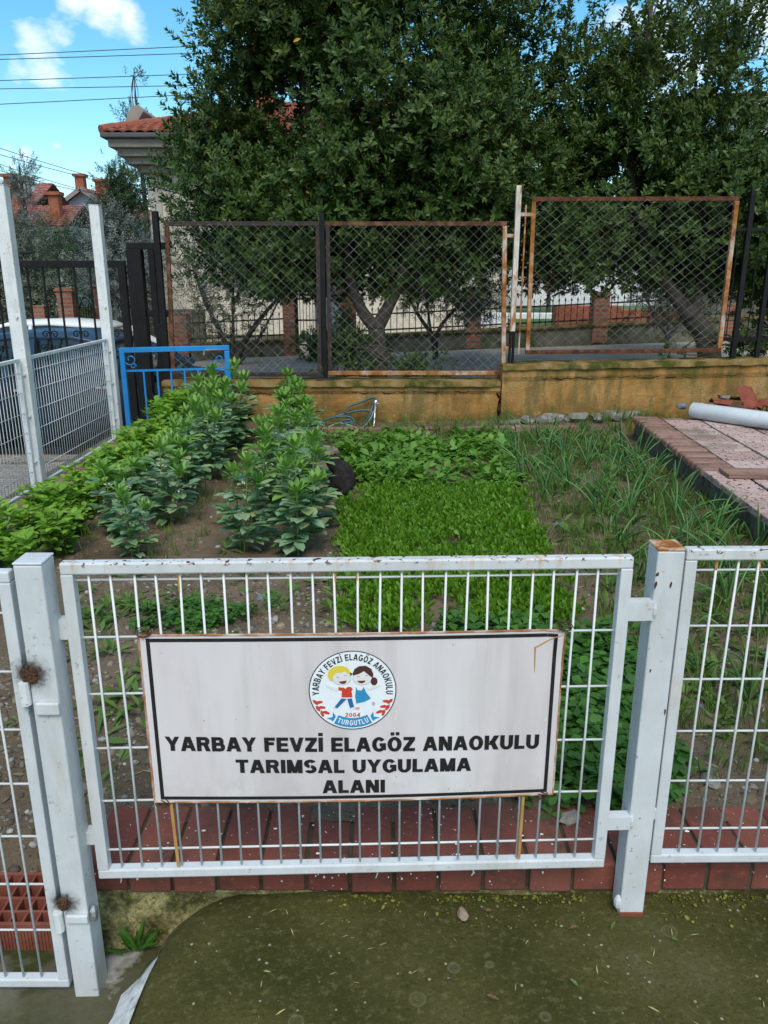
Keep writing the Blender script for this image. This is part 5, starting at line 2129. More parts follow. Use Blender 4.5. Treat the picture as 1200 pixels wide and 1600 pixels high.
Zp = lambda x, y, Y: at(480 + x / 8.571, 610 + y / 8.571, Y)
hs = MB()
path = [(880, 530, 7.92), (700, 522, 7.92), (500, 520, 7.9), (250, 512, 7.9), (60, 500, 7.95), (130, 450, 8.05), (300, 375, 8.15), (520, 310, 8.22), (700, 268, 8.27), (850, 275, 8.28), (900, 320, 8.25), (830, 420, 8.12), (740, 500, 8.0), (560, 520, 7.96)]
hs.tube(smooth_path([Zp(*p) for p in path]), .0115, 7)
path = [(510, 300, 8.2), (545, 220, 8.29), (700, 165, 8.3), (830, 110, 8.3), (895, 98, 8.3), (905, 130, 8.3), (870, 230, 8.28), (840, 330, 8.22), (760, 440, 8.1), (700, 490, 8.0)]
hs.tube(smooth_path([Zp(*p) for p in path]), .0115, 7)
path = [(90, 480, 7.97), (250, 390, 8.08), (420, 352, 8.15), (560, 355, 8.15), (625, 400, 8.1), (600, 450, 8.02), (520, 480, 7.98), (430, 480, 7.97), (470, 410, 8.05), (560, 395, 8.08), (590, 430, 8.04), (500, 440, 8.0), (480, 520, 7.93)]
hs.tube(smooth_path([Zp(*p) for p in path]), .0115, 7)
hs.build('hose_coil', M['hose'], t, smooth=True)
hs = MB()
path = [(270, 500, 7.93), (400, 440, 8.0), (520, 450, 8.0), (640, 490, 7.95), (740, 490, 7.95), (830, 400, 8.1), (890, 280, 8.26), (915, 200, 8.29)]
hs.tube(smooth_path([Zp(*p) for p in path]), .0045, 6)
hs.build('thin_hose', M['hose_pale'], t, smooth=True)
hs = MB()
hs.tube([Zp(918, 140, 8.27), Zp(915, 180, 8.27), Zp(905, 300, 8.24), Zp(900, 400, 8.2), Zp(890, 490, 8.1)], [.022, .017, .010, .010, .008], 9)
hs.ball(Zp(920, 150, 8.27), .022, .02, .022)
hs.bar(Zp(935, 170, 8.25), Zp(955, 185, 8.25), .012)
hs.build('nozzle', M['chrome'], t, smooth=True)


# ------------------------------------------------------------------ cats
def cat(label, loc, rz, s, fur, group=None):
    t = thing('cat', label, 'cat', loc, group)
    J = [(0, 0, .075), (-.004, .035, .150), (-.008, .085, .198), (-.014, .135, .192), (-.020, .185, .178), (-.024, .228, .170),      # spine, neck, head, muzzle
         (.055, .015, .070), (.070, .060, .040), (.066, .085, .014), (-.055, .015, .070), (-.070, .060, .040), (-.066, .085, .014),      # haunches, hind paws
         (.030, .118, .120), (.030, .130, .055), (.030, .142, .012), (-.042, .118, .120), (-.042, .130, .055), (-.042, .142, .012),     # forelegs
         (-.030, -.070, .032), (-.095, -.082, .020), (-.155, -.055, .017), (-.185, -.005, .015),                                       # tail
         (.010, .186, .222), (.014, .186, .240), (-.048, .186, .222), (-.052, .186, .240)]                                              # ears
    Rr = [.074, .070, .052, .036, .040, .020, .048, .034, .018, .048, .034, .018, .030, .020, .017, .030, .020, .017, .022, .018, .016, .010, .014, .005, .014, .005]
    E_ = [(0, 1), (1, 2), (2, 3), (3, 4), (4, 5), (0, 6), (6, 7), (7, 8), (0, 9), (9, 10), (10, 11), (2, 12), (12, 13), (13, 14), (2, 15), (15, 16), (16, 17), (0, 18), (18, 19), (19, 20), (20, 21), (4, 22), (22, 23), (4, 24), (24, 25)]
    me = bpy.data.meshes.new('body')
    me.from_pydata(J, E_, [])
    o = bpy.data.objects.new('body', me)
    COL.objects.link(o)
    me.materials.append(fur)
    o.parent = t
    WP[o.name] = Vector(loc)
    sk = o.modifiers.new('skin', 'SKIN')
    sk.use_smooth_shade = True
    for v, r in zip(me.skin_vertices[0].data, Rr):
        v.radius = (r, r)
    me.skin_vertices[0].data[0].use_root = True
    sb = o.modifiers.new('sub', 'SUBSURF')
    sb.levels = sb.render_levels = 2
    e = MB()
    for x in (-.038, -.004):
        e.ball((loc[0] + x, loc[1] + .214, loc[2] + .186), .006, .004, .006)
    e.build('eyes', M['yellow_leaf'], t, smooth=True)
    t.rotation_euler = (0, 0, rz)
    t.scale = (s, s, s)
    return t


cat('dark brown cat sitting on the soil between the beans and the cress', (-.285, 5.46, .092), .45, 1.08, M['fur_dark'])
cat('tan and grey cat mostly hidden behind the bean plants', (-.52, 6.02, .092), -1.1, .85, M['fur_tan'])

# ------------------------------------------------------------------ hollow clay block behind the gate
t = thing('hollow_block', 'red hollow clay block with open cells on the ground behind the white gate', 'clay block', (-1.07, 1.8, -.2))
bx0, bx1, by0, by1, bz0, bz1 = -1.275, -.872, 1.705, 1.90, -.205, -.078
mb = MB()
mb.box(bx0, bx1, by0, by0 + .010, bz0, bz1)
mb.box(bx0, bx1, by1 - .010, by1, bz0, bz1)
mb.box(bx0, bx0 + .010, by0 + .0101, by1 - .0101, bz0, bz1)
mb.box(bx1 - .010, bx1, by0 + .0101, by1 - .0101, bz0, bz1)
mb.box(bx0 + .011, bx1 - .011, by0 + .011, by1 - .011, bz0, bz0 + .01)
ny_ = 4
for j in range(1, ny_):
    y = by0 + (by1 - by0) * j / ny_
    mb.box(bx0 + .0102, bx1 - .0102, y - .0035, y + .0035, bz0 + .01, bz1 - .001)
nxx = 11
for i in range(1, nxx):
    x = bx0 + (bx1 - bx0) * i / nxx
    for j in range(ny_):
        if j in (2,) and i in (4, 5):
            continue
        y0 = by0 + (by1 - by0) * j / ny_ + (.0105 if j == 0 else .0037)
        y1 = by0 + (by1 - by0) * (j + 1) / ny_ - (.0105 if j == ny_ - 1 else .0037)
        mb.box(x - .003, x + .003, y0, y1, bz0 + .01, bz1 - .002)
mb.build('shell', M['hollow'], t, bevel=.0012, segs=1)
mb = MB()
for i in range(44):
    x = bx0 + .006 + (bx1 - bx0 - .012) * i / 43
    mb.box(x - .0028, x + .0028, by0 - .0025, by0 - .0002, bz0, bz1 - .018)
mb.build('ribs', M['hollow'], t)

# ------------------------------------------------------------------ litter on the slab
R = random.Random(9)
for i, (lab, x, y, L, W, mk) in enumerate((
        ('brown dry leaf lying on the slab right of the sign under its corner', .265, 1.40, .030, .012, 'dry_leaf'),
        ('greenish fallen leaf near the foot of the rusty capped post', .455, 1.435, .024, .011, 'weed'),
        ('thin green leaf lying upright right of the rusty capped post', .575, 1.60, .030, .008, 'grass'),
        ('pale straw blade in the lower right of the slab', .60, 1.385, .032, .005, 'dry_straw'),
        ('dry brown leaf at the foot of the rusty capped post', .47, 1.605, .026, .014, 'dry_leaf'),
        ('yellow straw bit on the slab left of the middle', -.27, 1.475, .018, .004, 'dry_straw'),
        ('small green leaf on the slab right of the post foot', .72, 1.575, .018, .010, 'grass'),
        ('yellow curled blade in the lower middle of the slab', -.245, 1.36, .026, .005, 'dry_straw'),
        ('brown leaf under the middle of the paver kerb', .285, 1.665, .022, .012, 'dry_leaf'))):
    mb = MB()
    a = R.uniform(0, 6.28)
    leaf(mb, (x, y, .007), rdir(a, .08), (0, 0, 1), L, W, .25, -.15)
    tag(mb.build('fallen_leaf', M[mk], None, origin=(x, y, .005)), lab, 'leaf', 'litter on the slab')
xy = np.stack([rng.uniform(-.5, 1.1, 420), rng.uniform(1.0, 1.71, 420)], 1)
pts = np.column_stack([xy, np.full(420, .004)])
tag(scatter_mesh('grit', TP, pts, .0006 + .0034 * rng.random(420) ** 7, M['pebble'], tilt=.3), 'fine pale grit scattered over the mossy slab', 'grit', kind='stuff')
xm = rng.uniform(-.15, 1.3, 900)
ym = 1.722 - np.abs(rng.normal(0, .014, 900)) - np.where(rng.random(900) < .25, rng.random(900) * .10, 0)
keep = np.array([mnoise.noise(Vector((a * 4, 0, 2))) > -.15 for a in xm])
tag(scatter_mesh('moss', TP, np.column_stack([xm, ym, np.full(900, .003)])[keep], (.0015 + .006 * rng.random(900) ** 3)[keep], M['moss'], tilt=.4), 'crumbs of yellow green moss along the foot of the paver kerb', 'moss', kind='stuff')
xm = rng.uniform(-.72, -.20, 700)
zm = rng.uniform(-.15, .0, 700)
tag(scatter_mesh('wall_moss', TP, np.column_stack([xm, 1.733 - .03 * np.clip(-zm / .2, 0, 1), zm]), .001 + .005 * rng.random(700) ** 4, M['moss'], tilt=.4), 'yellowish lichen crumbs on the plinth left of the slab corner', 'lichen', kind='stuff')
xy = np.stack([rng.uniform(-.45, 1.0, 46), rng.uniform(1.15, 1.70, 46)], 1)
tag(scatter_mesh('straw_bits', TS, np.column_stack([xy, np.full(46, .005)]), rng.uniform(.25, .6, 46), M['dry_straw'], tilt=.05), 'tiny straw bits scattered over the mossy slab', 'straw', kind='stuff')


# ------------------------------------------------------------------ trees
def t_shoot(n, L, W, tw, e0=.35, e1=1.1, spread_=.5):
    """Leafy twig along +Z: n leaves spiralling up its outer half."""
    def f(mb, R):
        az = R.uniform(0, 6.28)
        for k in range(n):
            t = k / max(1, n - 1)
            az += 2.4 + R.uniform(-.3, .3)
            e = e0 + (e1 - e0) * t + R.uniform(-.2, .2)
            l = L * R.uniform(.75, 1.15) * (1 - .25 * t)
            d = rdir(az, e)
            b = Vector((0, 0, tw * (.25 + .75 * t)))
            s = d.cross(Vector((0, 0, 1))).normalized()
            nrm = s.cross(d)
            w = W * l / L
            m = b + d * (l * .55)
            mb.add([b, m + s * (w / 2) + nrm * (w * .12), b + d * l - nrm * (l * .12), m - s * (w / 2) + nrm * (w * .12), m], [(0, 1, 4), (1, 2, 4), (4, 2, 3), (0, 4, 3)])
    return f


T_LAUREL = [template(t_shoot(12, .088, .038, .14), 50 + i) for i in range(8)]
T_OLIVE = [template(t_shoot(14, .062, .017, .20, .1, .9), 70 + i) for i in range(6)]
T_PINE = [template(t_shoot(26, .085, .0045, .10, .1, 1.2), 80 + i) for i in range(5)]
T_THUJA = [template(t_shoot(14, .16, .035, .30, .3, 1.2), 90 + i) for i in range(5)]


def in_lobes(lobes, n, shell=.55, gap=.0, gs=1.1, seed=0, zmin=None):
    """Points through the outer part of a union of ellipsoids with noise gaps, and outward directions."""
    vol = np.array([l[3] * l[4] * l[5] * (l[6] if len(l) > 6 else 1) for l in lobes]) ** .8
    vol = vol / vol.sum()
    P, D = [], []
    off = Vector((seed * 7.3, 0, 0))
    while len(P) < n:
        k = rng.choice(len(lobes), p=vol)
        c = lobes[k]
        v = rng.normal(size=3)
        v /= np.linalg.norm(v)
        r = 1 - shell * rng.random() ** 1.6
        wob = 1 + .20 * mnoise.noise(Vector(tuple(v * 2.1)) + off + Vector((k * 3., 0, 0)))
        p = np.array(c[:3]) + v * np.array(c[3:6]) * r * wob
        if zmin is not None and p[2] < zmin + .14 * mnoise.noise(Vector((p[0] * 2.5, p[1] * 2.5, seed))):
            continue
        if gap and mnoise.noise(Vector(tuple(p * gs)) + off) < gap:
            continue
        P.append(p)
        D.append(v)
    return np.array(P), np.array(D)


def crown(name, lobes, nclump, per, crad, temps, mat, root, smin=.85, smax=1.25, up=.75, shell=.55, gap=-.05, gs=1.1, seed=0, zmin=None, origin=(0, 0, 0)):
    C, D = in_lobes(lobes, nclump, shell, gap, gs, seed, zmin)
    n = nclump * per
    idx = np.repeat(np.arange(nclump), per)
    o = rng.normal(size=(n, 3)) * crad * np.array([1, 1, .8])
    P = C[idx] + o
    if zmin is not None:
        P[:, 2] = np.where(P[:, 2] < zmin - .1, zmin - .1 + rng.random(n) * .3, P[:, 2])
    d = D[idx] * .8 + o / crad * .35 + rng.normal(size=(n, 3)) * .28
    d[:, 2] += up
    s = rng.uniform(smin, smax, n)
    ob = scatter_mesh(name, temps, P, s, mat, root, dirs=d, origin=origin)
    return ob, C


def limb(mb, pts, r0, r1, n=9):
    P = smooth_path([Vector(p) for p in pts], 5)
    m = len(P)
    rs = []
    for i, p in enumerate(P):
        t = i / (m - 1)
        rs.append((r0 + (r1 - r0) * t ** .8) * (1 + .07 * mnoise.noise(p * 6)))
    mb.tube(P, rs, n)


def branches(mb, heads, C, count, seed, r0=.035):
    R = random.Random(seed)
    for q in range(count):
        c = Vector(tuple(C[R.randrange(len(C))]))
        h = min(heads, key=lambda a: (a - c).length * R.uniform(.8, 1.2))
        mid = h.lerp(c, .5) + Vector((R.uniform(-.15, .15), R.uniform(-.15, .15), R.uniform(-.05, .2)))
        limb(mb, [h, h.lerp(mid, .5) + Vector((0, 0, .06)), mid, c], r0 * R.uniform(.6, 1.), .006, 5)


# big laurel with forked trunk
t = thing('laurel_tree', 'big dense dark laurel tree with a forked trunk behind the middle panel', 'tree', (-.05, 9.65, .1))
lobes = [(-.15, 10.55, 3.5, 2.0, 1.75, 2.05, 1.), (-1.62, 10.35, 2.25, .85, 1.3, .85, .9), (1.0, 10.4, 2.75, 1.15, 1.35, 1.35, .9),
         (.0, 10.5, 4.9, 1.7, 1.5, 1.3, .6), (-.1, 10.1, 2.25, 1.7, 1.2, .9, .9), (-1.15, 10.0, 2.0, 1.0, .9, .55, 1.)]
cr, C1 = crown('crown', lobes, 1080, 20, .20, T_LAUREL, M['laurel'], t, .58, 1.22, .75, .72, -.15, 1.0, 1, 1.46)
cr, C1b = crown('outer_crown', [(-1.48, 10.3, 4.35, .80, 1.0, .75, 1.), (-.9, 10.3, 4.9, .9, .9, .9, .8), (-2.0, 10.3, 3.0, .55, .8, .55, 1.1), (1.75, 10.5, 3.9, .65, 1., .9, .9)], 260, 9, .17, T_LAUREL, M['laurel2'], t, .8, 1.15, 1.3, .8, -.02, 1.4, 2)
mb = MB()
fork = Vector((-.09, 9.65, .98))
limb(mb, [(-.06, 9.65, -.05), (-.065, 9.66, .3), (-.07, 9.65, .7), fork], .125, .10, 12)
limb(mb, [fork, (-.28, 9.72, 1.22), (-.42, 9.80, 1.62), (-.48, 9.95, 2.3), (-.8, 10.2, 3.1), (-1.0, 10.3, 4.0)], .082, .03, 10)
limb(mb, [fork, (.08, 9.68, 1.30), (.24, 9.76, 1.68), (.36, 9.9, 2.3), (.3, 10.2, 3.2), (.1, 10.4, 4.6)], .090, .03, 10)
heads = [Vector(p) for p in ((-.48, 9.95, 2.3), (-.8, 10.2, 3.1), (.36, 9.9, 2.3), (.3, 10.2, 3.2), (.1, 10.4, 4.4), (-1.0, 10.3, 3.9))]
branches(mb, heads, C1, 80, 4)
branches(mb, heads[1:2] + heads[-1:], C1b, 40, 5, .025)
mb.build('trunk', M['bark'], t, smooth=True, fix=False)
yl = MB()
R = random.Random(31)
for px, py in ((628, 91), (636, 138), (571, 151), (500, 275), (477, 300), (558, 62), (470, 60)):
    p = at(px, py, 9.0)
    leaf(yl, p, rdir(R.uniform(0, 6), R.uniform(-.8, .3)), (0, -1, .3), .085, .034, .15, .2)
yl.build('yellow_leaves', M['yellow_leaf'], t, fix=False)

# second laurel on the right, sparser at the top
t = thing('laurel_tree', 'airier laurel tree with leaning trunk behind the taller panel', 'tree', (3.85, 9.55, .3))
lobes = [(2.7, 10.3, 2.45, 1.15, 1.2, 1.0, 1.), (3.9, 10.3, 2.45, 1.2, 1.25, .92, 1.), (4.75, 10.2, 2.0, .75, 1.1, .80, .8)]
cr, C2 = crown('crown', lobes, 640, 18, .20, T_LAUREL, M['laurel'], t, .58, 1.2, .8, .70, -.22, 1.0, 5, 1.50)
lobes = [(3.0, 10.4, 3.9, 1.25, 1.15, 1.2, 1.), (3.95, 10.4, 3.95, 1.0, 1.1, 1.25, .8), (2.3, 10.5, 3.4, .8, 1., .9, .5), (3.3, 10.4, 5.0, 1.3, 1., .8, .5)]
cr, C3 = crown('upper_crown', lobes, 230, 9, .17, T_LAUREL, M['laurel2'], t, .8, 1.15, 1.2, .85, .10, 1.5, 9)
mb = MB()
f2 = Vector((3.66, 9.6, 1.12))
limb(mb, [(3.93, 9.55, .2), (3.92, 9.56, .6), (3.84, 9.58, .9), f2], .155, .125, 12)
limb(mb, [f2, (3.46, 9.65, 1.36), (3.26, 9.75, 1.66), (3.05, 9.95, 2.2), (2.95, 10.2, 3.0), (3.1, 10.4, 4.6)], .105, .025, 10)
limb(mb, [f2, (3.80, 9.8, 1.5), (3.95, 10.0, 2.1), (4.0, 10.2, 3.0), (4.1, 10.4, 4.4)], .085, .02, 9)
heads = [Vector(p) for p in ((3.05, 9.95, 2.2), (2.95, 10.2, 3.0), (3.05, 10.3, 3.8), (3.95, 10.0, 2.1), (4.0, 10.2, 3.0), (4.06, 10.3, 3.8))]
branches(mb, heads, np.concatenate([C2, C3, C3]), 110, 8, .03)
mb.build('trunk', M['bark'], t, smooth=True, fix=False)

t = thing('laurel_bush', 'dark laurel bush at the right picture edge behind the black railing', 'bush', (5.1, 10.0, .4))
cr, C4 = crown('foliage', [(5.2, 10.0, 1.9, .75, .8, 1.1, 1.)], 130, 13, .17, T_LAUREL, M['laurel'], t, .8, 1.1, .7, .6, -.2, 1.0, 3)
mb = MB()
limb(mb, [(5.1, 10, .2), (5.15, 10, .8), (5.2, 10, 1.6)], .07, .03, 8)
branches(mb, [Vector((5.15, 10, 1.1))], C4, 14, 2, .02)
mb.build('stem', M['bark'], t, smooth=True, fix=False)


def shrubtree(name, label, cat, base, lobes, nclump, per, crad, temps, fm, bm_, stems, seed, gap=-.05, up=.5, smin=.8, smax=1.2, group=None, shell=.8, nb=26):
    t = thing(name, label, cat, base, group)
    cr, C_ = crown('crown', lobes, nclump, per, crad, temps, fm, t, smin, smax, up, shell, gap, 1.6, seed)
    mb = MB()
    hd = []
    for pts, r0, r1 in stems:
        limb(mb, pts, r0, r1, 7)
        hd += [Vector(p) for p in pts[1:]]
    if nb:
        branches(mb, hd, C_, nb, seed, .018)
    mb.build('trunk', bm_, t, smooth=True, fix=False)
    return t


# olive trees on the far pavement
b = (-2.62, 13.6, .14)
shrubtree('olive_tree', 'bushy grey olive tree seen through the left chain-link panel', 'tree', b, [(-2.65, 13.6, 1.25, .8, .6, .75), (-3.1, 13.6, 1.9, .65, .6, .6), (-2.1, 13.6, 1.55, .55, .5, .45)], 150, 10, .15, T_OLIVE, M['olive'], M['bark'],
          [([(-2.62, 13.6, .05), (-2.7, 13.6, .5), (-3.0, 13.6, 1.2), (-3.2, 13.6, 1.9)], .07, .02), ([(-2.6, 13.6, .05), (-2.35, 13.6, .55), (-1.95, 13.6, 1.05), (-1.55, 13.6, 1.45)], .075, .015), ([(-2.6, 13.6, .05), (-2.55, 13.6, .8), (-2.5, 13.6, 1.6)], .05, .012), ([(-2.55, 13.6, .1), (-2.1, 13.5, .6), (-1.7, 13.5, 1.3)], .04, .01)], 11, .0)
b = (.86, 13.4, .24)
shrubtree('olive_tree', 'open olive tree right of the forked trunk before the iron railing', 'tree', b, [(.95, 13.4, 1.3, .65, .55, .55), (.55, 13.4, 1.5, .5, .5, .4), (1.35, 13.4, 1.35, .5, .5, .5)], 130, 11, .14, T_OLIVE, M['olive'], M['bark'],
          [([(.86, 13.4, .1), (.84, 13.4, .55), (.55, 13.4, 1.0), (.2, 13.4, 1.6)], .06, .015), ([(.87, 13.4, .2), (.9, 13.4, .7), (1.2, 13.4, 1.1), (1.5, 13.4, 1.5)], .05, .012), ([(.86, 13.4, .3), (.75, 13.4, .9), (.65, 13.4, 1.7)], .035, .01)], 12, .02)
b = (4.72, 13.4, .38)
shrubtree('olive_tree', 'young olive tree with pale stems behind the taller chain-link panel', 'tree', b, [(4.6, 13.4, 1.45, .75, .6, .55), (4.1, 13.4, 1.6, .5, .5, .4), (5.0, 13.4, 1.3, .45, .5, .45)], 140, 11, .14, T_OLIVE, M['olive'], M['bark_pale'],
          [([(4.72, 13.4, .25), (4.74, 13.4, .62), (4.48, 13.4, .95), (4.2, 13.4, 1.5)], .06, .015), ([(4.74, 13.4, .6), (4.72, 13.4, 1.0), (4.62, 13.4, 1.6)], .035, .01), ([(4.74, 13.4, .58), (4.95, 13.4, .95), (5.15, 13.4, 1.5)], .045, .012)], 13, .02)
# shrubs and conifers in the left background
shrubtree('olive_tree', 'large grey green olive tree on the left beyond the sliding gate', 'tree', (-8.4, 18., -.4), [(-8.3, 18, 1.45, 1.05, .8, 1.15), (-8.1, 18, .4, 1.2, .8, .9)], 300, 12, .24, T_OLIVE, M['olive'], M['bark'], [([(-8.4, 18, -.6), (-8.4, 18, .4), (-8.5, 18, 1.5)], .12, .03)], 14, -.1, .4, 1.2, 2.0)
shrubtree('pine_tree', 'low dark green pine tree left of the corner house', 'tree', (-8.0, 21., -.3), [(-7.9, 21, 1.85, 1.05, .9, 1.0), (-7.0, 21, 1.7, .85, .8, .9), (-8.15, 21, 2.65, .35, .4, .40), (-7.3, 21, .4, 1.4, .8, .8)], 330, 12, .20, T_PINE, M['pine'], M['bark'], [([(-8.0, 21, -.5), (-8.0, 21, .8), (-8.0, 21, 2.4)], .12, .03)], 15, -.12, .8, 1.1, 1.7)
shrubtree('conifer_tree', 'feathery grey conifer standing before the far red roof at left', 'tree', (-10.9, 25., -.3), [(-10.72, 25, 4.45, .38, .3, .42), (-10.72, 25, 3.5, .46, .4, .7), (-10.75, 25, 1.8, .7, .6, 1.2)], 170, 9, .13, T_THUJA, M['grey_conifer'], M['bark'], [([(-10.75, 25, -.5), (-10.7, 25, 2.), (-10.72, 25, 4.7)], .20, .02)], 16, -.1, .9, .45, .85)
shrubtree('cypress_tree', 'dark green cypress tree against the corner of the near house', 'tree', (-5.75, 17.2, -.2), [(-5.38, 17.2, 3.1, .26, .25, .55), (-5.50, 17.2, 2.3, .40, .35, .8), (-5.55, 17.2, 1.3, .48, .35, .8)], 260, 13, .12, T_THUJA, M['pine'], M['bark'], [([(-5.7, 17.2, -.3), (-5.65, 17.2, 1.5), (-5.55, 17.2, 3.6)], .09, .02)], 17, -.2, 1.2, .35, .65)
shrubtree('grey_shrub', 'thin grey leafless looking shrub left of the cypress beside the house corner', 'shrub', (-5.3, 15.7, -.1), [(-5.2, 15.7, 2.0, .55, .4, .75), (-4.75, 15.7, 1.5, .5, .4, .8)], 150, 10, .15, T_OLIVE, M['grey_conifer'], M['bark_pale'], [([(-5.2, 15.7, -.2), (-5.2, 15.7, 1.), (-5.1, 15.7, 2.2)], .05, .012), ([(-5.1, 15.7, -.2), (-4.9, 15.7, .9), (-4.7, 15.7, 1.9)], .04, .012)], 18, .0, .8, .9, 1.5)
shrubtree('conifer_tree', 'slim conifer top rising behind the near house roof', 'tree', (-7.4, 26., -.2), [(-7.42, 26, 7.0, .16, .16, .5), (-7.42, 26, 6.4, .36, .3, .55), (-7.42, 26, 5.6, .55, .5, .8), (-7.4, 26, 4.0, .8, .7, 1.2)], 60, 7, .11, T_THUJA, M['grey_conifer'], M['bark'], [([(-7.4, 26, -.3), (-7.4, 26, 4), (-7.42, 26, 7.3)], .14, .012)], 19, -.2, 1.2, .7, 1.2)
# dark shrubs under the left panel, ivy near the middle post
shrubtree('green_bush', 'low dark bush on the far pavement before the brick gate pillar', 'bush', (-1.35, 14.0, .15), [(-1.25, 14.0, .42, .62, .4, .30), (-.6, 13.8, .35, .4, .3, .25)], 70, 10, .10, T_LAUREL, M['clover'], M['bark'], [([(-1.3, 14, .1), (-1.25, 14, .5)], .02, .01)], 21, -.2, .6, .55, .8)
shrubtree('green_bush', 'small leafy bush at the foot of the forked trunk behind the wall', 'bush', (-.42, 9.2, .3), [(-.42, 9.2, .70, .22, .18, .34), (.35, 9.15, .55, .3, .15, .12)], 34, 8, .07, T_LAUREL, M['laurel'], M['bark'], [([(-.42, 9.2, .2), (-.42, 9.2, .8)], .015, .006)], 22, -.3, .6, .55, .8)
shrubtree('green_bush', 'small weed bush by the black railing on the higher wall', 'bush', (3.95, 8.85, .6), [(4.1, 8.85, .86, .45, .12, .12), (3.3, 8.85, .80, .2, .1, .10)], 26, 7, .06, T_LAUREL, M['laurel'], M['bark'], [([(3.95, 8.85, .5), (3.95, 8.85, .85)], .012, .005)], 23, -.3, .6, .45, .7)

# ------------------------------------------------------------------ low wall, pillars and railings across the street
PY = 15.0
topz = lambda x: .555 + .047 * x
t = thing('boundary_wall', 'long low mossy grey wall under the iron railings across the street', 'wall', (0, PY, 0))
mb = MB()
for x0, x1 in ((-3.6, -1.87), (-.50, 8.4)):
    xs = np.linspace(x0, x1, int((x1 - x0) / .25) + 2)
    vs = []
    for x in xs:
        for y, z in ((PY - .12, -.1), (PY - .12 + .01 * fbm(x, 0, 2), topz(x) - .05), (PY + .12, topz(x) - .05), (PY + .12, -.1)):
            vs.append((x, y, z))
    n = len(xs)
    mb.add(vs, [(i * 4 + k, i * 4 + k + 1, i * 4 + k + 5, i * 4 + k + 4) for i in range(n - 1) for k in range(3)] + [(0, 1, 2, 3), ((n - 1) * 4, (n - 1) * 4 + 1, (n - 1) * 4 + 2, (n - 1) * 4 + 3)])
mb.build('wall_body', M['lowwall'], t)
mb = MB()
for x0, x1 in ((-3.6, -1.87), (-.50, 8.4)):
    mb.bar((x0, PY, topz(x0) - .025), (x1, PY, topz(x1) - .025), .32, .05)
mb.build('coping', M['coping'], t, bevel=.01)


def pillar(label, x, y, w, z0, z1, cap=True, base=0, mat='pillar'):
    t = thing('brick_pillar', label, 'pillar', (x, y, z0), 'brick gate pillars')
    b = MB()
    b.box(x - w / 2, x + w / 2, y - w / 2, y + w / 2, z0, z1 - (.07 if cap else 0))
    b.build('shaft', M[mat], t, bevel=.006)
    if cap:
        b = MB()
        b.box(x - w / 2 - .03, x + w / 2 + .03, y - w / 2 - .03, y + w / 2 + .03, z1 - .07, z1 - .03)
        b.box(x - w / 2 - .012, x + w / 2 + .012, y - w / 2 - .012, y + w / 2 + .012, z1 - .0295, z1)
        b.build('cap', M[mat], t, bevel=.004)
    if base:
        b = MB()
        b.box(x - w / 2 - .07, x + w / 2 + .07, y - w / 2 - .07, y + w / 2 + .07, z0 - .1, base)
        b.build('plinth', M[mat], t, bevel=.006)


pillar('short dark red brick pillar behind the leftmost chain-link panel stile', -3.83, PY, .40, -.3, .93, False)
pillar('slim red brick pillar left of the grey house door', -1.76, PY, .22, .1, 1.50, False)
pillar('red brick pillar partly covered by ivy just left of the forked trunk', -.66, PY, .28, .1, 1.60, False)
pillar('brick pillar behind the open olive tree right of the forked trunk', 1.66, PY, .26, .3, 1.31, False)
pillar('red brick pillar with projecting cap behind the taller chain-link panel', 4.0, PY, .28, .4, 1.31, True)
pillar('brick pillar right of the leaning trunk at the white yard wall', 6.45, PY, .28, .4, 1.10, False)
for label, x0, x1 in (('black spear topped railing between the short and the slim brick pillars', -3.62, -1.88), ('black spear topped railing behind the forked trunk', -.51, 1.52), ('black spear topped railing left of the capped brick pillar', 1.80, 3.85), ('black spear topped railing right of the capped brick pillar', 4.15, 6.30)):
    t = thing('iron_railing', label, 'railing', ((x0 + x1) / 2, PY, topz((x0 + x1) / 2)), 'spear topped railings across the street')
    b = MB()
    for dz in (.07, .36):
        b.bar((x0, PY, topz(x0) + dz), (x1, PY, topz(x1) + dz), .018, .028)
    b.build('rails', M['black'], t)
    b = MB()
    x = x0 + .06
    while x < x1:
        z = topz(x)
        b.tube([(x, PY, z - .01), (x, PY, z + .42)], .008, 5)
        b.tube([(x, PY, z + .42), (x, PY, z + .445), (x, PY, z + .50)], [.008, .019, .001], 5)
        x += .115
    b.build('spear_bars', M['black'], t)
t = thing('garden_gate', 'narrow black iron gate beside the slim red brick pillar', 'gate', (-1.45, PY, .2))
b = MB()
b.bar((-1.62, PY, .2), (-1.62, PY, 1.40), .05, .05, (0, 1, 0))
b.bar((-1.20, PY, .2), (-1.20, PY, 1.20), .03, .03, (0, 1, 0))
for z in (.35, .80, 1.18):
    b.bar((-1.60, PY, z), (-1.20, PY, z), .02, .03)
b.build('frame', M['black'], t)
b = MB()
for i in range(6):
    b.tube([(-1.56 + .06 * i, PY, .36), (-1.56 + .06 * i, PY, 1.17)], .006, 5)
b.build('bars', M['black'], t)
mb = MB()
t = thing('creeper', 'ivy like creeper climbing the brick pillar left of the forked trunk', 'creeper', (-.75, PY - .25, .3))
P = np.column_stack([rng.normal(-.78, .11, 260), rng.normal(PY - .25, .05, 260), rng.uniform(.2, 1.0, 260)])
scatter_mesh('foliage', T_LAUREL, P, rng.uniform(.35, .6, 260), M['laurel'], t, tilt=.9)

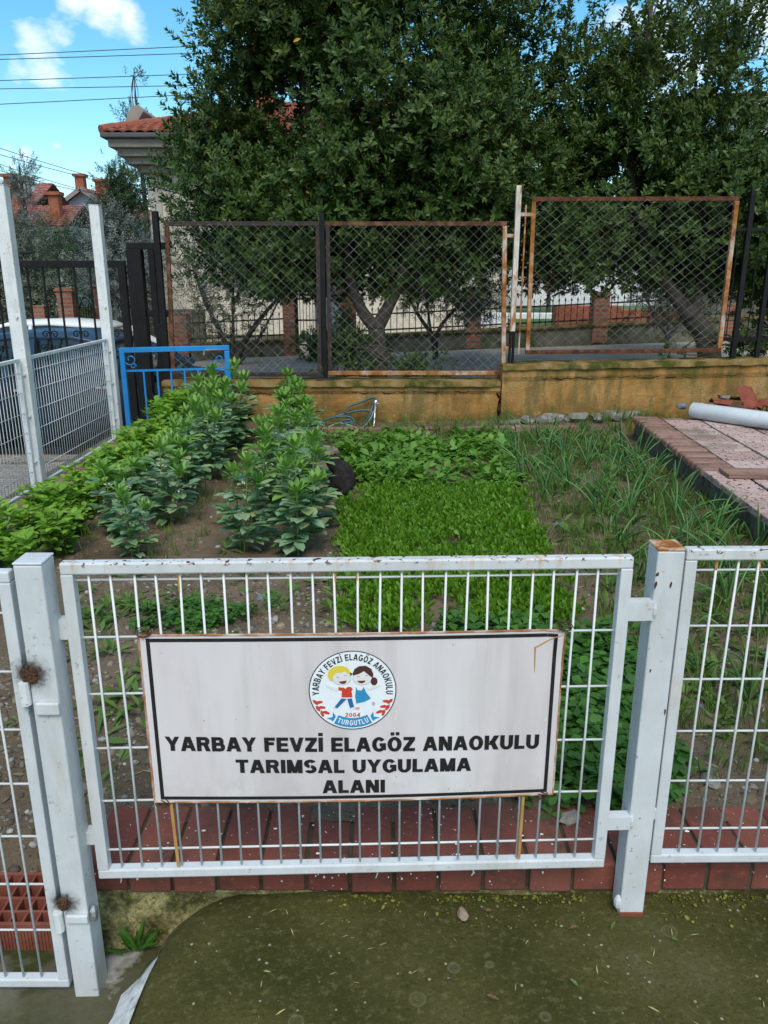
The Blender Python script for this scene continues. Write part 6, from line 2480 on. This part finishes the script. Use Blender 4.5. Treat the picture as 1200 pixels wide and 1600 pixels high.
# left-hand gateway with two brick pillars
pillar('two stage red brick gate pillar far behind the sliding gate', -6.24, 16, .30, -.2, 1.37, True, .70)
pillar('orange brick gate pillar right of the two stage pillar behind the sliding gate', -5.70, 16.4, .26, -.4, 1.45, True)
pillar('low brick pillar left of the two stage pillar behind the sliding gate', -6.80, 16, .26, -.6, 1.03, False)
t = thing('arched_gate', 'small arched black iron gate between the two far brick gate pillars', 'gate', (-5.98, 16.2, -.3))
b = MB()
pts = [(-6.12 + .30 * i / 10, 16.2, .9 + .28 * math.sin(PI * i / 10)) for i in range(11)]
b.tube(pts, .014, 5)
b.bar((-6.12, 16.2, -.4), (-6.12, 16.2, .9), .03, .03, (0, 1, 0))
b.bar((-5.82, 16.2, -.4), (-5.82, 16.2, .9), .03, .03, (0, 1, 0))
b.bar((-6.12, 16.2, .45), (-5.82, 16.2, .45), .02, .03)
b.build('frame', M['black'], t)
b = MB()
for i in range(5):
    b.tube([(-6.07 + .05 * i, 16.2, -.3), (-6.07 + .05 * i, 16.2, 1.05)], .006, 5)
b.build('bars', M['black'], t)
t = thing('iron_railing', 'black railing with scrolls left of the far brick gateway', 'railing', (-8, 16, -.4), 'spear topped railings across the street')
b = MB()
for z in (.1, .62):
    b.bar((-9.6, 16, z), (-6.95, 16, z), .02, .03)
b.build('rails', M['black'], t)
b = MB()
for i in range(22):
    x = -9.5 + .12 * i
    b.tube([(x, 16, -.3), (x, 16, .78)], .009, 5)
b.build('spear_bars', M['black'], t)
t = thing('kerb_wall', 'grey garden wall behind the white car', 'wall', (-4.9, 16.3, -.5))
b = MB()
b.box(-5.55, -3.65, 16.2, 16.45, -.6, .88)
b.build('wall_body', M['lowwall'], t)
b = MB()
b.box(-5.56, -3.64, 16.17, 16.48, .8805, .94)
b.build('coping', M['conc'], t, bevel=.008)


# ------------------------------------------------------------------ houses
def tiled_slope(mb, a, b, c, d, rows, waves):
    """Roof slope a-b (eave) to d-c (ridge) as overlapping courses of round tiles."""
    a, b, c, d = map(Vector, (a, b, c, d))
    nrm = (b - a).cross(d - a).normalized()
    if nrm.z < 0:
        nrm = -nrm
    nx_ = waves * 6
    for r in range(rows):
        vs = []
        for q, lift in ((r / rows, .045), (min(1, (r + 1.12) / rows), .0)):
            for i in range(nx_ + 1):
                s = i / nx_
                p = a.lerp(b, s).lerp(d.lerp(c, s), q)
                vs.append(p + nrm * (lift + .035 * abs(math.sin(PI * waves * s)) + .02))
        n = nx_ + 1
        mb.add(vs, [(i, i + 1, n + i + 1, n + i) for i in range(nx_)])
        # front lip of the course
        lip = [v - nrm * .045 for v in vs[:n]]
        mb.add(vs[:n] + lip, [(i, i + 1, n + i + 1, n + i) for i in range(nx_)])
    mb.poly([a, b, c, d])


h = thing('corner_house', 'cream house with orange tiled hip roof and grey stepped eaves behind the laurel', 'house', (-1.5, 21, -.2))
b = MB()
b.box(-5.25, 2.7, 19.0, 27, -.4, 3.9)
b.build('wall', M['cream'], h)
b = MB()
b.box(-5.30, -5.02, 18.955, 18.995, -.4, 3.6)
b.build('pilaster', M['pilaster'], h)
b = MB()
for z0, z1, o in ((3.78, 3.93, .20), (3.931, 4.07, .40), (4.071, 4.23, .52), (4.231, 4.40, .66)):
    b.box(-5.25 - o, 2.7 + o, 19 - o, 27 + o, z0, z1)
b.build('eaves', M['eave'], h, bevel=.012)
b = MB()
b.box(-6.03, 3.5, 18.22, 18.34, 4.402, 4.50)
b.box(-6.03, -5.91, 18.341, 27.7, 4.402, 4.50)
b.build('gutter', M['gutter'], h, bevel=.02)
b = MB()
E0, E1, E2_, E3 = (-6.0, 18.25, 4.49), (3.45, 18.25, 4.49), (3.45, 27.7, 4.49), (-6.0, 27.7, 4.49)
R0, R1 = (-2.6, 22.6, 5.75), (.2, 22.6, 5.75)
tiled_slope(b, E0, E1, R1, R0, 16, 40)
tiled_slope(b, E3, E0, R0, R0, 16, 36)
tiled_slope(b, E1, E2_, R1, R1, 16, 36)
tiled_slope(b, E2_, E3, R0, R1, 16, 40)
rf = b.build('roof', M['rooftile'], h, fix=False)
b = MB()
for p, q in ((E0, R0), (E1, R1), (R0, R1)):
    p, q = Vector(p), Vector(q)
    n = 18
    for i in range(n):
        b.tube([p.lerp(q, i / n) + Vector((0, 0, .06)), p.lerp(q, (i + 1.1) / n) + Vector((0, 0, .09))], [.10, .085], 8)
b.build('ridge_tiles', M['rooftile'], rf, fix=False)
b = MB()
b.prism([(-6.0, 4.52), (-5.62, 5.22), (-5.45, 5.22), (-5.35, 5.10), (-5.72, 4.60)], 19.3, 26, lambda a, c, y: (a, y, c))
b.build('gable_parapet', M['eave'], h, bevel=.02)
b = MB()
b.box(-3.25, -2.75, 21.6, 22.1, 5.3, 6.95)
b.box(-3.32, -2.68, 21.53, 22.17, 6.951, 7.08)
b.build('chimney', M['terracotta'], h, bevel=.01)
b = MB()
b.box(-1.62, -.98, 18.95, 18.998, .15, 1.16)
d_ = b.build('door', M['door_grey'], h, bevel=.01)
b = MB()
b.box(-1.08, -1.05, 18.91, 18.949, .62, .72)
b.build('handle', M['chrome'], d_)
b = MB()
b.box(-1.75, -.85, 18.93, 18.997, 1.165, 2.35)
b.build('porch_shade', M['window'], h)  # dark panel in place of the shade inside the porch
b = MB()
b.box(-1.9, -.7, 18.3, 18.94, -.1, .14)
b.build('door_step', M['conc'], h, bevel=.01)
for x in (-3.9, .6):
    b = MB()
    b.box(x, x + 1.2, 18.94, 18.998, 2.0, 3.2)
    w = b.build('window_frame', M['white_wall'], h, bevel=.01)
    b = MB()
    b.box(x + .08, x + .57, 18.93, 18.9395, 2.08, 3.12)
    b.box(x + .63, x + 1.12, 18.93, 18.9395, 2.08, 3.12)
    b.build('pane', M['window'], w)


def simple_house(name, label, x0, x1, y0, y1, z0, ze, zr, wall, ridge='x', ov=.5, chim=(), win=(), tile='rooftile_far'):
    h = thing(name, label, 'house', ((x0 + x1) / 2, (y0 + y1) / 2, z0))
    b = MB()
    b.box(x0, x1, y0, y1, z0, ze)
    if ridge == 'y':
        xm = (x0 + x1) / 2
        b.prism([(x0, ze), (x1, ze), (xm, zr - .1)], y0, y1, lambda a, c, y: (a, y, c))
    b.build('wall', M[wall], h)
    b = MB()
    if ridge == 'x':
        ym = (y0 + y1) / 2
        tiled_slope(b, (x0 - ov, y0 - ov, ze - .1), (x1 + ov, y0 - ov, ze - .1), (x1 + ov, ym, zr), (x0 - ov, ym, zr), 12, int((x1 - x0) * 3))
        tiled_slope(b, (x1 + ov, y1 + ov, ze - .1), (x0 - ov, y1 + ov, ze - .1), (x0 - ov, ym, zr), (x1 + ov, ym, zr), 12, int((x1 - x0) * 3))
    else:
        xm = (x0 + x1) / 2
        tiled_slope(b, (x0 - ov, y1 + ov, ze - .2), (x0 - ov, y0 - ov, ze - .2), (xm, y0 - ov, zr), (xm, y1 + ov, zr), 12, int((y1 - y0) * 3))
        tiled_slope(b, (x1 + ov, y0 - ov, ze - .2), (x1 + ov, y1 + ov, ze - .2), (xm, y1 + ov, zr), (xm, y0 - ov, zr), 12, int((y1 - y0) * 3))
    r = b.build('roof', M[tile], h, fix=False)
    b = MB()
    if ridge == 'x':
        b.box(x0 - ov, x1 + ov, y0 - ov - .02, y0 - ov + .12, ze - .28, ze - .09)
    else:
        xm = (x0 + x1) / 2
        b.bar((x0 - ov, y0 - ov - .03, ze - .28), (xm, y0 - ov - .03, zr - .08), .1, .22)
        b.bar((x1 + ov, y0 - ov - .03, ze - .28), (xm, y0 - ov - .03, zr - .08), .1, .22)
    b.build('fascia', M['eave'], h)
    for (cx, cy, cw, c0, c1) in chim:
        b = MB()
        b.box(cx - cw / 2, cx + cw / 2, cy - cw / 2, cy + cw / 2, c0, c1)
        b.box(cx - cw / 2 - .1, cx + cw / 2 + .1, cy - cw / 2 - .1, cy + cw / 2 + .1, c1 + .001, c1 + .15)
        b.build('chimney', M['terracotta'], r)
    for (wx, wz, ww, wh) in win:
        b = MB()
        b.box(wx, wx + ww, y0 - .04, y0 - .001, wz, wz + wh)
        f = b.build('window_frame', M['white_wall'], h)
        b = MB()
        b.box(wx + .1, wx + ww - .1, y0 - .06, y0 - .0405, wz + .1, wz + wh - .1)
        b.build('pane', M['window'], f)
    return h


hA = simple_house('red_roofed_house', 'beige house with red roof and chimney at the far left edge', -26, -17.5, 40, 47, -1, 4.3, 6.1, 'beige_wall', 'x', .5, ((-17.95, 40.8, .55, 4.4, 6.1),), ((-19.4, 1.8, 1.2, 1.3), (-21.6, 1.8, 1.2, 1.3)))
b = MB()
b.loft([[(-17.1 + r * math.cos(2 * PI * k / 16), 40.6 - dy, 5.75 + r * math.sin(2 * PI * k / 16)) for k in range(16)] for r, dy in ((.05, 0), (.28, .06), (.42, .16))], cap=False)
b.tube([(-17.1, 40.62, 5.75), (-17.2, 41.0, 4.6)], .04, 5)
b.build('satellite_dish', M['car_grey'], hA, smooth=True)
simple_house('red_roofed_house', 'low house with red roof and square chimney right of the feathery conifer', -16.9, -14.6, 38, 42, -1, 3.8, 4.75, 'white_wall', 'x', .3, ((-15.1, 38.6, .45, 3.9, 5.1),), ((-15.9, 1.6, 1., 1.2),))
simple_house('red_roofed_house', 'pale blue house with red gabled roof and two chimneys beyond the pines', -18.7, -15.5, 48, 58, -1, 5.15, 6.35, 'blue_wall', 'y', .5, ((-17.75, 49.5, .5, 5.6, 7.1), (-16.5, 50, .9, 5.9, 6.85)), ((-18.2, 4.1, .8, .7), (-16.6, 4.1, .8, .7)))
simple_house('white_villa', 'white villa with red roof at the upper right edge', 8.5, 17, 20.5, 29, -.2, 5.66, 6.4, 'white_wall', 'x', .3, (), ((10.5, 3.2, 1.3, 1.3),), 'rooftile')
t = thing('yard_wall', 'long white yard wall behind the lawn across the street', 'wall', (6, 23, 0))
b = MB()
b.box(3.2, 8.6, 23, 23.2, -.1, 2.1)
b.build('wall_body', M['white_wall'], t)
b = MB()
b.box(3.15, 8.65, 22.95, 23.25, 2.101, 2.18)
b.build('coping', M['eave'], t)
t = thing('planter_wall', 'low terracotta wall behind the railing by the capped brick pillar', 'wall', (5, 15.9, .3))
b = MB()
b.box(3.35, 4.6, 15.7, 16.1, .1, 1.03)
b.box(4.601, 6.2, 15.72, 16.05, .1, .95)
b.build('wall_body', M['terracotta'], t, bevel=.01)
t = thing('garden_wall', 'plain grey wall at the right edge behind the black railing', 'wall', (7.2, 17, .3))
b = MB()
b.box(6.75, 10.5, 17, 17.25, -.1, 1.75)
b.build('wall_body', M['conc'], t)
tag(grid_mesh('lawn', np.linspace(2.75, 9, 6), np.linspace(15.2, 22.9, 6), lambda x, y: .62 + .02 * (y - 15), M['clover']), kind='structure')
t = thing('garden_path_edge', 'white kerb strip along the lawn across the street', 'kerb', (3.2, 18, .6))
b = MB()
b.box(1.9, 4.4, 17.9, 18.1, .5, .80)
b.build('kerb_stone', M['white_wall'], t, bevel=.02)
shrubtree('red_leaf_tree', 'small reddish brown leafed tree on the lawn across the street', 'tree', (3.95, 19.5, .7), [(3.9, 19.5, 1.75, .55, .45, .4)], 40, 8, .14, T_LAUREL, pmat('reddish_leaf', [(.12, .035, .02), (.22, .07, .035)], 8, .6, .3, 0), M['bark'], [([(3.95, 19.5, .5), (3.95, 19.5, 1.1), (3.9, 19.5, 1.7)], .07, .03)], 44, -.2, .5, .8, 1.2)


# ------------------------------------------------------------------ cars
def car(label, loc, flip, paint, slope=0., tall=1.0, group='cars parked along the street'):
    t = thing('parked_car', label, 'car', loc, group)
    X = Vector(loc)
    sg = -1 if flip else 1

    def P(x, y, z):
        return (X.x + sg * x, X.y + y, X.z + z * tall + slope * x)
    st_ = [(-2.12, .42, .80, .70), (-2.05, .32, .98, .80), (-1.6, .24, 1.02, .86), (-.9, .22, .99, .88), (.0, .22, .97, .88), (.8, .22, .95, .88), (1.2, .23, .90, .87), (1.7, .25, .80, .84), (2.0, .30, .70, .76), (2.14, .40, .60, .62)]
    b = MB()
    rings = []
    for x, zl, zu, hw in st_:
        rg = []
        for y, z in ((-.86, zl), (-1., zl + .12), (-1.02, (zl + zu) / 2), (-.97, zu - .06), (-.86, zu), (0, zu + .03), (.86, zu), (.97, zu - .06), (1.02, (zl + zu) / 2), (1., zl + .12), (.86, zl), (0, zl)):
            rg.append(P(x, y * hw, z))
        rings.append(rg)
    b.loft(rings)
    b.build('body', M['car_blue_shaded'] if paint is M['car_blue'] else paint, t, smooth=True)
    prof = [(-1.95, .96, .70), (-1.25, 1.40, .60), (-.55, 1.45, .62), (.10, 1.43, .62), (.45, 1.34, .62), (1.22, .92, .74)]
    b = MB()
    rings = []
    for x, z, hw in prof:
        rings.append([P(x, -hw * 1.13, .90), P(x, -hw, z - .10 if z > 1.1 else z - .02), P(x, -hw * .97, z - .02 if z > 1.1 else z), P(x, hw * .97, z - .02 if z > 1.1 else z), P(x, hw, z - .10 if z > 1.1 else z - .02), P(x, hw * 1.13, .90)])
    b.loft(rings)
    b.build('windows', M['car_glass'], t)
    b = MB()
    rings = []
    for x, z, hw in ((-1.34, 1.375, .60), (-1.2, 1.425, .615), (-.55, 1.47, .63), (.10, 1.45, .63), (.44, 1.365, .62), (.52, 1.33, .61)):
        rings.append([P(x, -hw, z - .055), P(x, -hw * .9, z), P(x, 0, z + .02), P(x, hw * .9, z), P(x, hw, z - .055), P(x, hw * .9, z - .06), P(x, -hw * .9, z - .06)])
    b.loft(rings)
    b.build('roof', paint, t, smooth=True)
    b = MB()
    for s in (-1, 1):
        b.bar(P(.50, s * .625, 1.32), P(1.25, s * .80, .93), .05, .06)
        b.bar(P(-1.30, s * .615, 1.37), P(-2.0, s * .76, .97), .16, .07)
        b.bar(P(-.30, s * .645, 1.40), P(-.30, s * .79, .93), .05, .08)
    b.build('pillars', paint, t)
    for wx in (-1.32, 1.34):
        for s in (-1, 1):
            b = MB()
            n = 24
            rings = []
            for y, r in ((.0, .20), (.0, .285), (.03, .315), (.17, .315), (.20, .285), (.20, .20)):
                rings.append([P(wx + r * math.cos(2 * PI * k / n), s * (.90 - y), (.315 + r * math.sin(2 * PI * k / n)) / tall) for k in range(n)])
            b.loft(rings, cap=False)
            w = b.build('wheel', M['tyre'], t, smooth=True)
            b = MB()
            rings = [[P(wx + r * math.cos(2 * PI * k / n), s * (.905 - y), (.315 + r * math.sin(2 * PI * k / n)) / tall) for k in range(n)] for r, y in ((.205, .01), (.18, .03), (.06, .02), (.01, .015))]
            b.loft(rings)
            for k in range(5):
                a = 2 * PI * k / 5
                b.bar(P(wx, s * .895, .315 / tall), P(wx + .19 * math.cos(a), s * .895, (.315 + .19 * math.sin(a)) / tall), .05, .02)
            b.build('rim', M['rim'], w)
    for s in (-1, 1):
        b = MB()
        b.ball(P(2.0, s * .56, .64), .13, .14, .065)
        b.build('headlight', M['lamp'], t, smooth=True)
        b = MB()
        b.ball(P(-2.04, s * .66, .86), .10, .13, .10)
        b.build('tail_light', M['red_lamp'], t, smooth=True)
        b = MB()
        b.ball(P(.98, s * .93, 1.0), .07, .10, .06)
        b.build('mirror', paint, t, smooth=True)
        for x in (-.45, .55):
            b = MB()
            b.bar(P(x - .08, s * .905, .84), P(x + .08, s * .905, .84), .02, .025)
            b.build('door_handle', M['chrome'], t)
    return t


car('dark blue car parked behind the sliding gate with its bonnet behind the ochre wall', (-3.86, 10.15, -.52), False, M['car_blue'], .035)
car('white car parked behind the blue car showing its red tail light', (-5.72, 13.0, -.55), True, M['car_white'], -.0, 1.0)
car('silver car parked far away by the low brick pillar at left', (-8.9, 19.6, -.55), False, M['car_grey'], 0, 1.0)

# ------------------------------------------------------------------ overhead cables
k = 0
for (xa, ya, xb, yb), lab in zip(((0, 86, 225, 76), (0, 93, 225, 86), (0, 126, 215, 119), (0, 139, 232, 135), (0, 163, 240, 151)), ('topmost', 'second from top', 'middle', 'second lowest', 'lowest')):
    Y = 17.0
    a, b_ = at(xa, ya, Y), at(xb, yb, Y)
    d = b_ - a
    mb = MB()
    pts = []
    for i in range(41):
        s = -3.0 + 9 * i / 40
        pts.append(a + d * s + Vector((0, 0, .006 * (s - .5) ** 2)))
    mb.tube(pts, .0075, 5)
    tag(mb.build('overhead_cable', M['cable'], None, origin=a), '%s cable of the five crossing the blue sky above the house roof' % lab, 'cable', 'overhead cables')
for (xa, ya, xb, yb), lab in zip(((0, 233, 172, 285), (0, 243, 172, 288), (0, 258, 120, 296), (0, 268, 112, 297)), ('topmost', 'second', 'third', 'lowest')):
    a, b_ = at(xa, ya, 30), at(xb, yb, 34)
    d = b_ - a
    mb = MB()
    pts = [a + d * (-1.0 + 3.5 * i / 20) + Vector((0, 0, .12 * (-1.0 + 3.5 * i / 20 - .5) ** 2)) for i in range(21)]
    mb.tube(pts, .012, 5)
    tag(mb.build('overhead_cable', M['cable'], None, origin=a), '%s of the four cables slanting down above the far red roofs' % lab, 'cable', 'overhead cables')

# ------------------------------------------------------------------ light, sky, camera
SUN_EL, SUN_AZ = math.radians(52), math.radians(176)      # azimuth clockwise from +Y (north)
sd = bpy.data.lights.new('sun', 'SUN')
sd.energy = 2.0
sd.angle = math.radians(28)
sd.color = (1., .94, .83)
so = bpy.data.objects.new('sun', sd)
COL.objects.link(so)
dirv = Vector((math.sin(SUN_AZ) * math.cos(SUN_EL), math.cos(SUN_AZ) * math.cos(SUN_EL), math.sin(SUN_EL)))
so.rotation_euler = dirv.to_track_quat('Z', 'Y').to_euler()
so.location = dirv * 50

w = bpy.data.worlds.new('World')
SC.world = w
w.use_nodes = True
nt = w.node_tree
bgn = nt.nodes['Background']
sky = nt.nodes.new('ShaderNodeTexSky')
sky.sky_type = 'NISHITA'
sky.sun_disc = False
sky.sun_elevation = SUN_EL
sky.sun_rotation = SUN_AZ
sky.air_density = 1.0
sky.dust_density = .4
sky.ozone_density = 2.2
tc = nt.nodes.new('ShaderNodeTexCoord')
sep = nt.nodes.new('ShaderNodeSeparateXYZ')
nt.links.new(tc.outputs['Generated'], sep.inputs[0])
ns = nt.nodes.new('ShaderNodeTexNoise')
ns.inputs['Scale'].default_value = 12.
ns.inputs['Detail'].default_value = 9
ns.inputs['Roughness'].default_value = .58
mp = nt.nodes.new('ShaderNodeMapping')
mp.inputs['Scale'].default_value = (1., 1., 1.9)
nt.links.new(tc.outputs['Generated'], mp.inputs['Vector'])
nt.links.new(mp.outputs[0], ns.inputs['Vector'])


def mnode(op, a, b):
    m = nt.nodes.new('ShaderNodeMath')
    m.operation = op
    for i, v in enumerate((a, b)):
        if isinstance(v, (int, float)):
            m.inputs[i].default_value = v
        else:
            nt.links.new(v, m.inputs[i])
    return m.outputs[0]


pdir = lambda px, py: tuple((at(px, py, 10.) - Vector((0, 0, EYE))).normalized())
# cumulus puffs in fixed compass directions (x east, y north, z up) with a radius each; the widest are unseen, added to whiten the ambient light
acc = None
for (dx, dy, dz, rad) in ((*pdir(45, 70), 0.0429), (*pdir(95, 50), 0.0273), (*pdir(20, 95), 0.0273), (*pdir(165, 8), 0.0351), (*pdir(205, 22), 0.0250), (*pdir(110, 2), 0.0234), (*pdir(10, 232), 0.0250), (*pdir(38, 238), 0.0172), (*pdir(88, 228), 0.0094),
                          (.05, .90, .42, .11), (.20, .89, .40, .12), (.33, .86, .385, .10), (.30, .92, .24, .09), (.40, .89, .24, .07), (-.10, .92, .36, .08), (-.9, .3, .3, .25), (.9, .3, .35, .3), (.2, -.9, .4, .4), (-.4, -.7, .6, .3), (.1, .15, 1., .75), (0, -.7, .8, .8), (-.9, -.1, .6, .6), (.9, -.1, .6, .6)):
    v = Vector((dx, dy, dz)).normalized()
    vm = nt.nodes.new('ShaderNodeVectorMath')
    vm.operation = 'DISTANCE'
    nt.links.new(tc.outputs['Generated'], vm.inputs[0])
    vm.inputs[1].default_value = v
    q = mnode('SUBTRACT', 1., mnode('DIVIDE', vm.outputs['Value'], rad))
    q = mnode('MAXIMUM', q, -.6)
    acc = q if acc is None else mnode('MAXIMUM', acc, q)
cl = mnode('ADD', mnode('MULTIPLY', acc, .62), mnode('MULTIPLY', mnode('SUBTRACT', ns.outputs['Fac'], .5), 2.6))
rp = nt.nodes.new('ShaderNodeValToRGB')
rp.color_ramp.elements[0].position = .16
rp.color_ramp.elements[1].position = .78
nt.links.new(cl, rp.inputs['Fac'])
hs_ = nt.nodes.new('ShaderNodeHueSaturation')
hs_.inputs['Hue'].default_value = .478
hs_.inputs['Saturation'].default_value = 1.3
hs_.inputs['Value'].default_value = 1.18
nt.links.new(sky.outputs[0], hs_.inputs['Color'])
mi = nt.nodes.new('ShaderNodeMix')
mi.data_type = 'RGBA'
nt.links.new(rp.outputs['Color'], mi.inputs[0])
nt.links.new(hs_.outputs['Color'], mi.inputs[6])
mi.inputs[7].default_value = (7.2, 7.6, 8.2, 1)
nt.links.new(mi.outputs[2], bgn.inputs['Color'])
bgn.inputs['Strength'].default_value = .112

cd = bpy.data.cameras.new('camera')
cam = bpy.data.objects.new('camera', cd)
COL.objects.link(cam)
cam.location = (0, 0, EYE)
cam.rotation_euler = (math.radians(90) - PITCH, 0, math.radians(0))
cd.sensor_fit = 'VERTICAL'
cd.sensor_height = 36
cd.lens = FPX / 1600 * 36
cd.clip_start = .02
cd.clip_end = 2000
SC.camera = cam
SC.render.resolution_x, SC.render.resolution_y = 768, 1024
SC.view_settings.view_transform = 'Standard'
SC.view_settings.look = 'None'
SC.view_settings.gamma = 1
SC.view_settings.exposure = .54
SC.cycles.use_denoising = True
SC.cycles.max_bounces = 6
SC.cycles.transparent_max_bounces = 4
SC.cycles.caustics_reflective = False
SC.cycles.caustics_refractive = False
